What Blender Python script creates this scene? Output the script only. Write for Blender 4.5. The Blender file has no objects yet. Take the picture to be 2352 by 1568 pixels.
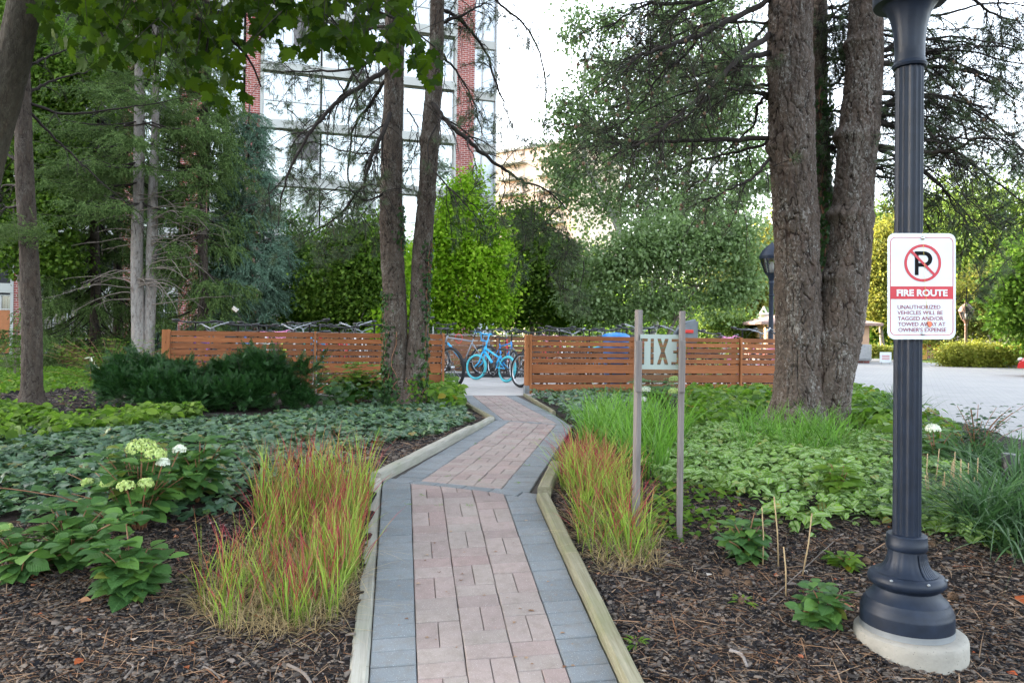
import bpy, math, random
import numpy as np
from mathutils import Vector, Matrix, noise
R = math.radians
PI = math.pi
random.seed(7)
RNG = np.random.default_rng(11)
SC = bpy.context.scene
COL = SC.collection

# ------------------------------------------------------------------ measuring frame
# positions were measured on the photograph (2352 x 1568 units) and turned into metres
F, CX, CY, ROLL, CAMZ = 1700.0, 1176.0, 770.0, R(0.8), 1.6
_c, _s = math.cos(ROLL), math.sin(ROLL)

def _wo(u, v):
    dx, dy = u - CX, v - CY
    return dx * _c + dy * _s, -dx * _s + dy * _c

def at(u, v, Z):
    a, b = _wo(u, v)
    return Vector((a / F * Z, Z, CAMZ - b / F * Z))

def gz(x, y):
    x = np.asarray(x, float); y = np.asarray(y, float)
    near = 0.574 - 0.177 * (4.86 - y)
    far = 0.574 - 0.009 * np.clip(y - 5.0, 0, 8.5)
    k = 0.04
    d = np.clip(0.5 + 0.5 * (far - near) / k, 0, 1)
    z = near * d + far * (1 - d) - k * d * (1 - d) * 0.5
    z = np.maximum(z, -0.35)
    bump = 0.012 * np.sin(x * 2.9 + 1.3 * np.sin(y * 1.7)) + 0.010 * np.sin(y * 3.7 + x * 1.9) + 0.005 * np.sin(x * 9.1) * np.sin(y * 8.3)
    off = np.clip((np.abs(x + 0.15) - 0.9) / 0.5, 0, 1)
    return z + bump * off * np.clip((16 - y) / 4, 0, 1)

def gzf(x, y):
    return float(gz(x, y))

def grd(u, v):
    a, b = _wo(u, v)
    Z = 6.0
    lo, hi = 0.6, 400.0
    for _ in range(60):
        Z = (lo + hi) / 2
        z = CAMZ - b / F * Z
        if z > gzf(a / F * Z, Z): lo = Z
        else: hi = Z
    x = a / F * Z
    return Vector((x, Z, gzf(x, Z)))

def onz(u, v, z0):
    a, b = _wo(u, v)
    Z = F * (CAMZ - z0) / b
    return Vector((a / F * Z, Z, z0))

# ------------------------------------------------------------------ objects
def tag(o, label=None, cat=None, group=None, kind=None):
    if label: o['label'] = label
    if cat: o['category'] = cat
    if group: o['group'] = group
    if kind: o['kind'] = kind
    return o

def thing(name, label, cat, loc=(0, 0, 0), rz=0.0, group=None):
    o = bpy.data.objects.new(name, None)
    COL.objects.link(o)
    o.empty_display_size = 0.1
    o.location = loc
    o.rotation_euler = (0, 0, rz)
    tag(o, label, cat, group)
    return o

def link(name, me, mat=None, parent=None, world=True, smooth=False):
    o = bpy.data.objects.new(name, me)
    COL.objects.link(o)
    if mat is not None and not me.materials:
        for m in (mat if isinstance(mat, (list, tuple)) else [mat]):
            me.materials.append(m)
    if parent is not None:
        o.parent = parent
        if world and parent.parent is None:
            M = Matrix.Translation(parent.location) @ parent.rotation_euler.to_matrix().to_4x4()
            o.matrix_parent_inverse = M.inverted()
    return o

class MB:
    """collects primitives into one mesh"""
    def __init__(s):
        s.v = []; s.f = []; s.mi = []; s.M = None; s.cur = 0
    def _add(s, vs, fs):
        b = len(s.v)
        if s.M is not None: vs = [s.M @ Vector(p) for p in vs]
        s.v += [tuple(p) for p in vs]
        s.f += [tuple(b + i for i in f) for f in fs]
        s.mi += [s.cur] * len(fs)
        return s
    def box(s, c, d, bev=0.0, M=None):
        cx, cy, cz = c; x, y, z = d[0] / 2, d[1] / 2, d[2] / 2
        if bev <= 0:
            vs = [(cx + i * x, cy + j * y, cz + k * z) for k in (-1, 1) for j in (-1, 1) for i in (-1, 1)]
            fs = [(0, 2, 3, 1), (4, 5, 7, 6), (0, 1, 5, 4), (2, 6, 7, 3), (0, 4, 6, 2), (1, 3, 7, 5)]
        else:
            b = min(bev, x * .9, y * .9, z * .9)
            vs = []; idx = {}
            for i in (-1, 1):
                for j in (-1, 1):
                    for k in (-1, 1):
                        for a in range(3):
                            p = [i * x, j * y, k * z]
                            for q in range(3):
                                if q != a: p[q] -= (i, j, k)[q] * b
                            idx[(i, j, k, a)] = len(vs)
                            vs.append((cx + p[0], cy + p[1], cz + p[2]))
            fs = []
            for a in range(3):
                o1, o2 = (a + 1) % 3, (a + 2) % 3
                for sg in (-1, 1):
                    q = []
                    for (p1, p2) in ((-1, -1), (1, -1), (1, 1), (-1, 1)):
                        t = [0, 0, 0]; t[a] = sg; t[o1] = p1; t[o2] = p2
                        q.append(idx[(t[0], t[1], t[2], a)])
                    fs.append(tuple(q if sg > 0 else q[::-1]))
            for a in range(3):
                o1, o2 = (a + 1) % 3, (a + 2) % 3
                for p1 in (-1, 1):
                    for p2 in (-1, 1):
                        def ky(sa, ax):
                            t = [0, 0, 0]; t[a] = sa; t[o1] = p1; t[o2] = p2
                            return idx[(t[0], t[1], t[2], ax)]
                        q = [ky(-1, o1), ky(1, o1), ky(1, o2), ky(-1, o2)]
                        fs.append(tuple(q if p1 * p2 > 0 else q[::-1]))
            for i in (-1, 1):
                for j in (-1, 1):
                    for k in (-1, 1):
                        q = [idx[(i, j, k, a)] for a in range(3)]
                        fs.append(tuple(q if i * j * k > 0 else q[::-1]))
        if M is not None: vs = [M @ Vector(p) for p in vs]
        return s._add(vs, fs)
    def tube(s, pts, rad, n=8, cap=True, closed=False):
        pts = [Vector(p) for p in pts]
        m = len(pts)
        if not isinstance(rad, (list, tuple, np.ndarray)): rad = [rad] * m
        vs = []; up = None
        for i, p in enumerate(pts):
            if closed: t = (pts[(i + 1) % m] - pts[i - 1])
            else: t = pts[min(i + 1, m - 1)] - pts[max(i - 1, 0)]
            if t.length < 1e-9: t = Vector((0, 0, 1))
            t.normalize()
            if up is None:
                up = Vector((0, 0, 1)) if abs(t.z) < .9 else Vector((1, 0, 0))
            a = t.cross(up)
            if a.length < 1e-6: a = t.cross(Vector((0, 1, 0)))
            a.normalize(); b = a.cross(t).normalized(); up = b
            for k in range(n):
                w = 2 * PI * k / n
                vs.append(p + (a * math.cos(w) + b * math.sin(w)) * rad[i])
        fs = []
        for i in range(m if closed else m - 1):
            i2 = (i + 1) % m
            for k in range(n):
                k2 = (k + 1) % n
                fs.append((i * n + k, i * n + k2, i2 * n + k2, i2 * n + k))
        if cap and not closed:
            fs.append(tuple(range(n))[::-1]); fs.append(tuple((m - 1) * n + k for k in range(n)))
        return s._add(vs, fs)
    def lathe(s, prof, n=32, c=(0, 0, 0), flute=None, cap=True):
        vs = []; fs = []
        for i, (r, z) in enumerate(prof):
            for k in range(n):
                w = 2 * PI * k / n
                rr = r
                if flute: rr = r * (1 - flute(w, i))
                vs.append((c[0] + rr * math.cos(w), c[1] + rr * math.sin(w), c[2] + z))
        for i in range(len(prof) - 1):
            for k in range(n):
                k2 = (k + 1) % n
                fs.append((i * n + k, i * n + k2, (i + 1) * n + k2, (i + 1) * n + k))
        if cap:
            fs.append(tuple(range(n))[::-1]); fs.append(tuple((len(prof) - 1) * n + k for k in range(n)))
        return s._add(vs, fs)
    def poly(s, pts):
        return s._add(pts, [tuple(range(len(pts)))])
    def prism(s, pts2, z0, z1, M=None):
        n = len(pts2)
        vs = [(p[0], p[1], z0) for p in pts2] + [(p[0], p[1], z1) for p in pts2]
        fs = [tuple(range(n))[::-1], tuple(range(n, 2 * n))] + [(i, (i + 1) % n, n + (i + 1) % n, n + i) for i in range(n)]
        if M is not None: vs = [M @ Vector(p) for p in vs]
        return s._add(vs, fs)
    def build(s, name, mat, parent=None, smooth=False, world=True, angle=None):
        me = bpy.data.meshes.new(name)
        me.from_pydata(s.v, [], s.f)
        if smooth: me.polygons.foreach_set('use_smooth', [True] * len(me.polygons))
        if isinstance(mat, (list, tuple)):
            for m in mat: me.materials.append(m)
            me.polygons.foreach_set('material_index', s.mi)
        me.update()
        if smooth and angle:
            try: me.set_sharp_from_angle(angle=R(angle))
            except Exception: pass
        return link(name, me, mat, parent, world)

def build_np(name, V, T, mat, parent=None, uv=None, smooth=False, attr=None, world=True):
    """V (n,3); T (m,k) faces; uv (n,2) per vertex; attr dict of per-vertex floats"""
    V = np.asarray(V, np.float32); T = np.asarray(T, np.int32)
    k = T.shape[1]
    me = bpy.data.meshes.new(name)
    me.vertices.add(len(V)); me.vertices.foreach_set('co', V.ravel())
    me.loops.add(T.size); me.loops.foreach_set('vertex_index', T.ravel())
    me.polygons.add(len(T))
    me.polygons.foreach_set('loop_start', np.arange(0, T.size, k, dtype=np.int32))
    me.polygons.foreach_set('loop_total', np.full(len(T), k, np.int32))
    if smooth: me.polygons.foreach_set('use_smooth', np.ones(len(T), bool))
    me.update(calc_edges=True)
    if uv is not None:
        l = me.uv_layers.new(name='UVMap')
        l.data.foreach_set('uv', np.asarray(uv, np.float32)[T.ravel()].ravel())
    if attr:
        for kk, a in attr.items():
            t = me.attributes.new(kk, 'FLOAT', 'POINT')
            t.data.foreach_set('value', np.asarray(a, np.float32))
    return link(name, me, mat, parent, world)

def copy_tree(o, parent=None):
    c = o.copy(); COL.objects.link(c); c.parent = parent
    for ch in list(o.children): copy_tree(ch, c)
    return c

# ------------------------------------------------------------------ leaf templates
def tri_fan(out, zc=0.0):
    V = [(0, 0.35, zc)] + out
    n = len(out)
    T = [(0, i + 1, (i + 1) % n + 1) for i in range(n)]
    return V, T

def mk(V, T):
    V = np.array(V, float)
    uv = np.stack([V[:, 0] + .5, V[:, 1]], 1)
    return V, np.array(T, int), uv

L_DIA = mk([(0, 0, 0), (.36, .5, .1), (0, 1, -.05), (-.36, .5, .1)], [(0, 1, 2), (0, 2, 3)])
L_OVAL = mk([(0, 0, 0), (0, .35, -.02), (0, .7, -.06), (0, 1, -.16),
             (.26, .2, .06), (.36, .45, .05), (.24, .75, -.02), (-.26, .2, .06), (-.36, .45, .05), (-.24, .75, -.02)],
            [(0, 4, 1), (4, 5, 1), (1, 5, 2), (5, 6, 2), (2, 6, 3), (0, 1, 7), (7, 1, 8), (1, 2, 8), (8, 2, 9), (2, 3, 9)])
L_LONG = mk([(0, 0, 0), (0, .35, .03), (0, .7, .0), (0, 1, -.12), (.1, .3, .06), (.1, .65, .04), (-.1, .3, .06), (-.1, .65, .04)],
            [(0, 4, 1), (1, 4, 5), (1, 5, 2), (2, 5, 3), (0, 1, 6), (1, 7, 6), (1, 2, 7), (2, 3, 7)])
def _maple():
    half = [(0.05, .02), (.16, -.06), (.34, -.02), (.28, .08), (.50, .22), (.44, .30), (.60, .48), (.44, .52), (.42, .62), (.26, .52),
            (.22, .66), (.27, .76), (.14, .80), (.0, 1.06)]
    o = [(x, y, .05 * abs(x) - .12 * max(0, y - .5)) for x, y in half]
    o += [(-x, y, .05 * abs(x) - .12 * max(0, y - .5)) for x, y in half[::-1][1:]]
    V, T = tri_fan(o, -.03)
    return mk(V, T)
L_MAPLE = _maple()
def _ivy():
    half = [(0.0, .08), (.2, -.04), (.42, .10), (.34, .26), (.52, .48), (.28, .52), (.18, .70), (0, 1.0)]
    o = [(x, y, -.05 * abs(x) - .08 * y) for x, y in half] + [(-x, y, -.05 * abs(x) - .08 * y) for x, y in half[::-1][1:-1]]
    V, T = tri_fan(o, .04)
    return mk(V, T)
L_IVY = _ivy()

def _tuft(n, rad_lo, rad_hi, w, seed, length=1.0, back=0.0):
    r = np.random.default_rng(seed)
    V = []; T = []
    for i in range(n):
        th = r.uniform(rad_lo, rad_hi); ph = r.uniform(0, 2 * PI)
        d = np.array([math.sin(th) * math.cos(ph), math.cos(th), math.sin(th) * math.sin(ph)])
        o = np.array([0, r.uniform(-back, 0.15), 0])
        q = np.cross(d, r.normal(size=3)); q /= np.linalg.norm(q)
        L = length * r.uniform(.75, 1.1)
        b = len(V)
        V += [o + q * w, o - q * w, o + d * L]
        T += [(b, b + 1, b + 2)]
    return mk(V, T)
T_PINE = [_tuft(26, .15, 1.4, .017, 50 + i, back=.45) for i in range(3)]
def _spray(n, seed, w=.030, L=.16, fl=1.0):
    r = np.random.default_rng(seed)
    V = []; T = []
    for i in range(n):
        t = (i + .5) / n
        ph = r.uniform(0, 2 * PI)
        d = np.array([math.cos(ph), .75, math.sin(ph) * fl]); d /= np.linalg.norm(d)
        o = np.array([0, t * .9, 0])
        q = np.cross(d, r.normal(size=3)); q /= np.linalg.norm(q)
        LL = L * r.uniform(.8, 1.15) * (1 - .3 * t)
        b = len(V)
        V += [o + q * w, o - q * w, o + d * LL]
        T += [(b, b + 1, b + 2)]
    b = len(V)
    V += [(-.012, 0, 0), (.012, 0, 0), (0, 1, 0)]; T += [(b, b + 1, b + 2)]
    return mk(V, T)
T_SPRUCE = [_spray(26, 70 + i) for i in range(3)]
def _frond(seed, n=7):
    """flat conifer twig: axis with side fingers of small needles"""
    V = []; T = []
    r = np.random.default_rng(seed)
    for i in range(n * 2 + 1):
        t = .12 + .8 * (i // 2) / n
        sd = 1 if i % 2 else -1
        if i == n * 2: d = np.array([0, 1, 0]); L = .2
        else:
            d = np.array([sd * .8, .65, r.uniform(-.15, .2)]); d /= np.linalg.norm(d); L = .42 * (1.05 - t)
        o = np.array([0, t, 0.0])
        for j in range(6):
            tt = j / 6
            for s2 in (-1, 1):
                q = np.array([-d[1], d[0], 0]) * s2
                dd = q * .7 + d * .6 + np.array([0, 0, r.uniform(-.3, .45)]); dd /= np.linalg.norm(dd)
                p = o + d * L * tt
                b = len(V)
                V += [p, p + d * .035, p + dd * .1]
                T += [(b, b + 1, b + 2)]
    return mk(V, T)
T_FROND = [_frond(90 + i) for i in range(3)]

def unit(a):
    return a / np.maximum(np.linalg.norm(a, axis=-1, keepdims=True), 1e-9)

def inst(tpl, pos, dirs, nrm, sc):
    V, T, uv = tpl
    pos = np.asarray(pos, float); N = len(pos)
    y = unit(np.asarray(dirs, float)); n = np.asarray(nrm, float)
    x = unit(np.cross(y, n)); z = np.cross(x, y)
    B = np.stack([x, y, z], 1)                       # rows are axes
    sc = np.broadcast_to(np.asarray(sc, float), (N,))
    W = np.einsum('kj,njc->nkc', V, B) * sc[:, None, None] + pos[:, None, :]
    TT = (T[None] + (np.arange(N) * len(V))[:, None, None]).reshape(-1, 3)
    return W.reshape(-1, 3), TT, np.tile(uv, (N, 1))

def leaves(name, tpls, pos, dirs, nrm, sc, mat, parent=None, attr=None):
    if not isinstance(tpls, list): tpls = [tpls]
    k = len(tpls); Vs = []; Ts = []; Us = []; b = 0
    sc = np.broadcast_to(np.asarray(sc, float), (len(pos),))
    for i, t in enumerate(tpls):
        V, T, U = inst(t, pos[i::k], dirs[i::k], nrm[i::k], sc[i::k])
        Vs.append(V); Ts.append(T + b); Us.append(U); b += len(V)
    return build_np(name, np.concatenate(Vs), np.concatenate(Ts), mat, parent, uv=np.concatenate(Us))

def rdir(n, rng=RNG):
    return unit(rng.normal(size=(n, 3)))

def in_poly(P, x, y):
    P = np.asarray(P, float); n = len(P)
    c = np.zeros(len(x), bool); j = n - 1
    for i in range(n):
        xi, yi = P[i]; xj, yj = P[j]
        m = ((yi > y) != (yj > y)) & (x < (xj - xi) * (y - yi) / (yj - yi + 1e-12) + xi)
        c ^= m; j = i
    return c

def scatter(poly_px, n, rng=RNG, world=False):
    """n random ground points inside a polygon given in picture units"""
    P = np.array([tuple(p) for p in poly_px], float) if world else np.array([grd(*p)[:2] for p in poly_px])
    lo, hi = P.min(0), P.max(0); out = np.zeros((0, 2))
    while len(out) < n:
        q = rng.uniform(lo, hi, size=(n * 3, 2))
        out = np.concatenate([out, q[in_poly(P, q[:, 0], q[:, 1])]])
    out = out[:n]
    return np.column_stack([out, gz(out[:, 0], out[:, 1])])
# ------------------------------------------------------------------ materials
def lin(h):
    """sRGB 0-255 triple to linear"""
    return tuple(((c / 255) / 12.92 if c / 255 <= .04045 else ((c / 255 + .055) / 1.055) ** 2.4) for c in h) + (1,)

class NT:
    def __init__(s, name):
        s.m = bpy.data.materials.new(name); s.m.use_nodes = True
        s.t = s.m.node_tree; s.t.nodes.clear()
        s.out = s.n('ShaderNodeOutputMaterial')
    def n(s, ty, **k):
        o = s.t.nodes.new(ty)
        for a, b in k.items():
            if a.startswith('i_'):
                o.inputs[a[2:].replace('_', ' ')].default_value = b
            else: setattr(o, a, b)
        return o
    def l(s, a, b): s.t.links.new(a, b)
    def coord(s, scale=(1, 1, 1), out='Object', rot=(0, 0, 0)):
        tc = s.n('ShaderNodeTexCoord'); mp = s.n('ShaderNodeMapping')
        mp.inputs['Scale'].default_value = scale; mp.inputs['Rotation'].default_value = rot
        s.l(tc.outputs[out], mp.inputs['Vector']); return mp.outputs['Vector']
    def noise(s, vec, scale, detail=4, rough=.6, dist=0):
        o = s.n('ShaderNodeTexNoise'); s.l(vec, o.inputs['Vector'])
        o.inputs['Scale'].default_value = scale; o.inputs['Detail'].default_value = detail
        o.inputs['Roughness'].default_value = rough; o.inputs['Distortion'].default_value = dist
        return o.outputs['Fac']
    def ramp(s, fac, stops):
        o = s.n('ShaderNodeValToRGB'); s.l(fac, o.inputs['Fac'])
        el = o.color_ramp.elements
        while len(el) < len(stops): el.new(.5)
        for e, (p, c) in zip(el, stops): e.position = p; e.color = c if len(c) == 4 else tuple(c) + (1,)
        return o.outputs['Color']
    def mix(s, a, b, fac, mode='MIX'):
        o = s.n('ShaderNodeMix', data_type='RGBA', blend_type=mode)
        for sock, val in ((o.inputs[0], fac), (o.inputs[6], a), (o.inputs[7], b)):
            if hasattr(val, 'is_output') or isinstance(val, bpy.types.NodeSocket): s.l(val, sock)
            else: sock.default_value = val
        return o.outputs[2]
    def math(s, op, a, b=0.0, c=None):
        o = s.n('ShaderNodeMath', operation=op)
        for i, v in enumerate((a, b) + ((c,) if c is not None else ())):
            if isinstance(v, bpy.types.NodeSocket): s.l(v, o.inputs[i])
            else: o.inputs[i].default_value = v
        return o.outputs[0]
    def bsdf(s, col, rough=.6, metal=0, spec=.5, bump=None, bs=.3, bd=.01, **k):
        p = s.n('ShaderNodeBsdfPrincipled')
        if isinstance(col, bpy.types.NodeSocket): s.l(col, p.inputs['Base Color'])
        else: p.inputs['Base Color'].default_value = col
        if isinstance(rough, bpy.types.NodeSocket): s.l(rough, p.inputs['Roughness'])
        else: p.inputs['Roughness'].default_value = rough
        p.inputs['Metallic'].default_value = metal
        p.inputs['Specular IOR Level'].default_value = spec
        for a, b in k.items(): p.inputs[a.replace('_', ' ')].default_value = b
        if bump is not None:
            bn = s.n('ShaderNodeBump'); bn.inputs['Strength'].default_value = bs; bn.inputs['Distance'].default_value = bd
            s.l(bump, bn.inputs['Height']); s.l(bn.outputs[0], p.inputs['Normal'])
        return p
    def end(s, sh):
        s.l(sh.outputs[0] if hasattr(sh, 'outputs') else sh, s.out.inputs['Surface']); return s.m

def plain(name, col, rough=.5, metal=0, spec=.5, var=.15, sc=8, bs=.15):
    t = NT(name); v = t.coord(); n = t.noise(v, sc, 5)
    c = t.ramp(n, [(.3, tuple(x * (1 - var) for x in col[:3])), (.7, tuple(min(1, x * (1 + var)) for x in col[:3]))])
    n2 = t.noise(v, sc * 9, 4)
    return t.end(t.bsdf(c, rough, metal, spec, n2, bs, .004))

def leafmat(name, cols, trans=.35, rough=.45, spec=.4, tcol=None, vein=0.0, vcol=None, varieg=None, dry=None, sat=1.08, sheen=.45):
    """cols: list of linear colours picked per leaf"""
    t = NT(name)
    g = t.n('ShaderNodeNewGeometry')
    rnd = g.outputs['Random Per Island']
    st = [(i / max(1, len(cols) - 1) * (.95 if dry else 1), c) for i, c in enumerate(cols)]
    if dry: st.append((.985, dry))
    c = t.ramp(rnd, st)
    hs_ = t.n('ShaderNodeHueSaturation'); hs_.inputs['Saturation'].default_value = sat; t.l(c, hs_.inputs['Color']); c = hs_.outputs[0]
    spec = spec * sheen
    uvn = t.n('ShaderNodeUVMap') if (vein or varieg) else None
    bump = None
    if uvn:
        sp = t.n('ShaderNodeSeparateXYZ'); t.l(uvn.outputs[0], sp.inputs[0])
        ax = t.math('ABSOLUTE', t.math('SUBTRACT', sp.outputs[0], .5))
    if vein:
        mid = t.math('LESS_THAN', ax, .018)
        w = t.math('ADD', t.math('MULTIPLY', sp.outputs[1], 9.0), t.math('MULTIPLY', ax, -9.0))
        fr = t.math('FRACT', w)
        ln = t.math('LESS_THAN', fr, .14)
        fac = t.math('MULTIPLY', t.math('MAXIMUM', mid, t.math('MULTIPLY', ln, .55)), vein)
        c = t.mix(c, vcol or (.25, .38, .12, 1), fac)
        bump = t.math('ABSOLUTE', t.math('SUBTRACT', fr, .5))
    if varieg:
        # silver blade with a green rim and green rib, as on dead nettle
        rim = t.math('GREATER_THAN', ax, .24)
        rib = t.math('LESS_THAN', ax, .045)
        nn = t.noise(t.coord((1, 1, 1), 'UV'), 7, 3)
        gfac = t.math('MAXIMUM', t.math('MAXIMUM', rim, rib), t.math('GREATER_THAN', nn, .60))
        c = t.mix(varieg, c, gfac)
    p = t.bsdf(c, rough, 0, spec, bump, .25, .01)
    tr = t.n('ShaderNodeBsdfTranslucent')
    tc = t.mix(c, tcol or (.35, .55, .05, 1), .45)
    t.l(tc, tr.inputs['Color'])
    mx = t.n('ShaderNodeMixShader'); mx.inputs[0].default_value = trans
    t.l(p.outputs[0], mx.inputs[1]); t.l(tr.outputs[0], mx.inputs[2])
    return t.end(mx)

def c3(r, g, b): return (r, g, b, 1)
M = {}
# foliage
M['maple'] = leafmat('maple_leaf', [c3(.014, .034, .006), c3(.038, .075, .009), c3(.085, .14, .015)], .5, .55, .2, c3(.06, .12, .008))
M['green'] = leafmat('broad_leaf', [c3(.045, .085, .018), c3(.105, .175, .032), c3(.20, .29, .06)], .45, .45, .4, c3(.15, .35, .03))
M['lime'] = leafmat('lime_leaf', [c3(.12, .23, .025), c3(.22, .36, .04), c3(.36, .50, .08)], .5, .5, .3, c3(.3, .6, .03))
M['birch'] = leafmat('birch_leaf', [c3(.08, .14, .04), c3(.17, .26, .09), c3(.32, .42, .20)], .58, .4, .5, c3(.28, .42, .12), sat=.95, sheen=.8)
M['dark'] = leafmat('dark_leaf', [c3(.038, .07, .02), c3(.08, .14, .032), c3(.15, .23, .055)], .45, .4, .4, c3(.1, .28, .03))
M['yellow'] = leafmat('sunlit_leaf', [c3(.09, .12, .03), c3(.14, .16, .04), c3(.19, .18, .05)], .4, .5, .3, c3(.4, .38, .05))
M['farg'] = leafmat('far_leaf', [c3(.06, .11, .03), c3(.09, .15, .035), c3(.13, .18, .05)], .4, .5, .3, c3(.25, .35, .06))
M['hedge'] = leafmat('hedge_leaf', [c3(.16, .2, .04), c3(.24, .26, .05), c3(.3, .3, .08)], .35, .5, .3, c3(.4, .4, .05))
M['spruce'] = leafmat('spruce_needle', [c3(.045, .078, .028), c3(.09, .145, .048), c3(.17, .235, .085)], .15, .6, .3, c3(.12, .2, .05))
M['bluesp'] = leafmat('blue_needle', [c3(.07, .13, .085), c3(.13, .21, .145), c3(.22, .31, .23)], .1, .6, .3, c3(.1, .2, .15))
M['pine'] = leafmat('pine_needle', [c3(.04, .07, .035), c3(.075, .12, .06), c3(.12, .17, .09), c3(.12, .09, .05)], .15, .5, .4, c3(.12, .2, .08))
M['yew'] = leafmat('yew_needle', [c3(.012, .036, .014), c3(.022, .06, .02), c3(.045, .11, .028)], .12, .35, .5, c3(.08, .2, .03))
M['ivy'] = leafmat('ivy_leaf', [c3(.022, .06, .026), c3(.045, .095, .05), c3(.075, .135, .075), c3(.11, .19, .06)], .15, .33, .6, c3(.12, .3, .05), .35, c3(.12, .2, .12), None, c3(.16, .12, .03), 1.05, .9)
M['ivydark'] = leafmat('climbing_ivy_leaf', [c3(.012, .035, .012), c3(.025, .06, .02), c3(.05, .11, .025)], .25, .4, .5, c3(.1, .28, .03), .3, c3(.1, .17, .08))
M['lowgreen'] = leafmat('ground_leaf', [c3(.05, .10, .018), c3(.10, .18, .03), c3(.17, .26, .05)], .4, .45, .4, c3(.2, .45, .03), .25, c3(.15, .3, .05), None, c3(.25, .2, .04))
M['hyd'] = leafmat('hydrangea_leaf', [c3(.04, .10, .03), c3(.065, .15, .04), c3(.12, .24, .045)], .3, .42, .4, c3(.15, .35, .04), .4, c3(.12, .22, .08), None, c3(.2, .22, .04), sat=1.0, sheen=.7)
M['lamium'] = leafmat('variegated_leaf', [c3(.07, .16, .03), c3(.12, .24, .035), c3(.17, .32, .04)], .3, .45, .4, c3(.25, .45, .06), 0, None, c3(.27, .37, .15), c3(.3, .22, .07))
M['petalw'] = leafmat('white_petal', [c3(.75, .78, .68), c3(.82, .84, .74)], .3, .6, .3, c3(.8, .85, .6))
M['petalg'] = leafmat('green_petal', [c3(.38, .5, .16), c3(.52, .62, .25), c3(.62, .7, .34)], .35, .6, .3, c3(.6, .7, .3))
M['redleaf'] = leafmat('fallen_leaf', [c3(.35, .09, .04), c3(.42, .2, .12), c3(.5, .3, .18)], .2, .6, .3, c3(.5, .2, .05))

def grassmat(name, base, midc, tip, red=None):
    t = NT(name)
    at_ = t.n('ShaderNodeAttribute', attribute_name='h')
    g = t.n('ShaderNodeNewGeometry')
    rnd = g.outputs['Random Per Island']
    c = t.ramp(at_.outputs['Fac'], [(0, base), (.35, midc), (1, tip)])
    if red is not None:
        # only part of the blades turn red, from the tip down
        thr = t.math('MULTIPLY_ADD', rnd, .72, .20)
        sm = t.n('ShaderNodeMapRange'); sm.inputs['To Max'].default_value = 1
        t.l(t.math('SUBTRACT', at_.outputs['Fac'], thr), sm.inputs['Value'])
        sm.inputs['From Min'].default_value = 0; sm.inputs['From Max'].default_value = .25
        c = t.mix(c, red, sm.outputs[0])
    hv = t.n('ShaderNodeHueSaturation'); t.l(c, hv.inputs['Color'])
    t.l(t.math('MULTIPLY_ADD', rnd, .5, .75), hv.inputs['Value'])
    p = t.bsdf(hv.outputs[0], .45, 0, .35)
    tr = t.n('ShaderNodeBsdfTranslucent'); t.l(hv.outputs[0], tr.inputs['Color'])
    mx = t.n('ShaderNodeMixShader'); mx.inputs[0].default_value = .4
    t.l(p.outputs[0], mx.inputs[1]); t.l(tr.outputs[0], mx.inputs[2])
    return t.end(mx)
M['blood'] = grassmat('blood_grass', c3(.15, .14, .04), c3(.19, .32, .035), c3(.32, .42, .07), c3(.38, .05, .07))
M['grass'] = grassmat('meadow_grass', c3(.05, .10, .02), c3(.09, .22, .02), c3(.15, .32, .04))
M['lily'] = grassmat('strap_leaf', c3(.03, .07, .02), c3(.04, .10, .03), c3(.08, .16, .05))
M['straw'] = grassmat('dry_stalk', c3(.25, .17, .08), c3(.42, .32, .16), c3(.5, .4, .22))

def barkmat(name, plate, inner, lichen, sc=1.0, usecr=True):
    t = NT(name); v = t.coord((1, 1, .35))
    n1 = t.noise(v, 14 * sc, 8, .7, .6); n2 = t.noise(v, 45 * sc, 6, .7)
    c = t.ramp(n1, [(.30, inner), (.5, plate), (.70, tuple(min(1, x * 1.35) for x in plate[:3]))])
    if usecr:
        a = t.n('ShaderNodeAttribute', attribute_name='crack')
        cf = t.math('MULTIPLY_ADD', t.math('SUBTRACT', n2, .5), .5, a.outputs['Fac'])
        c = t.mix(c, inner, t.ramp(cf, [(.35, (0, 0, 0)), (.75, (1, 1, 1))]))
    ln = t.noise(t.coord((1, 1, .45)), 38 * sc, 5, .75, 1.2); lm_ = t.noise(v, 5 * sc, 4, .6)
    spots = t.ramp(t.math('MULTIPLY_ADD', t.math('SUBTRACT', lm_, .5), .45, ln), [(.54, (0, 0, 0)), (.64, (1, 1, 1))])
    c = t.mix(c, lichen, t.math('MULTIPLY', spots, .7))
    rn = t.noise(t.coord((1, 1, .3)), 9 * sc, 5, .7)
    c = t.mix(c, tuple(x * y for x, y in zip(plate[:3], (1.35, .95, .8))) + (1,), t.math('MULTIPLY', t.ramp(rn, [(.5, (0, 0, 0)), (.65, (1, 1, 1))]), .25))
    return t.end(t.bsdf(c, .85, 0, .25, t.math('ADD', n1, t.math('MULTIPLY', n2, .7)), .9, .014))
M['pinebark'] = barkmat('pine_bark', c3(.088, .068, .056), c3(.016, .010, .008), c3(.30, .29, .27))
M['pinebark2'] = barkmat('pine_bark_warm', c3(.088, .068, .055), c3(.018, .011, .008), c3(.26, .25, .22), 1.3)
M['sprucebark'] = barkmat('spruce_bark', c3(.062, .048, .038), c3(.020, .013, .010), c3(.14, .125, .11), 1.6)
M['greybark'] = barkmat('pale_spruce_bark', c3(.22, .20, .185), c3(.06, .045, .038), c3(.36, .35, .33), 1.2, False)
M['maplebark'] = barkmat('maple_bark', c3(.055, .047, .035), c3(.028, .022, .016), c3(.10, .09, .07), 2.0, False)
M['twig'] = plain('backlit_twig_bark', c3(.022, .016, .013), .95, var=.3, sc=20)  # backlit darkness is put into this near black bark colour
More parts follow.
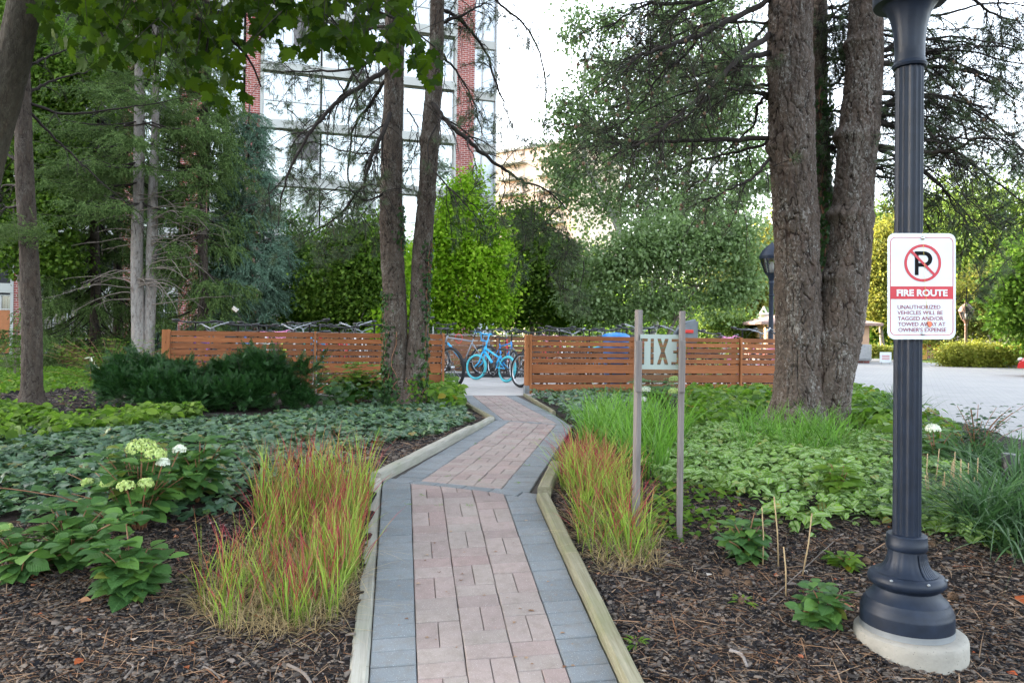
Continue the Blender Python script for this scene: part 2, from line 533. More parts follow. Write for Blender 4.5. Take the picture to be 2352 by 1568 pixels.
M['twigg'] = plain('grey_twig', c3(.16, .13, .11), .8, var=.3, sc=20)
M['whitebark'] = barkmat('birch_bark', c3(.5, .48, .45), c3(.2, .18, .16), c3(.7, .7, .68), .8, False)
M['cone'] = plain('pine_cone', c3(.14, .085, .05), .8, var=.4, sc=60)
M['stem'] = plain('brown_stem', c3(.22, .10, .05), .6, var=.2, sc=20)

# mineral
def pavermat(name, cols, speck=.5):
    t = NT(name); g = t.n('ShaderNodeNewGeometry'); v = t.coord()
    st = [(i / (len(cols) - 1), c) for i, c in enumerate(cols)]
    c = t.ramp(g.outputs['Random Per Island'], st)
    n0 = t.noise(v, 2.2, 5, .6)
    c = t.mix(c, t.ramp(n0, [(.3, c3(.6, .6, .6)), (.75, c3(1.15, 1.13, 1.1))]), .6, 'MULTIPLY')
    n = t.noise(v, 260, 2, .5)
    c = t.mix(c, c3(.62, .61, .6), t.math('MULTIPLY', t.math('GREATER_THAN', n, .66), speck))
    c = t.mix(c, c3(.12, .12, .12), t.math('MULTIPLY', t.math('LESS_THAN', n, .34), speck * .6))
    dirt = t.noise(v, 18, 6, .75)
    c = t.mix(c, c3(.16, .13, .10), t.math('MULTIPLY', t.ramp(dirt, [(.46, (0, 0, 0)), (.72, (1, 1, 1))]), .5))
    return t.end(t.bsdf(c, .85, 0, .3, t.noise(v, 180, 4), .35, .004))
M['pink'] = pavermat('rose_paver', [c3(.28, .205, .19), c3(.32, .255, .235), c3(.30, .255, .23), c3(.26, .195, .185)], .4)
M['grey'] = pavermat('slate_paver', [c3(.16, .18, .195), c3(.18, .20, .215), c3(.205, .222, .235)], .45)
M['sand'] = plain('joint_sand', c3(.06, .05, .042), .95, var=.4, sc=40)
def concretemat(name, col, stain=.5, sc=1.0):
    t = NT(name); v = t.coord()
    n = t.noise(v, 2.5 * sc, 8, .65); n2 = t.noise(v, 120 * sc, 3)
    c = t.ramp(n, [(.25, tuple(x * (1 - stain * .5) for x in col[:3])), (.6, col), (.85, tuple(min(1, x * 1.15) for x in col[:3]))])
    vo = t.n('ShaderNodeTexVoronoi'); t.l(v, vo.inputs['Vector']); vo.inputs['Scale'].default_value = 55 * sc
    c = t.mix(c, tuple(x * .35 for x in col[:3]) + (1,), t.math('MULTIPLY', t.math('LESS_THAN', vo.outputs['Distance'], .12), .7))
    return t.end(t.bsdf(c, .9, 0, .25, t.math('ADD', n2, vo.outputs['Distance']), .3, .004))
M['conc'] = concretemat('concrete', c3(.30, .29, .27))
M['concpad'] = concretemat('pad_concrete', c3(.42, .40, .38), .4)
M['plinth'] = concretemat('plinth_concrete', c3(.33, .31, .27), .8, 1)
M['slab'] = concretemat('facade_concrete', c3(.40, .40, .38), .3, .3)

def brickmat():
    t = NT('red_brick'); tc = t.n('ShaderNodeTexCoord')
    sp = t.n('ShaderNodeSeparateXYZ'); t.l(tc.outputs['Object'], sp.inputs[0])
    cb = t.n('ShaderNodeCombineXYZ'); t.l(t.math('ADD', sp.outputs[0], sp.outputs[1]), cb.inputs[0]); t.l(sp.outputs[2], cb.inputs[1])
    b = t.n('ShaderNodeTexBrick'); t.l(cb.outputs[0], b.inputs['Vector'])
    b.inputs['Scale'].default_value = 1.0
    b.inputs['Brick Width'].default_value = .30; b.inputs['Row Height'].default_value = .105; b.inputs['Mortar Size'].default_value = .011
    b.inputs['Color1'].default_value = c3(.30, .075, .06); b.inputs['Color2'].default_value = c3(.21, .05, .045); b.inputs['Mortar'].default_value = c3(.42, .37, .34)
    n = t.noise(t.coord(), 1.5, 5)
    c = t.mix(b.outputs[0], t.ramp(n, [(.3, c3(.75, .75, .75)), (.7, c3(1.1, 1.1, 1.1))]), .7, 'MULTIPLY')
    return t.end(t.bsdf(c, .85, 0, .3, b.outputs['Fac'], -.4, .01))
M['brick'] = brickmat()

def woodmat(name, c1, c2, c3_, grain=1.0, knots=True, rough=.7, spec=.3, green=None):
    """grain runs along local x"""
    t = NT(name); v = t.coord((1.2, 22 * grain, 22 * grain))
    n = t.noise(v, 2.2, 9, .7, .5); n2 = t.noise(t.coord((.6, 4, 4)), 1.5, 3)
    c = t.ramp(n, [(.28, c1), (.5, c2), (.75, c3_)])
    c = t.mix(c, t.ramp(n2, [(.3, c3(.78, .78, .78)), (.7, c3(1.12, 1.12, 1.12))]), .7, 'MULTIPLY')
    g = t.n('ShaderNodeNewGeometry')
    c = t.mix(c, t.ramp(g.outputs['Random Per Island'], [(0, c3(.72, .72, .74)), (1, c3(1.2, 1.16, 1.1))]), .85, 'MULTIPLY')
    if knots:
        vo = t.n('ShaderNodeTexVoronoi'); t.l(t.coord((1.6, 5, 5)), vo.inputs['Vector']); vo.inputs['Scale'].default_value = 1.6
        k = t.math('LESS_THAN', vo.outputs['Distance'], .085)
        c = t.mix(c, tuple(x * .4 for x in c1[:3]) + (1,), t.math('MULTIPLY', k, .8))
    if green is not None:
        gn = t.noise(t.coord(), 4, 6, .7)
        c = t.mix(c, green, t.math('MULTIPLY', t.ramp(gn, [(.45, (0, 0, 0)), (.7, (1, 1, 1))]), .8))
    return t.end(t.bsdf(c, rough, 0, spec, n, .35, .004))
M['fence'] = woodmat('stained_cedar', c3(.19, .062, .022), c3(.29, .102, .037), c3(.38, .15, .06))
M['fencedge'] = woodmat('stained_cedar_post', c3(.27, .098, .035), c3(.37, .14, .052), c3(.46, .19, .075))
M['fenceold'] = woodmat('weathered_cedar', c3(.14, .06, .03), c3(.21, .10, .05), c3(.28, .15, .08))
M['timberL'] = woodmat('grey_timber', c3(.19, .185, .16), c3(.30, .29, .255), c3(.40, .39, .35), 1, True, .85, .2, c3(.25, .255, .19))
M['timberR'] = woodmat('mossy_timber', c3(.13, .12, .07), c3(.23, .215, .15), c3(.32, .30, .22), 1, True, .85, .2, c3(.17, .175, .09))
M['oldwood'] = woodmat('weathered_stake', c3(.13, .115, .11), c3(.23, .205, .195), c3(.32, .29, .27), 1.3, True, .85, .2)

# metal, glass, paint
M['lampblue'] = plain('navy_lamp_paint', c3(.009, .015, .029), .48, 0, .3, .3, 14, .12)
M['black'] = plain('black_plastic', c3(.018, .018, .02), .45)
M['tyre'] = plain('tyre_rubber', c3(.022, .023, .026), .75, spec=.3)
M['teal'] = plain('teal_rubber', c3(.05, .38, .45), .6)
M['alu'] = plain('brushed_metal', c3(.55, .56, .58), .3, .9)
M['chrome'] = plain('chrome', c3(.75, .75, .76), .15, 1)
M['steel'] = plain('galvanised_steel', c3(.32, .34, .36), .45, .7)
def paint(name, col, rough=.3): return plain(name, col, rough, 0, .5, .06, 10, .03)
M['signw'] = paint('sign_white', c3(.66, .70, .74), .35)
M['signr'] = paint('sign_red', c3(.50, .012, .03), .4)
M['signk'] = plain('sign_black', c3(.004, .004, .005), .6, spec=.1, var=.05)
M['signm'] = paint('sign_maroon', c3(.28, .05, .09), .5)
def glass(name, tint=(.9, .95, .95, 1), rough=.02, alpha=.75):
    t = NT(name); tr = t.n('ShaderNodeBsdfTransparent'); tr.inputs[0].default_value = tint
    gl = t.n('ShaderNodeBsdfGlossy'); gl.inputs['Roughness'].default_value = rough
    fr = t.n('ShaderNodeFresnel'); fr.inputs[0].default_value = 1.5
    mx = t.n('ShaderNodeMixShader')
    t.l(t.math('MULTIPLY_ADD', fr.outputs[0], 1.0, 1 - alpha), mx.inputs[0])
    t.l(tr.outputs[0], mx.inputs[1]); t.l(gl.outputs[0], mx.inputs[2])
    return t.end(mx)
M['glass'] = glass('window_glass', alpha=.80)
M['clear'] = glass('clear_pane', (.86, .93, .90, 1), .03, .95)
M['lampglass'] = glass('lamp_glass', (.8, .8, .78, 1), .15, .8)
t = NT('frosted_film'); _p = t.bsdf(c3(.50, .58, .54), .55, 0, .3); _tr = t.n('ShaderNodeBsdfTranslucent'); _tr.inputs[0].default_value = c3(.5, .58, .55)
_m = t.n('ShaderNodeMixShader'); _m.inputs[0].default_value = .3; t.l(_p.outputs[0], _m.inputs[1]); t.l(_tr.outputs[0], _m.inputs[2]); M['film'] = t.end(_m)
M['curtain'] = plain('pale_curtain', c3(.45, .43, .39), .9, var=.05, sc=2)
M['blind'] = plain('blind_slat', c3(.48, .56, .52), .8, var=.1, sc=2)
M['inside'] = plain('dark_room', c3(.035, .035, .04), .9)
M['wframe'] = plain('window_frame_metal', c3(.42, .42, .41), .5, 0)
M['wdark'] = plain('dark_sash', c3(.10, .09, .09), .5, .2)
M['stucco'] = plain('tan_stucco', c3(.52, .33, .22), .9, var=.1, sc=3)
M['roof'] = plain('roof_shingle', c3(.30, .20, .17), .9, var=.3, sc=12)
M['soil'] = None

def soilmat():
    t = NT('mulch_soil'); v = t.coord()
    n = t.noise(v, 9, 8, .7); n2 = t.noise(t.coord((1, 3, 1), rot=(0, 0, .6)), 30, 6, .8, 1.5); n3 = t.noise(v, 1.1, 4)
    c = t.ramp(n2, [(.34, c3(.010, .009, .009)), (.5, c3(.026, .021, .019)), (.62, c3(.055, .04, .033)), (.75, c3(.13, .095, .07))])
    c = t.mix(c, t.ramp(n3, [(.35, c3(.7, .7, .75)), (.65, c3(1.25, 1.1, 1))]), .6, 'MULTIPLY')
    # lawn and far ground beyond the garden beds
    tc = t.n('ShaderNodeTexCoord'); sp = t.n('ShaderNodeSeparateXYZ'); t.l(tc.outputs['Object'], sp.inputs[0])
    far = t.math('GREATER_THAN', t.math('ADD', sp.outputs[1], t.math('MULTIPLY', n, 3.0)), 17.5)
    lawn = t.ramp(t.noise(v, 5, 6, .7), [(.3, c3(.04, .07, .015)), (.7, c3(.10, .15, .035))])
    c = t.mix(c, lawn, far)
    return t.end(t.bsdf(c, .95, 0, .15, t.math('ADD', n, n2), .8, .02))
M['soil'] = soilmat()
M['chip'] = leafmat('bark_chip', [c3(.009, .009, .010), c3(.016, .015, .017), c3(.03, .026, .026), c3(.065, .055, .048), c3(.14, .115, .095), c3(.20, .17, .15), c3(.012, .012, .014), c3(.022, .021, .024)], 0, .8, .3)
M['needle'] = leafmat('fallen_needle', [c3(.16, .08, .045), c3(.26, .16, .10), c3(.36, .26, .18), c3(.13, .06, .035)], 0, .7, .3)
M['litter'] = leafmat('pale_litter', [c3(.5, .48, .45), c3(.35, .25, .18), c3(.4, .1, .05), c3(.45, .3, .2)], 0, .7, .3)
def drivemat():
    t = NT('driveway_pavers'); b = t.n('ShaderNodeTexBrick'); t.l(t.coord((1, 1, 1), rot=(0, 0, .5)), b.inputs['Vector'])
    b.inputs['Scale'].default_value = 1; b.inputs['Brick Width'].default_value = .24; b.inputs['Row Height'].default_value = .12; b.inputs['Mortar Size'].default_value = .007
    b.inputs['Color1'].default_value = c3(.23, .225, .22); b.inputs['Color2'].default_value = c3(.28, .27, .26); b.inputs['Mortar'].default_value = c3(.19, .18, .17)
    n = t.noise(t.coord(), .5, 5)
    c = t.mix(b.outputs[0], t.ramp(n, [(.3, c3(.85, .85, .87)), (.7, c3(1.05, 1.04, 1.0))]), .8, 'MULTIPLY')
    return t.end(t.bsdf(c, .7, 0, .4, t.noise(t.coord(), 60, 3), .15, .004))
M['drive'] = drivemat()
# ------------------------------------------------------------------ camera, light, sky
cam = bpy.data.cameras.new('camera'); co = bpy.data.objects.new('camera', cam); COL.objects.link(co)
cam.sensor_width = 36; cam.lens = 36 * F / 2352; cam.clip_end = 2000; cam.clip_start = .05
cam.shift_y = -(784 - CY) / 2352
co.matrix_world = Matrix.Translation((0, 0, CAMZ)) @ Matrix.Rotation(-ROLL, 4, 'Y') @ Matrix.Rotation(PI / 2, 4, 'X')
SC.camera = co
SUN_EL = R(15); sdir = Vector((-1, .62, 0)).normalized() * math.cos(SUN_EL); sdir.z = math.sin(SUN_EL)
su = bpy.data.lights.new('sun', 'SUN'); su.energy = 2.8; su.angle = R(.5); su.color = (1, .86, .66)
so = bpy.data.objects.new('sun', su); COL.objects.link(so)
so.rotation_euler = sdir.to_track_quat('Z', 'Y').to_euler()
W = bpy.data.worlds.new('World'); SC.world = W; W.use_nodes = True
nt = W.node_tree; bg = nt.nodes['Background']; sk = nt.nodes.new('ShaderNodeTexSky'); sk.sky_type = 'NISHITA'
sk.sun_disc = False; sk.sun_elevation = SUN_EL; sk.sun_rotation = math.atan2(sdir.x, sdir.y)
sk.air_density = 1.0; sk.dust_density = 4.0; sk.ozone_density = 1.0
hs = nt.nodes.new('ShaderNodeHueSaturation'); hs.inputs['Saturation'].default_value = .5
nt.links.new(sk.outputs[0], hs.inputs['Color']); nt.links.new(hs.outputs[0], bg.inputs[0]); bg.inputs[1].default_value = .15
SC.view_settings.view_transform = 'Standard'; SC.view_settings.look = 'None'; SC.view_settings.exposure = 3.5; SC.view_settings.gamma = 1
SC.cycles.max_bounces = 7; SC.cycles.transparent_max_bounces = 12; SC.cycles.diffuse_bounces = 2; SC.cycles.glossy_bounces = 3
SC.cycles.transmission_bounces = 3; SC.cycles.use_denoising = True; SC.cycles.caustics_reflective = False; SC.cycles.caustics_refractive = False

# ------------------------------------------------------------------ ground sheet
def axis(lo, hi, dlo, dhi, st):
    a = list(np.arange(dlo, dhi + 1e-6, st)); s = st
    while a[-1] < hi: s *= 1.25; a.append(a[-1] + s)
    s = st; b = []
    p = dlo
    while p > lo: s *= 1.25; p -= s; b.append(p)
    return np.array(b[::-1] + a)
gxx = axis(-600, 600, -5.2, 5.2, .045); gyy = axis(-60, 900, 1.2, 14, .045)
GX, GY = np.meshgrid(gxx, gyy)
V = np.column_stack([GX.ravel(), GY.ravel(), gz(GX.ravel(), GY.ravel())])
fine = (np.abs(V[:, 0]) < 5.2) & (V[:, 1] < 11) & (V[:, 1] > 1)
V[fine, 2] += RNG.normal(size=fine.sum()) * .004
# under the concrete pad, the driveway and the path the soil is lower
V[:, 2] -= np.where((V[:, 1] > 13.0), .06, 0)
# path corridor is pressed down below the pavers
SEG = [((-.45, 1.2), (-.62, 4.96)), ]
nx, ny = len(gxx), len(gyy)
I = np.arange(nx * ny).reshape(ny, nx)
Q = np.stack([I[:-1, :-1], I[:-1, 1:], I[1:, 1:], I[1:, :-1]], -1).reshape(-1, 4)

# path segments: quads left-near, right-near, right-far, left-far (outer edges)
PL = [Vector((-.285, 1.2)), Vector((-.89, 5.18)), Vector((-.20, 9.25)), Vector((-1.06, 13.45))]
PR = [Vector((.705, 1.2)), Vector((.17, 4.74)), Vector((.72, 8.75)), Vector((.22, 13.75))]
def inside_path(x, y, m=0.0):
    r = np.zeros(len(x), bool)
    for i in range(3):
        r |= in_poly([PL[i] + Vector((-m, 0)), PR[i] + Vector((m, 0)), PR[i + 1] + Vector((m, 0)), PL[i + 1] + Vector((-m, 0))], x, y)
    return r
V[inside_path(V[:, 0], V[:, 1], .04), 2] -= .05
DRV = [(5.0, 2.0), (5.5, 7.6), (6.6, 12.5), (8.3, 17), (9.5, 24), (9.0, 30), (12.5, 36.5), (19, 34), (26, 29.5), (60, 26), (60, 2)]
V[in_poly(DRV, V[:, 0] - .05, V[:, 1]), 2] = .38
g = build_np('ground', V, Q, M['soil'], smooth=True); tag(g, kind='structure')

# ------------------------------------------------------------------ path of pavers
def clip(poly, a, b):
    """keep the part of poly on the left of a->b"""
    out = []
    n = len(poly)
    d = lambda p: (b.x - a.x) * (p.y - a.y) - (b.y - a.y) * (p.x - a.x)
    for i in range(n):
        p, q = poly[i], poly[(i + 1) % n]
        dp, dq = d(p), d(q)
        if dp >= 0: out.append(p)
        if dp * dq < 0: out.append(p + (q - p) * (dp / (dp - dq)))
    return out
def paver(mb, poly, rnd):
    if len(poly) < 3: return
    ar = sum(poly[i].x * poly[(i + 1) % len(poly)].y - poly[(i + 1) % len(poly)].x * poly[i].y for i in range(len(poly))) / 2
    if abs(ar) < .0006: return
    if ar < 0: poly = poly[::-1]
    c = sum(poly, Vector((0, 0))) / len(poly)
    tx, ty, dz = rnd.uniform(-.008, .008), rnd.uniform(-.008, .008), rnd.uniform(-.0025, .0025)
    def lv(inset, h):
        r = []
        for p in poly:
            d = p - c; L = d.length
            q = c + d * max(.1, (L - inset * 1.3) / L)
            r.append((q.x, q.y, float(zpath(q.y)) + h + dz + (q.x - c.x) * tx + (q.y - c.y) * ty))
        return r
    n = len(poly)
    vs = lv(.0022, -.03) + lv(.0022, -.004) + lv(.0065, 0)
    fs = [tuple(range(2 * n, 3 * n))]
    for k in range(2):
        fs += [(k * n + i, k * n + (i + 1) % n, (k + 1) * n + (i + 1) % n, (k + 1) * n + i) for i in range(n)]
    mb._add(vs, fs)
def zpath(y):
    near = 0.574 - 0.177 * (4.86 - y); far = 0.574 - 0.009 * np.clip(y - 5.0, 0, 8.5)
    k = .04; d = np.clip(.5 + .5 * (far - near) / k, 0, 1)
    return near * d + far * (1 - d) - k * d * (1 - d) * .5
pinkb, greyb = MB(), MB(); rp = random.Random(3)
mid = MB()
for i in range(3):
    a, b, c, d = PL[i], PR[i], PR[i + 1], PL[i + 1]
    ax = ((c + d) / 2 - (a + b) / 2).normalized(); px = Vector((ax.y, -ax.x))
    # width across
    wL = -abs((a - (a + b) / 2).dot(px)); wid = min(abs((b - a).dot(px)), abs((c - d).dot(px)))
    org = a + (b - a) * .5
    Lf = ((c + d) / 2 - (a + b) / 2).length + 1.2
    half = wid / 2
    base = (a + b) / 2
    nC = 3 if i < 2 else 3
    bw = .2; pw = .6 / 2
    cells = []
    o0 = -1.2 if i else -.2
    ox = (rp.random() * .0)
    # left and right soldier strips
    for side in (-1, 1):
        t = o0
        while t < Lf:
            if side < 0: x0, x1 = -half - .25, -pw
            else: x0, x1 = pw, half + .25
            xs = [(-pw - .2, -pw)] if side < 0 else [(pw, pw + .2)]
            if half - pw > .215: xs.append((-half - .6, -pw - .2) if side < 0 else (pw + .2, half + .6))
            for xx in xs: cells.append((xx[0], xx[1], t, t + .098 + rp.uniform(-.001, .001), 'g'))
            t += .1
    for k in range(3):
        x0 = -pw + k * .2; t = o0 + (k % 2) * .2 + (.1 if k == 1 else 0) - .4; r = k
        while t < Lf:
            if r % 2 == 0:
                cells += [(x0, x0 + .2, t, t + .1, 'p'), (x0, x0 + .2, t + .1, t + .2, 'p')]
            else:
                cells += [(x0, x0 + .1, t, t + .2, 'p'), (x0 + .1, x0 + .2, t, t + .2, 'p')]
            t += .2; r += 1
    for x0, x1, t0, t1, ty in cells:
        P = [base + px * x + ax * t for x, t in ((x0, t0), (x1, t0), (x1, t1), (x0, t1))]
        lo_a, lo_b = a, b
        if i:      # soldier course across the near end of each later leg
            n = (b - a).normalized(); up = Vector((-n.y, n.x))
            lo_a, lo_b = a + up * .105, b + up * .105
        for (s, e) in ((lo_a, lo_b), (b, c), (c, d), (d, a)):
            P = clip(P, s, e)
            if len(P) < 3: break
        else:
            paver(greyb if ty == 'g' else pinkb, P, rp)
    if i:
        n = (b - a).normalized(); up = Vector((-n.y, n.x)); L = (b - a).length; t = 0
        while t < L:
            P = [a + n * t + up * .004, a + n * min(L, t + .2) + up * .004, a + n * min(L, t + .2) + up * .101, a + n * t + up * .101]
            paver(greyb, P, rp); t += .203
    k = 24
    for j in range(k):
        t0, t1 = j / k, (j + 1) / k
        q = [a.lerp(d, t0), b.lerp(c, t0), b.lerp(c, t1), a.lerp(d, t1)]
        mid.poly([(p.x, p.y, float(zpath(p.y)) - .014) for p in q])
pa = thing('path', None, None, (0, 0, 0)); tag(pa, kind='structure')
mid.build('joint_sand', M['sand'], pa)
pinkb.build('rose_pavers', M['pink'], pa)
greyb.build('slate_pavers', M['grey'], pa)

# ------------------------------------------------------------------ timber edging
def beam(name, p0, p1, w, h, mat, label, cat, group=None, sink=.03, bev=.012, parent=None):
    p0, p1 = Vector(p0), Vector(p1); d = p1 - p0; L = d.length; x = d.normalized()
    y = Vector((0, 0, 1)).cross(x)
    if y.length < 1e-4: y = Vector((0, 1, 0))
    y.normalize(); z = x.cross(y)
    n = max(2, int(L / .12)); rr = random.Random(hash((round(L, 3), w)) % 999)
    mb = MB(); rings = []
    prof = [(-w / 2, -sink), (-w / 2, h - bev), (-w / 2 + bev, h), (w / 2 - bev, h), (w / 2, h - bev), (w / 2, -sink)]
    vs = []; fs = []
    for i in range(n + 1):
        t = i / n; jw = rr.uniform(-.003, .003); jh = rr.uniform(-.002, .002)
        for (a, b) in prof: vs.append((t * L, a + jw, b + (jh if b > 0 else 0)))
    m = len(prof)
    for i in range(n):
        for k in range(m):
            k2 = (k + 1) % m
            fs.append((i * m + k, (i + 1) * m + k, (i + 1) * m + k2, i * m + k2))
    fs += [tuple(range(m)), tuple(range(n * m, n * m + m))[::-1]]
    mb._add(vs, fs)
    o = mb.build(name, mat, parent)
    o.matrix_basis = Matrix.Translation(p0) @ Matrix((x, y, z)).transposed().to_4x4()
    if label: tag(o, label, cat, group)
    return o
def edge(p, q, w, h, side, mat, label, ex=(0, 0)):
    p, q = Vector(p), Vector(q); d = (q - p).normalized(); n = Vector((-d.y, d.x)) * side
    p = p + n * (w / 2 + .004) - d * ex[0]; q = q + n * (w / 2 + .004) + d * ex[1]
    beam('edging_timber', (p.x, p.y, float(zpath(p.y))), (q.x, q.y, float(zpath(q.y))), w, h, mat, label, 'timber', 'timbers edging the brick path')
edge(PL[0], PL[1] - (PL[1] - PL[0]).normalized() * .03, .080, .03, 1, M['timberL'], 'straight pale grey timber along the left of the nearest stretch of path', (.0, -.02))
m1 = PL[1].lerp(PL[2], .72)
edge(PL[1] + Vector((.01, .02)), m1, .082, .06, 1, M['timberL'], 'long raised timber from the first bend to the second on the left of the path', (.06, 0))
edge(m1, PL[2] + Vector((0, .02)), .08, .045, 1, M['timberL'], 'short lower timber just before the second bend on the left of the path', (-.02, .02))
edge(PL[2], PL[3] - Vector((0, .25)), .045, .05, 1, M['timberR'], 'thin greenish board from the second bend up to the concrete pad, left of the path', (.0, 0))
edge(PR[0], PR[1], .078, .045, -1, M['timberR'], 'long mossy yellow timber along the right of the nearest stretch of path', (0, .0))
edge(PR[1], PR[1].lerp(PR[2], .24), .088, .07, -1, M['timberR'], 'short timber running into the red grass right of the first bend', (-.04, 0))
edge(PR[2].lerp(PR[3], .3), PR[3] - Vector((0, .1)), .045, .04, -1, M['timberR'], 'thin board beside ivy right of the path near the fence gap')

# ------------------------------------------------------------------ bike enclosure: pad, fence
FO = Vector((-5.84, 12.56)); fd = Vector((1, .232)).normalized(); fn = Vector((-fd.y, fd.x))
def fp(u, v, z=.5): p = FO + fd * u + fn * v; return Vector((p.x, p.y, z))
FH = 1.10; FZ = .50
DEPTH = 8.3
mb = MB()
mb.prism([tuple(fp(-.1, .045)[:2]), tuple(fp(4.72, .045)[:2]), tuple(fp(4.9, -.30)[:2]), tuple(fp(6.4, -.30)[:2]), tuple(fp(6.5, .045)[:2]), tuple(fp(12.7, .045)[:2]), tuple(fp(12.7, DEPTH + .2)[:2]), tuple(fp(-.1, DEPTH + .2)[:2])], .30, .50)
o = mb.build('concrete_pad', M['concpad']); tag(o, kind='structure')
def fence_slats(name, L, H, mat, parent, M4, rows=None, front=True):
    mb = MB(); rows = rows or [.083] * 5 + [.172, .158, .158]
    gap = (H - sum(rows) - .0) / (len(rows))
    z = H
    for r in rows:
        mb.box((L / 2, 0, z - r / 2), (L - .004, .022, r), .002); z -= r + gap
    o = mb.build(name, mat, parent); o.matrix_basis = M4; return o
def frame_at(u, v, ang=0.0, z=FZ):
    x = fd.to_3d(); y = fn.to_3d()
    Mx = Matrix((x, y, Vector((0, 0, 1)))).transposed().to_4x4()
    return Matrix.Translation(fp(u, v, z)) @ Mx @ Matrix.Rotation(ang, 4, 'Z')
def make_fence(posts, label, u_shoe=None):
    t = thing('wooden_fence', label, 'fence', fp(posts[0], 0, .3))
    for i in range(len(posts) - 1):
        a, b = posts[i], posts[i + 1]
        fence_slats('slat_panel', b - a - .06, FH, M['fence'], t, frame_at(a + .03, 0))
    for i, p in enumerate(posts):
        m = MB(); m.box((FH / 2 + .005, 0, 0), (FH + .03, .038, .075), .003)
        o = m.build('post', M['fencedge'], t)
        o.matrix_basis = frame_at(p, -.012) @ Matrix.Rotation(-PI / 2, 4, 'Y') @ Matrix.Rotation(PI / 2, 4, 'X')
        if i < len(posts) and (i > 0 and i < len(posts) - 1):
            m = MB(); m.box((FH / 2, 0, 0), (FH - .02, .06, .075), .003)
            o = m.build('back_post', M['fencedge'], t)
            o.matrix_basis = frame_at(p - .12, .055) @ Matrix.Rotation(-PI / 2, 4, 'Y')
    m = MB(); L = posts[-1] - posts[0]
    m.box((L / 2, .0, -.115), (L + .1, .14, .20), .01)
    f = m.build('footing', M['conc'], t); f.matrix_basis = frame_at(posts[0], .03)
    return t
fl = make_fence([0.02, 2.42, 4.70], 'orange brown slatted cedar fence left of the path opening, yew in front of it')
# its return along the left side
fence_slats('slat_panel', DEPTH - .1, FH, M['fence'], fl, frame_at(-.02, .06, PI / 2))
m = MB(); m.box((FH / 2, 0, 0), (FH + .03, .09, .09), .003); o = m.build('post', M['fencedge'], fl); o.matrix_basis = frame_at(-.045, .02) @ Matrix.Rotation(-PI / 2, 4, 'Y')
fr = make_fence([6.36, 8.55, 10.75, 12.65], 'orange brown slatted cedar fence right of the path opening, behind the exit sign')
m = MB(); m.box((FH / 2, 0, 0), (FH + .03, .10, .09), .003); o = m.build('end_post', M['fencedge'], fr); o.matrix_basis = frame_at(6.30, .02) @ Matrix.Rotation(-PI / 2, 4, 'Y')
m = MB(); m.box((0, 0, .08), (.108, .1, .16), .002); o = m.build('post_shoe', M['steel'], fr); o.matrix_basis = frame_at(6.30, .02)
bk = thing('wooden_fence', 'darker weathered slatted fence across the back of the bicycle enclosure', 'fence', fp(0, DEPTH, .5))
for i in range(5):
    fence_slats('slat_panel', 2.44, FH - .04, M['fenceold'], bk, frame_at(i * 2.5, DEPTH), rows=[.12] * 3 + [.12] * 2 + [.15, .15])
    m = MB(); m.box((FH / 2, 0, 0), (FH, .09, .09), .003); o = m.build('post', M['fenceold'], bk); o.matrix_basis = frame_at(i * 2.5 - .03, DEPTH - .06) @ Matrix.Rotation(-PI / 2, 4, 'Y')
m = MB(); m.box((6.3, 0, FH + .0), (12.6, .16, .035), .004); o = m.build('cap_rail', M['oldwood'], bk); o.matrix_basis = frame_at(0, DEPTH)

# ------------------------------------------------------------------ driveway and far ground
dr = DRV; _unused = [(5.0, 2.0), (5.5, 7.6), (6.6, 12.5), (8.3, 17), (9.5, 24), (9.0, 30), (12.5, 36.5), (19, 34), (26, 29.5), (60, 26), (60, 2)]
def sheet(name, pts, z, mat, kerb=None):
    mb = MB(); mb.prism(pts, z - .25, z); o = mb.build(name, mat); tag(o, kind='structure'); return o
sheet('driveway', dr[::-1], .484, M['drive'])
sheet('road', [(12.5, 36.4), (14, 55), (10, 90), (22, 90), (23, 52), (21.5, 33.2)][::-1], .476, M['drive'])
def kerb(pts, h=.12, w=.16, mat=None):
    mb = MB()
    for a, b in zip(pts, pts[1:]):
        a, b = Vector(a), Vector(b); d = (b - a); L = d.length; an = math.atan2(d.y, d.x)
        mb.box(((a.x + b.x) / 2, (a.y + b.y) / 2, .484 + h / 2 - .05), (L, w, h + .1), .02, None) if False else mb.box((0, 0, 0), (L + w * .3, w, h + .1), .02, Matrix.Translation(((a.x + b.x) / 2, (a.y + b.y) / 2, .484 + h / 2 - .05)) @ Matrix.Rotation(an, 4, 'Z'))
    o = mb.build('kerb', mat or M['conc']); tag(o, kind='structure')
kerb([(21.6, 33.0), (26, 29.7), (34, 28.3), (60, 26)])
kerb([(9.2, 30.2), (12.4, 36.5), (14, 55)])
lawn = MB()
for k in range(1): lawn.prism([(14.3, 50), (24, 47), (30, 60), (18, 70)], .4, .62)
o = lawn.build('lawn', M['grassl'] if 'grassl' in M else plain('lawn_grass', c3(.16, .22, .06), .9, var=.4, sc=6)); tag(o, kind='structure')

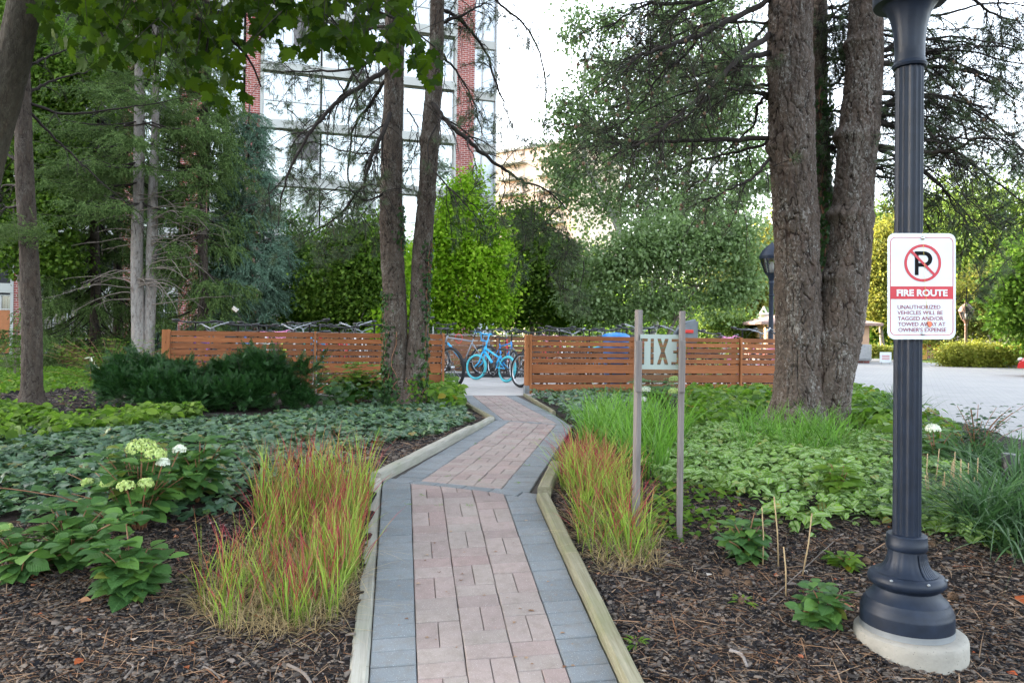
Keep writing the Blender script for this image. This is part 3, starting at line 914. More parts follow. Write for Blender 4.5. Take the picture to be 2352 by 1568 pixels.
# ------------------------------------------------------------------ lamp post close by
ZL = 3.24
lp = at(2081, 1460, ZL); LX, LY = lp.x, lp.y
lamp = thing('lamp_post', 'dark navy fluted lamp post with bell shaped foot on a round concrete plinth', 'lamp post', (LX, LY, .345))
lean = Matrix.Translation((LX, LY, .345)) @ Matrix.Rotation(R(-.45), 4, 'Y') @ Matrix.Translation((-LX, -LY, -.345))
fl16 = lambda w, i: .10 * (0.5 - 0.5 * math.cos(w * 16)) ** .6
def LB(prof, name, n=64, flute=None, mat='lampblue', smooth=True, cap=True, sharp=35):
    m = MB(); m.M = lean; m.lathe([(r, z - .0) for r, z in prof], n, (LX, LY, 0), flute, cap)
    return m.build(name, M[mat], lamp, smooth, angle=sharp)
LB([(.0565, .70), (.0565, 2.80)], 'shaft', 192, fl16, sharp=60)
LB([(.060, .757), (.078, .757), (.081, .753), (.081, .725), (.083, .722), (.083, .700), (.080, .693), (.078, .690)], 'collar', 48)
bell = [(.072, .700), (.074, .685), (.077, .66), (.083, .64), (.094, .618), (.108, .602), (.120, .594), (.126, .590)]
LB(bell, 'bell_foot', 96, lambda w, i: .025 * (0.5 - 0.5 * math.cos(w * 20)) ** 3 if 0 < i < 6 else 0)
LB([(.124, .592), (.136, .590), (.148, .582), (.155, .568), (.155, .553), (.146, .540), (.130, .533), (.127, .525), (.132, .512), (.144, .496), (.158, .482),
    (.163, .478), (.164, .474), (.172, .462), (.180, .446), (.182, .436), (.185, .432), (.186, .424), (.186, .346)], 'base_moulding', 96)
m = MB(); m.M = lean
for a in range(3):
    w = R(-75 + a * 120)
    m.lathe([(.005, 0), (.005, .004)], 10, (0, 0, 0))
LB([(.056, 2.79), (.066, 2.792), (.070, 2.802), (.066, 2.812), (.063, 2.816), (.063, 2.826), (.060, 2.835), (.060, 2.87)], 'neck_ring', 64)
LB([(.060, 2.85), (.061, 2.90), (.066, 2.955), (.078, 3.01), (.095, 3.05), (.115, 3.075), (.125, 3.08)], 'capital', 48, lambda w, i: .03 * abs(math.cos(w * 4)) ** 8)
LB([(.115, 3.070), (.145, 3.072), (.148, 3.080), (.148, 3.115), (.140, 3.122), (.12, 3.125)], 'lantern_ring', 64)
LB([(.118, 3.126), (.15, 3.20), (.175, 3.32), (.178, 3.45), (.165, 3.55)], 'glass_globe', 48, None, 'lampglass')
LB([(.18, 3.55), (.17, 3.62), (.11, 3.70), (.04, 3.76), (.015, 3.84), (.004, 3.90)], 'cap', 48)
m = MB(); pr = []
m.lathe([(.222, .12), (.225, .20), (.226, .30), (.225, .325), (.221, .338), (.212, .344), (.19, .346), (0.01, .346)], 120, (LX + .010, LY - .010, 0), lambda w, i: .012 * noise.noise((math.cos(w) * 3, math.sin(w) * 3, i * .8)) + .006 * noise.noise((math.cos(w) * 14, math.sin(w) * 14, i * 1.3)))
m.build('plinth', M['plinth'], lamp, True, angle=40)
m = MB(); m.M = lean
a0, a1 = R(-82), R(-38); ns = 14; vs = []; bl = bell[1:-1]
for k in range(ns + 1):
    w = a0 + (a1 - a0) * k / ns; rr_ = .0035 + (.0022 if k % 2 else 0)
    for (r_, z_) in bl: vs.append((LX + (r_ + rr_) * math.cos(w), LY + (r_ + rr_) * math.sin(w), z_))
nb_ = len(bl); m._add(vs, [(k * nb_ + j, (k + 1) * nb_ + j, (k + 1) * nb_ + j + 1, k * nb_ + j + 1) for k in range(ns) for j in range(nb_ - 1)])
m.build('access_door', M['lampblue'], lamp)
for w in (-35, -85, -140):
    m = MB(); m.M = lean; c_ = (LX + .151 * math.cos(R(w)), LY + .151 * math.sin(R(w)), .580); m.lathe([(.007, 0), (.007, .004), (.003, .007)], 8, c_); m.build('bolt', M['steel'], lamp)
# chipped, worn paint rim at the very bottom
LB([(.1868, .3465), (.1870, .372)], 'worn_rim', 64, lambda w, i: 0 if i == 0 else 0, 'steel', True, False)

# ------------------------------------------------------------------ writing helpers
def text_mesh(body, size, mat, parent, mtx, bold=0.0, sx=1.0, align='LEFT', depth=.0006, spacing=1.0, name='lettering'):
    cu = bpy.data.curves.new('lettering', 'FONT'); cu.body = body; cu.size = size; cu.align_x = align; cu.offset = bold; cu.extrude = depth
    cu.space_character = spacing; cu.resolution_u = 4
    tmp = bpy.data.objects.new('tmp', cu); COL.objects.link(tmp)
    dg = bpy.context.evaluated_depsgraph_get()
    me = bpy.data.meshes.new_from_object(tmp.evaluated_get(dg)); bpy.data.objects.remove(tmp)
    me.materials.clear(); me.materials.append(mat)
    for v in me.vertices: v.co.x *= sx
    o = link(name, me, mat, parent); o.matrix_basis = mtx; return o
def rrect(w, h, r, n=8):
    p = []
    for cx, cy, a0 in ((w / 2 - r, h / 2 - r, 0), (-w / 2 + r, h / 2 - r, 90), (-w / 2 + r, -h / 2 + r, 180), (w / 2 - r, -h / 2 + r, 270)):
        for k in range(n + 1):
            a = R(a0 + 90 * k / n); p.append((cx + r * math.cos(a), cy + r * math.sin(a)))
    return p
def ring(mb, outer, inner, z0, z1):
    n = len(outer)
    vs = [(x, y, z1) for x, y in outer] + [(x, y, z1) for x, y in inner] + [(x, y, z0) for x, y in outer] + [(x, y, z0) for x, y in inner]
    fs = []
    for i in range(n):
        j = (i + 1) % n
        fs += [(i, j, n + j, n + i), (2 * n + j, 2 * n + i, 3 * n + i, 3 * n + j), (i, 2 * n + i, 2 * n + j, j), (n + j, 3 * n + j, 3 * n + i, n + i)]
    mb._add(vs, fs)

# fire route sign: local x right, y up, z towards the viewer
sc_ = at(2117, 657.5, ZL - .075)
sg = thing('parking_sign', 'white and red no parking FIRE ROUTE sign bolted to the navy lamp post', 'sign', tuple(sc_))
SM = Matrix.Translation(sc_) @ Matrix.Rotation(R(1.5), 4, 'Z') @ Matrix.Rotation(R(-.8), 4, 'Y') @ Matrix.Rotation(PI / 2, 4, 'X')
SW, SH = .296, .453
k = SW / 160.0   # sign units: 160 wide as seen
def sgm(mb, name, mat, z=0):
    mb.M = SM @ Matrix.Translation((0, 0, z)) if False else None
    o = mb.build(name, mat, sg); o.matrix_basis = SM; return o
m = MB(); m.prism(rrect(SW, SH, .032), -.002, 0); sgm(m, 'panel', M['signw'])
m = MB(); ring(m, rrect(SW - .022 * 1, SH - .034, .024), rrect(SW - .027, SH - .039, .0215), .0004, .0010); sgm(m, 'border', M['signr'])
# symbol centre and ring (crop measured: centre 0.5,0.727 up; outer radius)
ry = SH / 2 - .127; rx = .004
def circ(r, n=64, cx=rx, cy=ry): return [(cx + r * math.cos(2 * PI * i / n), cy + r * math.sin(2 * PI * i / n)) for i in range(n)]
m = MB(); ring(m, circ(.080), circ(.0685), .0012, .0018)
d = .0052; L = .072
m.prism([(rx + (x * math.cos(R(-45)) - y * math.sin(R(-45))), ry + (x * math.sin(R(-45)) + y * math.cos(R(-45)))) for x, y in ((-L, -d), (L, -d), (L, d), (-L, d))], .0022, .0028)
sgm(m, 'prohibition_ring', M['signr'])
m = MB(); x0 = rx - .034; y0 = ry - .052; w = .019
m.prism([(x0, y0), (x0 + w * .85, y0), (x0 + w * .85, y0 + .102), (x0, y0 + .102)], .0006, .0012)
Bo = [(x0 + w * .85, y0 + .102)] + [(x0 + .040 + .036 * math.cos(a), y0 + .069 + .033 * math.sin(a)) for a in np.linspace(PI / 2, -PI / 2, 16)] + [(x0 + w * .85, y0 + .036)]
Bi = [(x0 + w * .85, y0 + .086)] + [(x0 + .040 + .018 * math.cos(a), y0 + .069 + .0165 * math.sin(a)) for a in np.linspace(PI / 2, -PI / 2, 16)] + [(x0 + w * .85, y0 + .052)]
n = len(Bo)
m._add([(x, y, .0012) for x, y in Bo] + [(x, y, .0012) for x, y in Bi], [(i, i + 1, n + i + 1, n + i) for i in range(n - 1)])
sgm(m, 'letter_p', M['signk'])
by0 = SH / 2 - .281; by1 = SH / 2 - .2265
m = MB(); m.prism([(-SW / 2 + .0135, by0), (SW / 2 - .0135, by0), (SW / 2 - .0135, by1), (-SW / 2 + .0135, by1)], .0004, .0011); sgm(m, 'red_band', M['signr'])
o = text_mesh('FIRE ROUTE', .0385, M['signw'], sg, SM @ Matrix.Translation((0.0, by0 + .0135, .0018)), .0014, 1.08, 'CENTER')
for i, ln in enumerate(['UNAUTHORIZED', 'VEHICLES WILL BE', 'TAGGED AND/OR', 'TOWED AWAY AT', "OWNER'S EXPENSE"]):
    text_mesh(ln, .0235, M['signm'], sg, SM @ Matrix.Translation((-.106 + .001 * i, SH / 2 - .323 - i * .0243, .0008)), .0002, 1.03, 'LEFT', .0003)
for yy in (SH / 2 - .021, -SH / 2 + .024):
    m = MB(); m.lathe([(.0075, .0), (.0075, .003), (.004, .0055), (.001, .006)], 12); o = m.build('bolt', M['alu'], sg, True); o.matrix_basis = SM @ Matrix.Translation((.004, yy, .0012))
m = MB(); pts = [(0.002, SH / 2 + .003), (.002, SH / 2 - .05), (.008, .10), (.012, .0), (.020, -.07), (.026, -.14), (.028, -.155)]
m.tube([(x, y, .004 + .004 * math.sin(i)) for i, (x, y) in enumerate(pts)], .0007, 5); sgm(m, 'yellow_string', plain('yellow_string', c3(.6, .5, .1), .8))
m = MB(); m.prism([(.022, -.150), (.036, -.150), (.040, -.168), (.030, -.176), (.024, -.165)], .004, .009); sgm(m, 'torn_tape', plain('torn_tape', c3(.75, .2, .1), .7))
for yy in (SH / 2 - .021, -SH / 2 + .024):
    m = MB(); m.box((.0, yy, -.011), (.05, .02, .016)); sgm(m, 'bracket', M['steel'])

# ------------------------------------------------------------------ exit sign on two stakes, seen from behind
Zs = 4.22
pr_ = grd(1566, 1243); prt = Vector((pr_.x, pr_.y, 0)); plx = at(1466, 1130, Zs + .05)
ex = thing('exit_sign', 'frosted glass EXIT sign seen reversed between two weathered stakes', 'sign', (pr_.x, pr_.y, pr_.z))
def stake(x, y, z0, z1, w, d, rot, nm='stake'):
    m = MB(); m.box(((z1 - z0) / 2, 0, 0), (z1 - z0, w, d), .002)
    o = m.build(nm, M['oldwood'], ex); o.matrix_basis = Matrix.Translation((x, y, z0)) @ Matrix.Rotation(rot, 4, 'Z') @ Matrix.Rotation(-PI / 2, 4, 'Y') @ Matrix.Rotation(PI / 2, 4, 'X')
xr = at(1566, 800, Zs).x; xl = at(1466, 800, Zs + .05).x
topz = at(1466, 713, Zs).z
stake(xr, Zs + .0, gzf(xr, Zs) - .1, topz, .031, .034, 0)
stake(xl, Zs + .05, gzf(xl, Zs) - .1, topz + .005, .033, .036, R(28))
stake(xr - .004, Zs - .030, at(0, 890, Zs).z + .03, at(0, 772, Zs).z + .03, .034, .02, 0, 'clamp_batten')
stake(xl - .004, Zs + .016, at(0, 890, Zs).z + .025, at(0, 772, Zs).z + .025, .038, .02, R(10), 'clamp_batten')
w_ = xr - xl; yg = Zs + .02
zg0, zg1 = at(1516, 892, Zs).z, at(1516, 772, Zs).z
m = MB(); m.box(((xl + xr) / 2, yg + .008, (zg0 + zg1) / 2), (w_ - .01, .004, zg1 - zg0)); m.build('glass_pane', M['clear'], ex)
cu = bpy.data.curves.new('film', 'CURVE'); cu.dimensions = '2D'; cu.fill_mode = 'BOTH'; cu.extrude = .0005
def spl(pts):
    s = cu.splines.new('POLY'); s.points.add(len(pts) - 1); s.use_cyclic_u = True
    for p, (x, y) in zip(s.points, pts): p.co = (x, y, 0, 1)
zf0, zf1 = at(1516, 848.5, Zs).z, at(1516, 768, Zs).z; fh = zf1 - zf0
U = w_ / 360.0          # 360 crop units between the stake centres
X0 = -12 * U            # crop x 58 at the left stake centre
def lx(c): return (c - 52) * U
def ly(c): return zf0 + (622 - c) / (622 - 292) * fh
spl([(lx(60), ly(622)), (lx(412), ly(622)), (lx(412), ly(292)), (lx(60), ly(292))])
T_ = [(30, 332), (125, 332), (125, 360), (96, 360), (96, 578), (66, 578), (66, 332)]
spl([(lx(a), ly(b)) for a, b in [(64, 332), (125, 332), (125, 360), (96, 360), (96, 578), (68, 578), (68, 360), (64, 360)]])
spl([(lx(a), ly(b)) for a, b in [(150, 332), (178, 332), (178, 578), (150, 578)]])
spl([(lx(a), ly(b)) for a, b in [(207, 332), (238, 332), (256, 395), (274, 332), (305, 332), (272, 452), (305, 578), (274, 578), (255, 505), (236, 578), (205, 578), (240, 452)]])
spl([(lx(a), ly(b)) for a, b in [(330, 332), (402, 332), (402, 578), (330, 578), (330, 550), (375, 550), (375, 470), (346, 470), (346, 442), (375, 442), (375, 360), (330, 360)]])
tmp = bpy.data.objects.new('tmp', cu); COL.objects.link(tmp); dg = bpy.context.evaluated_depsgraph_get()
me = bpy.data.meshes.new_from_object(tmp.evaluated_get(dg)); bpy.data.objects.remove(tmp); me.materials.clear()
o = link('frosted_film', me, M['film'], ex); o.matrix_basis = Matrix.Translation((xl, yg, 0)) @ Matrix.Rotation(PI / 2, 4, 'X')

# ------------------------------------------------------------------ apartment tower
BA = Vector((-12.4, 36.0)); bd = Vector((1, .3)).normalized(); bn = Vector((bd.y, -bd.x))     # bn faces the camera side
BANG = math.atan2(bd.y, bd.x)
def sU(u, v=770):
    a, _ = _wo(u, v); k = a / F            # X = k*Z
    # (BA + bd*s): x = k*y
    return (k * BA.y - BA.x) / (bd.x - k * bd.y)
tw = thing('apartment_building', 'tall red brick apartment tower with pale concrete bands and big windows', 'building', (BA.x, BA.y, .4), BANG)
def bb(mb, s0, s1, z0, z1, d0, d1): mb.box(((s0 + s1) / 2, (d0 + d1) / 2, (z0 + z1) / 2 - .4), (s1 - s0, abs(d1 - d0), z1 - z0))
FLZ = [3.6 + 2.8 * i for i in range(14)]          # top of each concrete band
ZT = FLZ[-1]
sE = sU(1082)                                     # right end of front
mb = MB(); bb(mb, -56, sE - .4, .4, ZT - .1, 1.4, 9.0); mb.build('core', M['inside'], tw, world=False)
mb = MB(); bb(mb, -56, sE, .3, ZT, 9.0, 9.3); bb(mb, sE - .35, sE, .3, ZT, .0, 9.0); bb(mb, -56.3, -56, .3, ZT, 0, 9.3); mb.build('brick_wall', M['brick'], tw, world=False)
mb = MB(); bb(mb, -56.3, sE + .2, ZT, ZT + .3, -.2, 9.5); mb.build('roof', M['slab'], tw, world=False)
piers = [(-56, -49), (-44, -42.5), (-37.5, -36), (-31, -29.5), (-25, -23.5), (sU(30), sU(55)), (sU(268), sU(306)), (sU(408), sU(470)), (sU(556), sU(590)), (sU(1041), sE - .35)]
mb = MB()
for a, b in piers: bb(mb, a, b, .3, ZT, 0, .4)
# low sills of brick in narrow right-hand bay
mb.build('brick_pier', M['brick'], tw, world=False)
bays = []
for i in range(len(piers) - 1): bays.append((piers[i][1], piers[i + 1][0]))
mb = MB()
for fz in FLZ:
    for i, (a, b) in enumerate(bays): bb(mb, a, b, fz - .42, fz, -.06, .40)
for i, (a, b) in enumerate(bays):
    if b - a > 2: bb(mb, a, a + .12, .4, ZT, -.04, .38); bb(mb, b - .12, b, .4, ZT, -.04, .38)
mb.build('concrete_band', M['slab'], tw, world=False)
rb = random.Random(5)
def window(s0, s1, z0, z1, dark=False, cur=True, tr=.95, parent=tw):
    w, h = s1 - s0, z1 - z0; f = MB(); t = .045
    for x in (t / 2, w - t / 2): f.box((x, 0, h / 2), (t, .07, h))
    for z in (t / 2, h - t / 2, tr): f.box((w / 2, 0, z), (w - 2 * t, .065, t))
    o = f.build('window', M['wframe'], parent, world=False); o.location = (s0, .20, z0 - .4)
    p = MB()
    p.box((w / 2, .01, h / 2), (w - t, .006, h - t))
    q = p.build('pane', M['glass'], o, world=False)
    if dark:
        p = MB(); p.box((w / 2, -.03, tr + (h - tr) / 2), (w - .1, .03, h - tr - .08)); p.build('open_sash', M['wdark'], o, world=False)
    elif cur:
        p = MB(); n = int(w / .07)
        zz = t if rb.random() < .8 else tr
        xs = np.linspace(.03, w - .03, n)
        vs = []; fs = []
        for i, x in enumerate(xs):
            d = .22 + .03 * math.sin(i * 1.7) + rb.uniform(-.006, .006)
            vs += [(x, d, zz), (x, d, h - t)]
            if i: fs.append((2 * i - 2, 2 * i, 2 * i + 1, 2 * i - 1))
        p._add(vs, fs); p.build('curtain', M['curtain'], o, world=False, smooth=True)
    return o
main = [592, 640, 690, 700, 785, 870, 935, 1006]
main = [sU(u) for u in (594, 641, 689)]
nwin = 0
for fi, fz in enumerate([.55] + FLZ[:-1]):
    top = (FLZ[0] if fi == 0 else FLZ[fi]) - .42
    for bi, (a, b) in enumerate(bays):
        if bi < 4 or (bi < len(bays) - 2 and (fi > 4 or bi < 6)): continue
        L = b - a - .24; n = max(1, round(L / 1.45)); 
        if b - a > 8: n = 7
        wd = L / n
        for j in range(n):
            if nwin >= 100 or fi > 11: break
            s0 = a + .12 + j * wd; 
            if j in (2, 5) and n == 7: s0 += .08
            dk = (bi == len(bays) - 1 and j == 1 and fi in (3, 5))
            if fi == 0 and bi < 8: continue
            window(s0 + .001, s0 + wd - .001, fz + .02, top, dk); nwin += 1
# narrow lit bay right of the brick strip (side return)
mb = MB()
for fi, fz in enumerate(FLZ[:-1]):
    mb = MB(); bb(mb, sE, sE + 1.5, fz - .42, fz, 1.0, 4); mb.build('side_band', M['slab'], tw, world=False)
mb = MB(); bb(mb, sE, sE + 1.4, 1, ZT - .5, 1.15, 3.8); mb.build('side_bay_glazing', plain('side_glazing', c3(.60, .66, .70), .12, .1), tw, world=False)
mb = MB(); bb(mb, sE + 1.4, sE + 1.5, 1, ZT, .95, 4); bb(mb, sE + .68, sE + .76, 1, ZT, 1.1, 1.2); mb.build('side_mullion', M['wframe'], tw, world=False)
# ground floor glazing with vertical blinds and doors
def patio_window(s0, s1, n, warm=False):
    w = s1 - s0; h = 2.6; f = MB()
    for i in range(n + 1): f.box((w * i / n, 0, h / 2), (.06, .08, h))
    for z in (.03, h - .03, 1.95): f.box((w / 2, 0, z), (w, .07, .05))
    o = f.build('patio_window', M['wframe'], tw, world=False); o.location = (s0, .12, .1)
    p = MB(); p.box((w / 2, .01, h / 2), (w - .05, .006, h - .05)); p.build('pane', M['glass'], o, world=False)
    p = MB(); x = .08
    while x < w - .1:
        if not (n > 2 and (x / w * n) % 3 < 1 and False):
            p.box((0, 0, 0), (.085, .004, h - .2), 0, Matrix.Translation((x, .16, h / 2)) @ Matrix.Rotation(R(rb.uniform(25, 50)), 4, 'Z'))
        x += .105
    p.build('vertical_blind', M['blind'], o, world=False)
for a, b, n in ((sU(-60), sU(28), 3), (sU(58), sU(152), 3), (sU(160), sU(266), 3), (sU(308), sU(408), 3), (sU(472), sU(554), 2), (sU(592), sU(760), 4), (sU(762), sU(1040), 6)):
    patio_window(a, b, n)
m = MB(); bb(m, sU(-45), sU(27), .5, 2.4, .05, .12); m.build('orange_door', plain('orange_door_paint', c3(.34, .12, .04), .6), tw, world=False)

# distant apartment block; orange sunlight and haze are put into its pale colours
db = thing('apartment_building', 'distant apartment block with stacked balconies, its walls coloured as sunlit', 'building', (0, 138, 0), R(-34))
m = MB(); m.box((0, 9, 18), (26, 18, 36)); m.build('wall', plain('sun_tinted_wall', c3(.78, .60, .48), .9, var=.05, sc=.3), db, world=False)
mrail, mdoor = plain('balcony_rail', c3(.78, .64, .52), .8), plain('shaded_glass', c3(.5, .4, .33), .4)
for k in range(3, 12):
    for j in range(3):
        x = -8.5 + j * 8.5
        m = MB(); m.box((x, -.8, 2.9 * k + 1.5), (5.6, 1.8, .25)); q = m.build('balcony', M['slab'], db, world=False)
        m = MB(); m.box((x, -1.65, 2.9 * k + 2.1), (5.6, .1, 1.0)); m.build('parapet', mrail, q, world=False)
        m = MB(); m.box((x, -.03, 2.9 * k + 2.9), (4.4, .1, 2.0)); m.build('balcony_door', mdoor, db, world=False)
m = MB(); m.box((0, 9, 36.2), (27, 19, .5)); m.build('roof', M['slab'], db, world=False)

# ------------------------------------------------------------------ gate house
GZ = 37.0
gl_ = at(1738, 800, GZ).x; gr_ = at(2014, 800, GZ).x; gc = (gl_ + gr_) / 2; gw = gr_ - gl_
gh = thing('gate_house', 'small tan gate house with overhanging hipped roof beyond the big pine', 'building', (gc, GZ + 1.6, .45))
ez = at(1876, 741, GZ).z - .45
m = MB(); w, d = gw / 2, gw / 2 * .75; hp = .62
m._add([(-w, -d, ez), (w, -d, ez), (w, d, ez), (-w, d, ez), (-.5, 0, ez + hp), (.5, 0, ez + hp), (-w, -d, ez - .12), (w, -d, ez - .12), (w, d, ez - .12), (-w, d, ez - .12)],
       [(0, 1, 5, 4), (1, 2, 5), (2, 3, 4, 5), (3, 0, 4), (6, 7, 1, 0), (7, 8, 2, 1), (8, 9, 3, 2), (9, 6, 0, 3), (9, 8, 7, 6)])
m.build('roof', M['roof'], gh, world=False)
m = MB()
for sx in (-1, 1):
    for sy in (-1, 1): m.box((sx * (w - .75), sy * (d - .75), ez / 2 - .05), (.55, .55, ez - .1))
m.box((0, 0, .55), (2 * w - 1.7, 2 * d - 1.7, 1.1)); m.box((0, 0, ez - .45), (2 * w - 1.5, 2 * d - 1.5, .65)); m.build('wall', M['stucco'], gh, world=False)
m = MB(); m.box((0, 0, .25), (2 * w - .9, 2 * d - .9, .5)); m.build('brick_base', M['brick'], gh, world=False)
m = MB(); m.box((0, 0, ez / 2), (2 * w - 2.0, 2 * d - 2.0, ez - .4)); m.build('glazing', M['glass'], gh, world=False)
m = MB(); m.box((w - 1.1, -d + .05, .55), (.9, .45, .8), .03); m.box((w - 1.1, -d - .19, .55), (.7, .03, .6)); m.build('air_conditioner', plain('ac_grey', c3(.3, .3, .31), .6), gh, world=False)
cp = thing('cupola_lantern', 'little pale lantern standing behind the gate house roof', 'lantern', (at(1754, 740, 44).x, 44, at(1754, 730, 44).z - .4))
m = MB(); m.lathe([(.3, 0), (.34, .5), (.3, .55), (.42, .58), (.12, .9), (.03, 1.1)], 12); m.build('lantern_body', plain('lantern_paint', c3(.5, .42, .36), .6), cp, True, world=False, angle=30)
m = MB(); m.tube([(0, 0, -2.6), (0, 0, 0)], .06, 8); m.build('pole', M['steel'], cp, world=False)
sb = thing('notice_board', 'small white notice leaning at the gate house kerb', 'sign', (at(2010, 830, 36).x, 35.0, .484))
m = MB(); m.box((0, 0, .32), (.55, .03, .5), .005); m.build('panel', M['signw'], sb, world=False)
m = MB(); m.box((-.2, 0, .05), (.03, .03, .12)); m.box((.2, 0, .05), (.03, .03, .12)); m.build('leg', M['steel'], sb, world=False)
m = MB()
for z in (.40, .32, .24): m.box((0, -.018, z), (.36, .004, .03))
m.build('lettering', M['signr'], sb, world=False)
# barrier arm
ba = thing('barrier_gate', 'red and white striped barrier arm with a stop disc by the far road', 'barrier', (at(2120, 800, 46).x, 46, .45))
m = MB(); L = 4.2; m.box((0, 0, .5), (.35, .35, 1.0), .04); m.build('housing', plain('barrier_orange', c3(.6, .3, .06), .5), ba, world=False)
m = MB(); m.box((L / 2, 0, .9), (L, .04, .13)); m.build('arm', M['signw'], ba, world=False)
m = MB()
for i in range(4): m.box((.5 + i * 1.05, 0, .9), (.45, .05, .135))
m.build('red_stripe', M['signr'], ba, world=False)
m = MB(); m.prism([(.32 * math.cos(R(22.5 + 45 * i)), .32 * math.sin(R(22.5 + 45 * i))) for i in range(8)], -.02, .02, Matrix.Translation((.75, -.06, .9)) @ Matrix.Rotation(PI / 2, 4, 'X')); m.build('stop_disc', plain('stop_orange', c3(.75, .28, .05), .5), ba, world=False)
# low brick wall
m = MB(); m.box((0, 0, .3), (12, .35, .6)); o = m.build('brick_wall', M['brick']); o.location = (at(2210, 800, 50).x, 50, .45); tag(o, 'low pinkish brick wall beyond the barrier arm', 'wall')
# far lantern at right
def small_lamp(u, vtop, Z, label, vb, sc=1.0, blue=False):
    p = at(u, vb, Z); zt = at(u, vtop, Z).z
    mt = M['lampblue'] if blue else plain('bronze_lamp_paint', c3(.13, .075, .055), .5)
    t = thing('street_lamp', label, 'lamp post', (p.x, Z, .45))
    H = zt - .45; s = sc
    m = MB(); m.lathe([(.16 * s, 0), (.16 * s, .25), (.10 * s, .5), (.065 * s, .6), (.055 * s, H - 1.1 * s), (.075 * s, H - 1.05 * s), (.06 * s, H - 1.0 * s), (.11 * s, H - .86 * s), (.18 * s, H - .80 * s)], 20)
    if blue:
        m.lathe([(.066 * s, 1.35), (.072 * s, 1.36), (.066 * s, 1.37)], 20); m.lathe([(.066 * s, 2.25), (.085 * s, 2.27), (.066 * s, 2.29)], 20)
    m.build('pole', mt, t, True, world=False, angle=35)
    m = MB(); m.lathe([(.16 * s, H - .80 * s), (.26 * s, H - .55 * s), (.29 * s, H - .42 * s)], 20, cap=False); m.build('glass_bowl', M['lampglass'], t, True, world=False)
    m = MB(); m.lathe([(.31 * s, H - .44 * s), (.32 * s, H - .36 * s), (.24 * s, H - .22 * s), (.12 * s, H - .10 * s), (.03 * s, H - .03 * s), (.01, H)], 20)
    for i in range(8):
        a = 2 * PI * i / 8; m.tube([(.165 * s * math.cos(a), .165 * s * math.sin(a), H - .8 * s), (.265 * s * math.cos(a), .265 * s * math.sin(a), H - .55 * s), (.295 * s * math.cos(a), .295 * s * math.sin(a), H - .42 * s)], .012 * s, 5)
    m.build('hood', mt, t, True, world=False, angle=35)
    m = MB(); m.lathe([(.05, H - .78 * s), (.06, H - .6 * s), (.03, H - .5 * s)], 10); m.build('bulb', M['signw'], t, True, world=False)
small_lamp(2218, 694, 34, 'small bronze lantern post standing in the sunlit shrubs far right', 800)
small_lamp(1770, 556, 19.0, 'navy fluted lamp post half hidden behind the big pine trunk', 800, 1.0, True)

# ------------------------------------------------------------------ red car at the right edge
cz = 24.0
cp0 = at(2336, 850, cz)
car = thing('parked_car', 'red car entering the picture at the right edge', 'car', (cp0.x, cz, .484), R(-36))
prof = [(0, .28), (.03, .45), (.16, .62), (.9, .74), (1.45, 1.22), (2.6, 1.27), (3.3, .90), (4.1, .82), (4.2, .35)]
m = MB(); n = len(prof)
vs = []
for y, ins in ((0, .10), (.25, 0), (1.45, 0), (1.7, .10)):
    vs += [(x, y, z - (ins if z > .6 else 0)) for x, z in prof]
fs = [(j * n + i, j * n + i + 1, (j + 1) * n + i + 1, (j + 1) * n + i) for j in range(3) for i in range(n - 1)] + [tuple(range(n)), tuple(range(3 * n, 4 * n))[::-1]]
fs += [(0, n, 2 * n, 3 * n, 4 * n - 1, 3 * n - 1, 2 * n - 1, n - 1)]
m._add(vs, fs); m.build('body', paint('red_car_paint', c3(.42, .015, .015), .2), car, True, world=False, angle=30)
for y in (-.004, 1.704):
    m = MB(); m.prism([(1.12, .80), (1.50, 1.13), (2.0, 1.16), (2.0, .80)], -.01, .01, Matrix.Translation((0, y + (.05 if y < 1 else -.05), 0)) @ Matrix.Rotation(PI / 2, 4, 'X')); m.build('side_window', M['inside'], car, world=False)
    m = MB(); m.prism([(2.06, .80), (2.06, 1.16), (2.55, 1.16), (3.15, .86)], -.01, .01, Matrix.Translation((0, y + (.05 if y < 1 else -.05), 0)) @ Matrix.Rotation(PI / 2, 4, 'X')); m.build('side_window', M['inside'], car, world=False)
m = MB(); m.box((0, 0, 0), (.50, 1.3, .012), 0, Matrix.Translation((1.235, .85, 1.035)) @ Matrix.Rotation(-math.atan2(.42, .45), 4, 'Y')); m.build('windscreen', M['inside'], car, world=False)
for y in (.25, 1.45):
    m = MB(); m.box((.06, y, .56), (.1, .3, .1), .03); m.build('headlight', M['alu'], car, world=False)
for x in (.52, 3.4):
    for y in (-.02, 1.55):
        m = MB(); m.tube([(x, y, .30), (x, y + .18, .30)], .31, 28); w = m.build('wheel', M['tyre'], car, world=False)
        m = MB(); m.tube([(x, y - .012, .30), (x, y, .30)], .20, 20)
        for a in range(5):
            m.tube([(x, y - .02, .30), (x + .19 * math.cos(a * 1.2566), y - .02, .30 + .19 * math.sin(a * 1.2566))], .025, 6)
        m.build('rim', M['alu'], w, world=False)
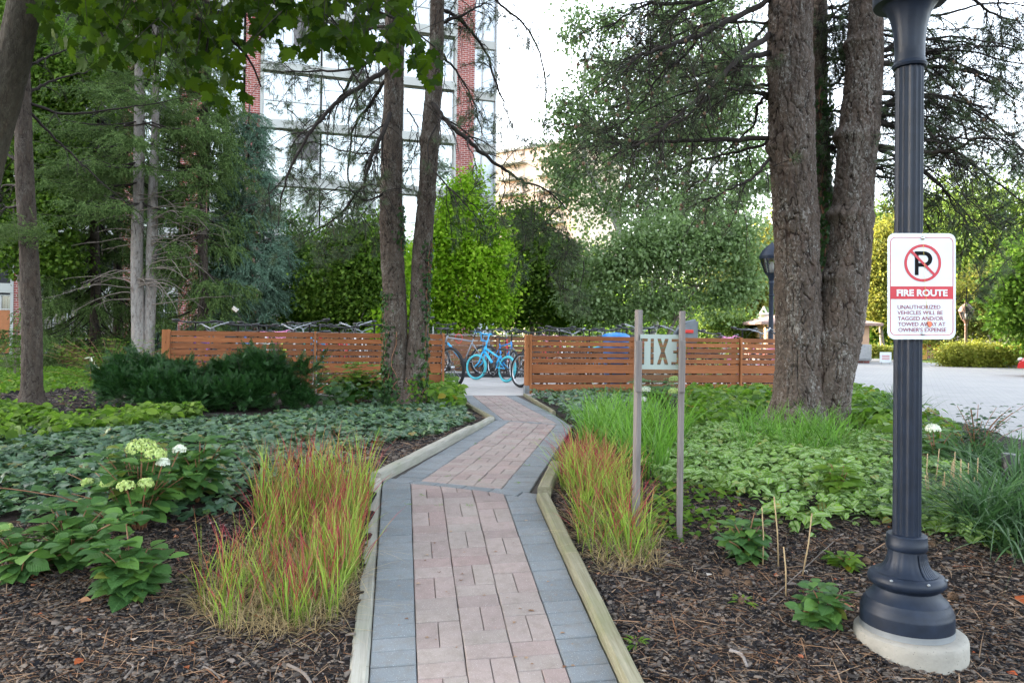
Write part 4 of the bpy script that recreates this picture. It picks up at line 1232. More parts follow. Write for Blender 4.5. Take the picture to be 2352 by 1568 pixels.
# ------------------------------------------------------------------ bicycles (local x forward, origin on the ground under the cranks)
PAINT = {}
def bp(name, col):
    if name not in PAINT: PAINT[name] = paint('bike_' + name, col, .28)
    return PAINT[name]
BC = {'blue': c3(.02, .20, .55), 'sky blue': c3(.03, .38, .72), 'red': c3(.5, .02, .03), 'white': c3(.7, .7, .7), 'black': c3(.02, .02, .022), 'silver': c3(.20, .22, .25),
      'purple': c3(.15, .05, .3), 'pink': c3(.7, .25, .45), 'teal': c3(.03, .3, .28), 'yellow green': c3(.45, .55, .05), 'orange': c3(.7, .2, .03), 'dark green': c3(.02, .1, .04)}
def rot_wheel(mb_rim, mb_tyre, R_, fat):
    n = 40
    mb_tyre.tube([(R_ * math.cos(2 * PI * i / n), 0, R_ * math.sin(2 * PI * i / n)) for i in range(n)], fat, 8, closed=True)
    r = R_ - fat * .9
    mb_rim.tube([(r * math.cos(2 * PI * i / n), 0, r * math.sin(2 * PI * i / n)) for i in range(n)], .011, 6, closed=True)
    mb_rim.tube([(0, -.05, 0), (0, .05, 0)], .02, 10)
    for i in range(20):
        a = 2 * PI * i / 20; s = .03 if i % 2 else -.03
        mb_rim.tube([(.016 * math.cos(a + 1), s, .016 * math.sin(a + 1)), (r * math.cos(a), 0, r * math.sin(a))], .0013, 3, cap=False)
def make_bike(label, kind='mtb', col='blue', col2=None, group=None, steer=0.0, tyrem='tyre'):
    P = {'mtb': dict(R=.335, fat=.027, wb=(-.45, .62), bb=.30, seat=(-.20, .80), head=((.36, .86), (.41, .72)), sad=.95, bar=1.12, bw=.34, rise=.03),
         'city': dict(R=.335, fat=.019, wb=(-.46, .60), bb=.28, seat=(-.20, .74), head=((.33, .88), (.38, .70)), sad=.90, bar=1.14, bw=.30, rise=.10),
         'kid': dict(R=.25, fat=.026, wb=(-.37, .53), bb=.27, seat=(-.16, .50), head=((.33, .66), (.37, .55)), sad=.60, bar=.93, bw=.30, rise=.17)}[kind]
    t = thing('bicycle', label, 'bicycle', (0, 0, 0), 0, group)
    fm = bp(col, BC[col]); R_ = P['R']; xr, xf = P['wb']; bb_ = (0, P['bb']); st = P['seat']; h0, h1 = P['head']
    q = lambda a, y=0: (a[0], y, a[1])
    m = MB(); r = .017 if kind != 'city' else .014
    if kind == 'kid': r = .019
    if kind == 'city': m.tube([q((st[0] + .07, st[1] - .30)), q((.1, .42)), q((h1[0] - .01, h1[1] + .05))], r, 8)
    else: m.tube([q((st[0] + .02, st[1] - .06)), q((h0[0] + .01, h0[1] - .04))], r, 8)
    m.tube([q(bb_), q((h1[0] - .03, h1[1]))], r * 1.25, 8)
    m.tube([q(bb_), q(st)], r * .95, 8)
    m.tube([q((h0[0], h0[1])), q((h1[0], h1[1] - .01))], r * 1.2, 8)
    for s in (-1, 1):
        m.tube([q(bb_, s * .03), q((xr, R_), s * .06)], .009, 6); m.tube([q((st[0] + .03, st[1] - .1), s * .02), q((xr, R_), s * .06)], .008, 6)
    m.tube([q(bb_, -.04), q(bb_, .04)], .022, 10)
    m.build('frame', fm, t, True, world=False)
    m = MB(); m.tube([q(st), q((st[0] - .04, P['sad'] - .03))], .013, 8)
    m.build('seat_post', M['black'], t, True, world=False)
    m = MB(); sx = st[0] - .05
    vs = []; prof = [(-.14, .075), (-.10, .085), (-.03, .06), (.05, .03), (.13, .018)]
    for x, w in prof: vs += [(sx + x, -w, P['sad'] - .01), (sx + x, -w * .6, P['sad'] + .025), (sx + x, w * .6, P['sad'] + .025), (sx + x, w, P['sad'] - .01)]
    fs = [(4 * i + k, 4 * i + k + 1, 4 * i + 5 + k, 4 * i + 4 + k) for i in range(4) for k in range(3)] + [(0, 3, 2, 1), (16, 17, 18, 19)] + [(4 * i, 4 * i + 4, 4 * i + 7, 4 * i + 3) for i in range(4)]
    m._add(vs, fs); m.build('saddle', M['black'], t, True, world=False)
    # steering assembly turned about the head
    S = Matrix.Translation((h1[0], 0, 0)) @ Matrix.Rotation(steer, 4, 'Z') @ Matrix.Translation((-h1[0], 0, 0))
    m = MB(); m.M = S
    for s in (-1, 1): m.tube([q((h1[0] + .005, h1[1] - .02), s * .05), q((h1[0] + .07, h1[1] - .22), s * .055), q((xf, R_), s * .055)], .013, 8)
    m.tube([q((h1[0], h1[1] - .02), -.05), q((h1[0], h1[1] - .02), .05)], .016, 8)
    m.build('fork', fm if kind == 'kid' else bp(col2 or 'black', BC[col2 or 'black']), t, True, world=False)
    m = MB(); m.M = S; bz, bw, ri = P['bar'], P['bw'], P['rise']
    m.tube([q(h0), q((h0[0] - .01, bz - ri)), q((h0[0] + .06, bz - ri))], .014, 8)
    if kind == 'kid':
        m.tube([(h0[0] + .05, -bw, bz), (h0[0] + .05, -bw * .45, bz - .02), (h0[0] + .06, -.10, bz - ri), (h0[0] + .06, .10, bz - ri), (h0[0] + .05, bw * .45, bz - .02), (h0[0] + .05, bw, bz)], .012, 8)
        m.tube([(h0[0] + .055, -bw * .42, bz - .04), (h0[0] + .055, bw * .42, bz - .04)], .011, 8)
    elif kind == 'city':
        m.tube([(h0[0] - .16, -bw, bz), (h0[0] - .02, -bw * .9, bz), (h0[0] + .05, -.12, bz - ri * .5), (h0[0] + .06, 0, bz - ri), (h0[0] + .05, .12, bz - ri * .5), (h0[0] - .02, bw * .9, bz), (h0[0] - .16, bw, bz)], .011, 8)
    else:
        m.tube([(h0[0] + .03, -bw, bz), (h0[0] + .05, -.12, bz - ri), (h0[0] + .06, 0, bz - ri), (h0[0] + .05, .12, bz - ri), (h0[0] + .03, bw, bz)], .012, 8)
    for s in (-1, 1):
        y = s * bw * .62
        m.tube([(h0[0] + .045, y, bz - .01), (h0[0] + .10, y + s * .03, bz - .03), (h0[0] + .085, y + s * .12, bz - .035)], .005, 5)
        m.tube([(h0[0] + .06, y * .8, bz - .01), (h0[0] + .14, y * .5, bz - .02), (h0[0] + .09, 0, bz - .16), (h1[0] + .03, 0, h1[1] - .05)], .003, 4)
    hb = m.build('handlebar', fm if kind == 'kid' else (M['steel'] if kind == 'city' else M['black']), t, True, world=False)
    for s in (-1, 1):
        g = MB(); g.M = S
        e = (h0[0] - .16, s * bw, bz) if kind == 'city' else (h0[0] + (.05 if kind == 'kid' else .03), s * bw, bz)
        f0 = (h0[0] - .04, s * bw * .93, bz) if kind == 'city' else (h0[0] + .045, s * (bw - .11), bz - .002)
        g.tube([f0, e], .017, 8); g.build('grip', M['black'], hb, True, world=False)
    for nm, x, stt in (('wheel', xf, True), ('wheel', xr, False)):
        rim, ty = MB(), MB()
        Mx = (S if stt else Matrix.Identity(4)) @ Matrix.Translation((x, 0, R_))
        rim.M = Mx; ty.M = Mx; rot_wheel(rim, ty, R_ - P['fat'], P['fat'])
        w = rim.build(nm, M['alu'] if kind != 'kid' else M['black'], t, True, world=False)
        ty.build('tyre', M[tyrem], w, True, world=False)
    m = MB()
    m.tube([(0, .045, P['bb']), (0, .055, P['bb'])], .085, 20)
    m.tube([(0, .06, P['bb']), (.10, .07, P['bb'] - .13)], .009, 6); m.tube([(0, -.06, P['bb']), (-.10, -.07, P['bb'] + .13)], .009, 6)
    m.box((.10, .12, P['bb'] - .13), (.09, .09, .02), .004); m.box((-.10, -.12, P['bb'] + .13), (.09, .09, .02), .004)
    m.tube([(0, .05, P['bb'] + .085), (xr, .05, R_ + .04)], .005, 4); m.tube([(0, .05, P['bb'] - .085), (xr, .05, R_ - .04)], .005, 4)
    m.tube([(xr, .045, R_), (xr, .055, R_)], .045, 14)
    m.build('crankset', M['black'], t, True, world=False)
    return t
def place(t, x, y, ang, lean=0.0, z=.50, s=1.0):
    t.location = (x, y, z); t.rotation_euler = (lean, 0, ang); t.scale = (s, s, s); return t
def recol(t, col, label, group):
    tag(t, label, 'bicycle', group)
    for c in t.children:
        if c.name.startswith('frame'):
            c.material_slots[0].link = 'OBJECT'; c.material_slots[0].material = bp(col, BC[col])
    return t
# the ones seen in the opening
b1 = make_bike('grey and blue mountain bike side-on in the opening with a red lock loop', 'mtb', 'silver', 'black', steer=.9)
place(b1, -1.25, 19.6, R(172), R(-3), s=1.25)
for c in b1.children:
    if c.name.startswith('frame'):
        mm = MB(); mm.tube([(.03, 0, .315), (.36, 0, .70)], .0235, 8); mm.build('blue_down_tube', bp('sky blue', BC['sky blue']), c, True, world=False)
        mm = MB(); mm.tube([(.12 + .075 * math.cos(a), .02 * math.sin(a * 2), .80 + .10 * math.sin(a)) for a in np.linspace(0, 2 * PI, 17)[:-1]], .006, 6, closed=True); mm.build('lock', plain('red_cable', c3(.6, .02, .03), .4), c, True, world=False)
b2 = make_bike("bright blue child's bicycle with teal tyres standing in the rack", 'kid', 'sky blue', None, steer=.25, tyrem='teal')
place(b2, -.42, 17.6, math.atan2(.75, -.62), R(5), s=1.26)
b3 = make_bike("silver forked mountain bike behind the bright blue child's bicycle", 'mtb', 'blue', 'silver', steer=-.2)
place(b3, -.25, 18.75, R(-62), R(-3), s=1.1)
b4 = make_bike('black mountain bike beside the right hand fence post in the opening', 'mtb', 'black', 'black', steer=.3)
place(b4, .78, 19.4, R(-118), R(3), s=1.08)
b5 = make_bike('knobbly tyred bicycle poking out from behind the left fence', 'mtb', 'black', 'silver', steer=0)
place(b5, -1.58, 15.6, R(132), R(-6), s=1.28)
mtb0 = make_bike('x', 'mtb', 'blue', 'black', steer=.15); city0 = make_bike('x', 'city', 'white', None, steer=-.2); kid0 = make_bike('x', 'kid', 'pink', None, steer=.1)
KN = {'mtb': 'flat handlebar', 'city': 'swept handlebar', 'kid': "child's"}
protos = {'mtb': [mtb0, False], 'city': [city0, False], 'kid': [kid0, False]}
def row(us, v, ang0, kinds, cols, where, group, z=.5, sc=1.13, ordn=None):
    for i, u in enumerate(us):
        k = kinds[i % len(kinds)]; c = cols[i % len(cols)]
        pr = protos[k]
        t = pr[0] if not pr[1] else copy_tree(pr[0]); pr[1] = True
        desc = {'mtb': 'flat handlebar bicycle', 'city': 'swept handlebar bicycle', 'kid': "child's bicycle"}[k]
        ords = ['first', 'second', 'third', 'fourth', 'fifth', 'sixth', 'seventh', 'eighth', 'ninth', 'tenth', 'eleventh', 'twelfth', 'thirteenth', 'fourteenth', 'fifteenth', 'sixteenth']
        recol(t, c, '%s %s, %s from left %s' % (c, desc, ords[i], where), group)
        p = fp(u, v + rp.uniform(-.08, .08)); place(t, p.x, p.y, ang0 + rp.uniform(-.16, .16), rp.uniform(-.10, .10), z, sc * rp.uniform(.97, 1.05) * (1.06 if k == 'kid' else 1))
fang = math.atan2(fd.y, fd.x)
row([.35, .72, 1.08, 1.45, 1.8, 2.15, 2.55, 2.9, 3.25, 3.65, 4.0], 1.22, fang - PI / 2 - .3, ['mtb', 'city', 'mtb', 'mtb', 'kid', 'city', 'mtb', 'mtb', 'city', 'mtb', 'mtb'],
    ['purple', 'black', 'silver', 'white', 'pink', 'white', 'sky blue', 'red', 'white', 'black', 'silver'], 'just behind the left fence', 'bicycles parked behind the left fence')
row([.5, 1.0, 1.5, 2.0, 2.5, 3.0, 3.5], 6.9, fang + PI / 2 + .2, ['mtb', 'mtb', 'kid', 'city', 'mtb', 'mtb', 'city'], ['blue', 'white', 'yellow green', 'teal', 'red', 'silver', 'white'], 'in the far row at left', 'bicycles in the far row')
row([6.75, 7.1, 7.42, 7.78, 8.1, 8.45, 8.8, 9.15, 9.5, 9.9, 10.3, 10.75, 11.2, 11.65, 12.0], 1.22, fang - PI / 2 + .28, ['mtb', 'mtb', 'city', 'mtb', 'mtb', 'mtb', 'city', 'mtb', 'city', 'mtb', 'mtb', 'kid', 'mtb', 'city', 'mtb'],
    ['black', 'red', 'white', 'black', 'sky blue', 'blue', 'silver', 'black', 'white', 'purple', 'black', 'yellow green', 'white', 'silver', 'pink'], 'just behind the right fence', 'bicycles parked behind the right fence')
row([6.9, 7.5, 8.0, 8.6, 9.2, 9.8, 10.4, 11.0, 11.6], 6.9, fang + PI / 2 - .2, ['mtb', 'city', 'mtb', 'kid', 'mtb', 'mtb', 'city', 'mtb', 'mtb'], ['silver', 'red', 'blue', 'orange', 'white', 'black', 'dark green', 'white', 'red'], 'in the far row at right', 'bicycles in the far row')
# child seat, blue tub, mirror, rack
cs = thing('child_seat', 'grey child bicycle seat rising above the right fence', 'child seat', tuple(fp(9.87, .75, 1.48)), fang); cs.scale = (1.15, 1.15, 1.15)
m = MB()
out = [(-.20, 0), (-.10, .0), (.16, .02), (.20, .38), (.10, .42), (-.02, .36), (-.16, .16)]
for y in (-.15, .13): m.prism([(x, z) for x, z in [(-.18, .02), (.17, .02), (.20, .30), (.21, .40), (.12, .41), (-.02, .36), (-.15, .16)]], y, y + .02, Matrix.Rotation(PI / 2, 4, 'X'))
m.tube([(-.24, 0, .08), (-.12, 0, .25), (.04, 0, .38), (.22, 0, .42)], .03, 8)
m.box((.19, -.01, .21), (.03, .28, .38), .01); m.box((0, -.01, .03), (.38, .28, .04), .01)
m.build('shell', plain('grey_seat_plastic', c3(.12, .14, .16), .5), cs, world=False)
m = MB(); m.box((.02, -.175, .22), (.16, .012, .06), .005, Matrix.Rotation(.0, 4, 'Y')); m.build('red_cushion', plain('red_cushion', c3(.55, .04, .03), .8), cs, world=False)
tb = thing('storage_tub', 'blue plastic tub standing behind the right fence beside the exit sign', 'tub', tuple(fp(8.28, .55, .5)), fang)
m = MB(); m.lathe([(.22, 0), (.26, 1.0), (.27, 1.08), (.29, 1.10), (.27, 1.13), (.2, 1.17), (.02, 1.19)], 28); m.build('tub_body', plain('blue_tub_plastic', c3(.01, .16, .48), .35), tb, True, world=False, angle=40)
mi = at(540, 710, 13.6)
mr = thing('bicycle_mirror', 'small square mirror on a stalk above the left fence', 'mirror', tuple(mi))
m = MB(); m.box((0, 0, 0), (.12, .02, .08), .01, Matrix.Rotation(R(35), 4, 'Y')); m.build('mirror_head', M['chrome'], mr, world=False)
m = MB(); m.tube([(.02, .01, -.03), (.10, .0, -.16), (.13, 0, -.25)], .006, 6); m.build('stalk', M['black'], mr, world=False)
for (u0, u1, vv) in ((5.1, 8.0, 5.55),):
    rk = thing('bike_rack', "low black bicycle rack under the bright blue child's bicycle", 'bike rack', tuple(fp(u0, vv, .5)), fang)
    m = MB(); L = u1 - u0
    for y in (-.28, .28): m.box((L / 2, y, .05), (L, .06, .08), .005)
    m.build('base_rail', M['black'], rk, world=False)
    m = MB(); x = .2
    while x < L:
        for dx in (0, .07): m.tube([(x + dx, -.27, .06)] + [(x + dx, -.24 + .24 * k / 4, .1 + .28 * math.sin(PI * .5 * k / 4)) for k in range(5)] + [(x + dx, .05, .38), (x + dx, .27, .08)], .009, 6)
        x += .35
    m.build('wheel_holders', M['black'], rk, world=False)
# ------------------------------------------------------------------ trees
def P3(pts, Z=None):
    return [at(p[0], p[1], p[2] if len(p) > 2 else Z) for p in pts]
def smooth_path(pts, n):
    """Catmull-Rom resample of 3D points (+radius as 4th)"""
    P = np.array(pts, float); m = len(P)
    out = []
    for k in range(n):
        t = k / (n - 1) * (m - 1); i = min(int(t), m - 2); f = t - i
        p0, p1, p2, p3 = P[max(i - 1, 0)], P[i], P[i + 1], P[min(i + 2, m - 1)]
        out.append(.5 * ((2 * p1) + (-p0 + p2) * f + (2 * p0 - 5 * p1 + 4 * p2 - p3) * f * f + (-p0 + 3 * p1 - 3 * p2 + p3) * f ** 3))
    return np.array(out)
def bark_trunk(name, ctrl, mat, parent, nr=96, dz=.02, depth=.02, cell=7.0, knots=(), flare=None, seed=0, detail=1.0):
    """ctrl: list of (x,y,z,r) from base up.  Real fissured bark relief."""
    C = np.array(ctrl, float); L = np.linalg.norm(np.diff(C[:, :3], axis=0), axis=1).sum()
    S = smooth_path(C, max(12, int(L / dz))); n = len(S)
    V = np.zeros((n, nr, 3)); CR = np.zeros((n, nr))
    rr = np.random.default_rng(seed); off = rr.uniform(0, 50, 3)
    for i in range(n):
        p = S[i, :3]; r = S[i, 3]
        t = unit(S[min(i + 1, n - 1), :3] - S[max(i - 1, 0), :3])
        a = unit(np.cross(t, [0, 1, 0])); b = np.cross(a, t)
        for k in range(nr):
            w = 2 * PI * k / nr
            cs, sn = math.cos(w), math.sin(w)
            ux, uy, uz = cs * r * cell + off[0], sn * r * cell + off[1], p[2] * cell * .26 + off[2]
            wx = noise.noise((ux * .8, uy * .8, uz * 2.6)) * .5
            ux += wx; uy -= wx
            n1 = abs(noise.noise((ux * .95, uy * .95, uz * .8))); n2 = abs(noise.noise((ux * 2.1 + 9, uy * 2.1, uz * 2.0)))
            e1 = min(1, n1 / .11); e2 = min(1, n2 / .14)
            n3 = noise.noise((ux * 1.6, uy * 1.6 + 5, uz * 4.5)); e3 = min(1, abs(n3) / .07)
            e = e1 * (.5 + .5 * e2) * (.72 + .28 * e3)
            hf = noise.noise((ux * 3.8, uy * 3.8, uz * 7)) * .42 + noise.noise((ux * 8, uy * 8, uz * 14)) * .25
            lump = noise.noise((ux * .22, uy * .22, uz * .35)) * .9
            kb = 0.0
            for (kz, kw, ks, kh) in knots:
                dd = ((p[2] - kz) / ks) ** 2 + ((math.atan2(math.sin(w - kw), math.cos(w - kw))) / 1.0) ** 2 * .8 if kw is not None else ((p[2] - kz) / ks) ** 2
                if dd < 6: kb += kh * math.exp(-dd)
            fl = 0.0
            if flare:
                h = p[2] - C[0, 2]
                if h < flare[0]: fl = (1 - h / flare[0]) ** 2 * flare[1] * (1 + .45 * math.sin(w * 5 + off[0]))
            disp = depth * (e - .75 + hf * .95) * detail + lump * depth * .9 + kb + fl
            V[i, k] = p + (a * cs + b * sn) * (r + disp); CR[i, k] = max(0, 1 - e * 1.7)
    I = np.arange(n * nr).reshape(n, nr)
    Q = np.stack([I[:-1], np.roll(I, -1, 1)[:-1], np.roll(I, -1, 1)[1:], I[1:]], -1).reshape(-1, 4)
    return build_np(name, V.reshape(-1, 3), Q, mat, parent, smooth=True, attr={'crack': CR.ravel()}), S

def pr(u, v, Z, rpx):
    p = at(u, v, Z); return (p.x, p.y, p.z, rpx / F * Z)

class Limbs:
    """grows branches into one tube mesh and remembers twig tips"""
    def __init__(s, seed): s.mb = MB(); s.r = np.random.default_rng(seed); s.tips = []; s.tdir = []
    def seg(s, pts, r0, r1, n=5):
        m = len(pts); s.mb.tube(pts, [r0 + (r1 - r0) * (i / (m - 1)) for i in range(m)], n, cap=False)
    def grow(s, p, d, L, r, lvl, droop=.0, kink=.18, curl=.0, nsub=6, sub=.5, tips=True, spread=.9, minr=.0034):
        rg = s.r; st = max(4, int(L / .12)); pts = [np.array(p, float)]; d = unit(np.array(d, float)); dirs = [d]
        for i in range(st):
            d = unit(d + rg.normal(size=3) * kink * .35 + np.array([0, 0, -droop / st * 2 + curl * (i / st) * 2 / st]))
            pts.append(pts[-1] + d * L / st); dirs.append(d)
        s.seg(pts, r, max(minr, r * .3), 6 if r > .015 else (4 if r > .005 else 3))
        if lvl > 0:
            for k in range(nsub):
                t = rg.uniform(.15, 1); i = min(st - 1, int(t * st))
                dd = unit(dirs[i] * rg.uniform(.5, 1) + rg.normal(size=3) * spread * np.array([1, 1, .7]))
                s.grow(pts[i], dd, L * sub * rg.uniform(.5, 1.15) * (1.15 - t * .5), max(minr, r * .42 * (1 - t * .4)), lvl - 1, droop * .6, kink * 1.3, curl, max(2, nsub - 2), sub, tips, spread, minr)
        if lvl == 0 or True:
            s.tips.append(pts[-1]); s.tdir.append(dirs[-1])
            if lvl <= 1 and rg.random() < .5: s.tips.append(pts[-2]); s.tdir.append(dirs[-2])
        return pts, dirs
    def follow(s, pts, r0, r1, nf, Ls, lvl=1, **k):
        r0 = r0 * 1.2
        """a main limb along given 3D points with random sub limbs"""
        S = smooth_path([tuple(p) for p in pts], max(8, len(pts) * 6)); rg = s.r
        S[1:-1] += rg.normal(size=S[1:-1].shape) * .008
        s.seg(list(S), r0, r1, 8)
        n = len(S)
        for q in range(nf):
            t = rg.uniform(.12, 1) ** .9; i = min(n - 2, int(t * (n - 1)))
            d = unit(S[i + 1] - S[i]); dd = unit(d * rg.uniform(.5, 1) + rg.normal(size=3) * .75)
            s.grow(S[i], dd, Ls * rg.uniform(.45, 1.15), (r0 + (r1 - r0) * t) * .45, lvl, **k)

def tuft_mesh(name, lim, mat, parent, frac, size, seed, extra=0, spreadp=.05, tpl=None):
    rg = np.random.default_rng(seed); T = np.array(lim.tips); D = np.array(lim.tdir)
    sel = rg.random(len(T)) < frac; T, D = T[sel], D[sel]
    if extra:
        T = np.concatenate([T] + [T - D * rg.uniform(.02, .12, (len(T), 1)) + rg.normal(size=T.shape) * spreadp for _ in range(extra)]); D = np.concatenate([D] * (extra + 1))
    D = unit(D + rg.normal(size=D.shape) * .35 + np.array([0, 0, .15]))
    return leaves(name, tpl or T_PINE, T, D, rdir(len(T), rg), rg.uniform(.7, 1.15, len(T)) * size, mat, parent)

def ivy_on(name, S, parent, zlo, zhi, side, n, seed, mat='ivydark', size=.055, spread=.7, stand=.03):
    rg = np.random.default_rng(seed); P = []; D = []; N = []
    zz = S[:, 2]; ok = np.where((zz >= zlo) & (zz <= zhi))[0]
    for _ in range(n):
        i = ok[int(rg.beta(1.0, 1.25) * (len(ok) - 1))]; w = side + rg.normal() * spread
        nn = np.array([math.cos(w), math.sin(w), 0]); p = S[i, :3] + nn * (S[i, 3] + stand * rg.uniform(.3, 1.3)) + np.array([0, 0, rg.normal() * .02])
        P.append(p); N.append(nn + rg.normal(size=3) * .35); D.append(np.array([rg.normal() * .5, rg.normal() * .3, -1]))
    leaves(name, L_IVY, np.array(P), np.array(D), np.array(N), rg.uniform(.6, 1.25, n) * size, M[mat], parent)
    mb = MB()
    for k in range(3):
        w0 = side + rg.normal() * .4; pts = []
        for i in ok[::max(1, len(ok) // 14)]:
            w = w0 + .25 * math.sin(i * .13 + k); pts.append(S[i, :3] + np.array([math.cos(w), math.sin(w), 0]) * (S[i, 3] + .012))
        if len(pts) > 2: mb.tube(pts, .005, 5)
    mb.build(name.replace('leaves', 'vine') if 'leaves' in name else name + '_vine', M['stem'], parent)

# ---- the twin pine in the middle
pz = 10.9; base = grd(938, 930)
tA = thing('pine_tree', 'twin stemmed pine with ivy at its foot, standing left of the path before the fence', 'tree', tuple(base))
ctrlL = [pr(925, 936, pz, 33), pr(914, 900, pz, 28), pr(908, 843, pz, 27), pr(907, 703, pz, 26.5), pr(901.5, 619, pz, 25.5), pr(899.5, 507, pz, 25.5), pr(898.5, 423, pz, 24), pr(901, 300, pz, 23), pr(905, 180, pz, 20), pr(905, 60, pz, 18.5), pr(900, -80, pz, 17), pr(896, -500, pz, 12)]
ctrlR = [pr(948, 936, pz, 30), pr(950, 890, pz, 27), pr(956, 843, pz, 25), pr(963, 703, pz, 21.5), pr(967, 619, pz, 21), pr(974, 521, pz, 20.5), pr(981, 437, pz, 19), pr(988.4, 308, pz, 20), pr(997, 196, pz, 18), pr(1001.6, 112, pz, 15.5), pr(1004, 0, pz, 15), pr(1006, -120, pz, 14), pr(1012, -500, pz, 9)]
zz = lambda v, Z=pz: at(950, v, Z).z
_, SL = bark_trunk('trunk', ctrlL, M['pinebark2'], tA, 100, .014, .018, 19, [(zz(510), None, .06, .012), (zz(300), 0, .1, .02), (zz(420), 3, .08, .015)], (.35, .05), 1)
_, SR = bark_trunk('trunk', ctrlR, M['pinebark2'], tA, 94, .014, .017, 19, [(zz(450), None, .07, .016), (zz(325), None, .08, .028), (zz(597), 2.5, .08, .03)], (.35, .05), 2)
lb = Limbs(5)
mains = [  # (path px, r0 px->m)
    ([(905, 150), (840, 190), (760, 250), (690, 340), (650, 440), (640, 520)], .035, [0, -.3, -.6, -.8, -.9, -1]),
    ([(900, 100), (820, 155), (720, 165), (610, 165)], .026, [0, .2, .5, .6]),
    ([(900, 250), (880, 300), (850, 370), (830, 430), (770, 500), (700, 540)], .032, [0, -.4, -.5, -.6, -.4, -.3]),
    ([(895, 170), (850, 240), (810, 300), (800, 420), (815, 520)], .026, [0, .6, .9, 1.0, 1.1]),
    ([(890, 120), (820, 160), (780, 230), (720, 290), (660, 400), (610, 450)], .028, [0, .9, 1.2, 1.3, 1.2, 1.1]),
    ([(890, 60), (800, 70), (700, 50), (620, 30)], .022, [0, .4, .5, .7]),
    ([(985, 215), (1010, 260), (1070, 320), (1130, 370), (1190, 410), (1260, 440), (1310, 490)], .036, [0, -.2, -.4, -.4, -.3, -.2, -.1]),
    ([(1000, 55), (1060, 35), (1110, 10), (1130, 12)], .022, [0, 0, .1, .2]),
    ([(1010, 20), (1060, 50), (1110, 110), (1140, 190), (1160, 250), (1180, 300)], .024, [0, .2, .3, .3, .3, .3]),
    ([(1100, -30), (1160, 20), (1215, 70), (1245, 150), (1255, 250), (1245, 290)], .018, [.3, .3, .3, .3, .3, .3]),
    ([(1000, 110), (1045, 160), (1085, 230), (1110, 310)], .018, [0, .5, .6, .7]),
    ([(985, 380), (1030, 430), (1070, 470), (1110, 520)], .012, [0, -.4, -.5, -.5]),
    ([(905, 320), (860, 350), (800, 350), (740, 330), (680, 330)], .014, [0, .4, .6, .8, 1]),
    ([(890, 440), (840, 460), (790, 430), (740, 450)], .014, [0, -.5, -.8, -1]),
    ([(935, 250), (960, 300), (950, 360), (930, 400)], .010, [0, .4, .5, .6]),
    ([(1150, 380), (1160, 440), (1145, 470)], .008, [-.4, -.4, -.4]),
]
for path, r0, zo in mains:
    lb.follow([at(u, v, pz + z_) for (u, v), z_ in zip(path, zo)], r0, .006, 19 if r0 > .02 else 12, .85, lvl=1, droop=.5, kink=.35, nsub=6, sub=.5, spread=.75)
lb.mb.build('branches', M['twig'], tA, True)
tuft_mesh('needles', lb, M['pine'], tA, .15, .14, 3, 2)
# dense needle masses lower left behind the stems, and lower right
lb2 = Limbs(6)
for (u, v, z_) in [(860, 480, .6), (800, 470, .3), (740, 470, .5), (700, 420, .4), (830, 350, .8), (760, 250, 1), (690, 180, .8), (650, 60, .9), (1290, 470, .2), (1240, 500, .3), (1320, 560, .4), (1265, 560, .5), (1205, 560, .6), (780, 520, .6), (840, 520, .5), (880, 420, .8), (720, 360, .9), (850, 300, .9), (640, 130, .8), (700, 300, .8), (770, 380, .7), (660, 250, .9), (620, 420, .8), (1230, 450, .5), (1300, 520, .3), (1340, 600, .6), (1180, 500, .5), (1260, 620, .6)]:
    lb2.grow(at(u, v, pz + z_), (RNG.normal() * .8, .2 + RNG.normal() * .4, -.45), .75, .009, 2, .4, .4, nsub=6, sub=.62)
lb2.mb.build('drooping_twigs', M['twig'], tA, True)
tuft_mesh('drooping_needles', lb2, M['pine'], tA, .34, .14, 4, 1, .10)
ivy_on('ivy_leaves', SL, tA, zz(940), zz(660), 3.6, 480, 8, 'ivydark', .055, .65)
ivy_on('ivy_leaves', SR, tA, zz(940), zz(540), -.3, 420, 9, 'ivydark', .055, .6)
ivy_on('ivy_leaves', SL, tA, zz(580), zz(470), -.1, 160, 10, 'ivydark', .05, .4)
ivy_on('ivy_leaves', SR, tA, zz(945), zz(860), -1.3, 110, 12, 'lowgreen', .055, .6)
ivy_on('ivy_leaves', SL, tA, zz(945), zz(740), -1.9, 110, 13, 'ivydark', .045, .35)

# ---- the big twin pine on the right
qz = 8.7; base = grd(1850, 990)
tB = thing('pine_tree', 'massive forked pine with rugged grey brown bark beside the driveway', 'tree', tuple(base))
cL = [pr(1828, 1000, qz, 74), pr(1834, 940, qz, 60), pr(1835, 860, qz, 53), pr(1834, 760, qz, 51), pr(1832, 650, qz, 49), pr(1831, 560, qz, 48), pr(1826, 450, qz, 47), pr(1818, 300, qz, 49), pr(1814, 140, qz, 47), pr(1816, 0, qz, 46), pr(1818, -140, qz, 44), pr(1822, -600, qz, 34)]
cR = [pr(1884, 1000, qz + .05, 62), pr(1892, 930, qz + .05, 55), pr(1903, 860, qz, 54), pr(1919, 787, qz, 53), pr(1937, 675, qz, 51), pr(1955, 563, qz, 46), pr(1963, 430, qz, 43), pr(1976, 280, qz, 43), pr(1986, 140, qz, 40), pr(1991, 0, qz, 35), pr(1996, -140, qz, 34), pr(2010, -600, qz, 26)]
z8 = lambda v: at(1850, v, qz).z
_, S1 = bark_trunk('trunk', cL, M['pinebark'], tB, 170, .012, .028, 13.0, [(z8(330), 0, .10, .045), (z8(150), None, .07, .018), (z8(640), 2.8, .10, .03), (z8(500), None, .08, .012)], (.6, .10), 21)
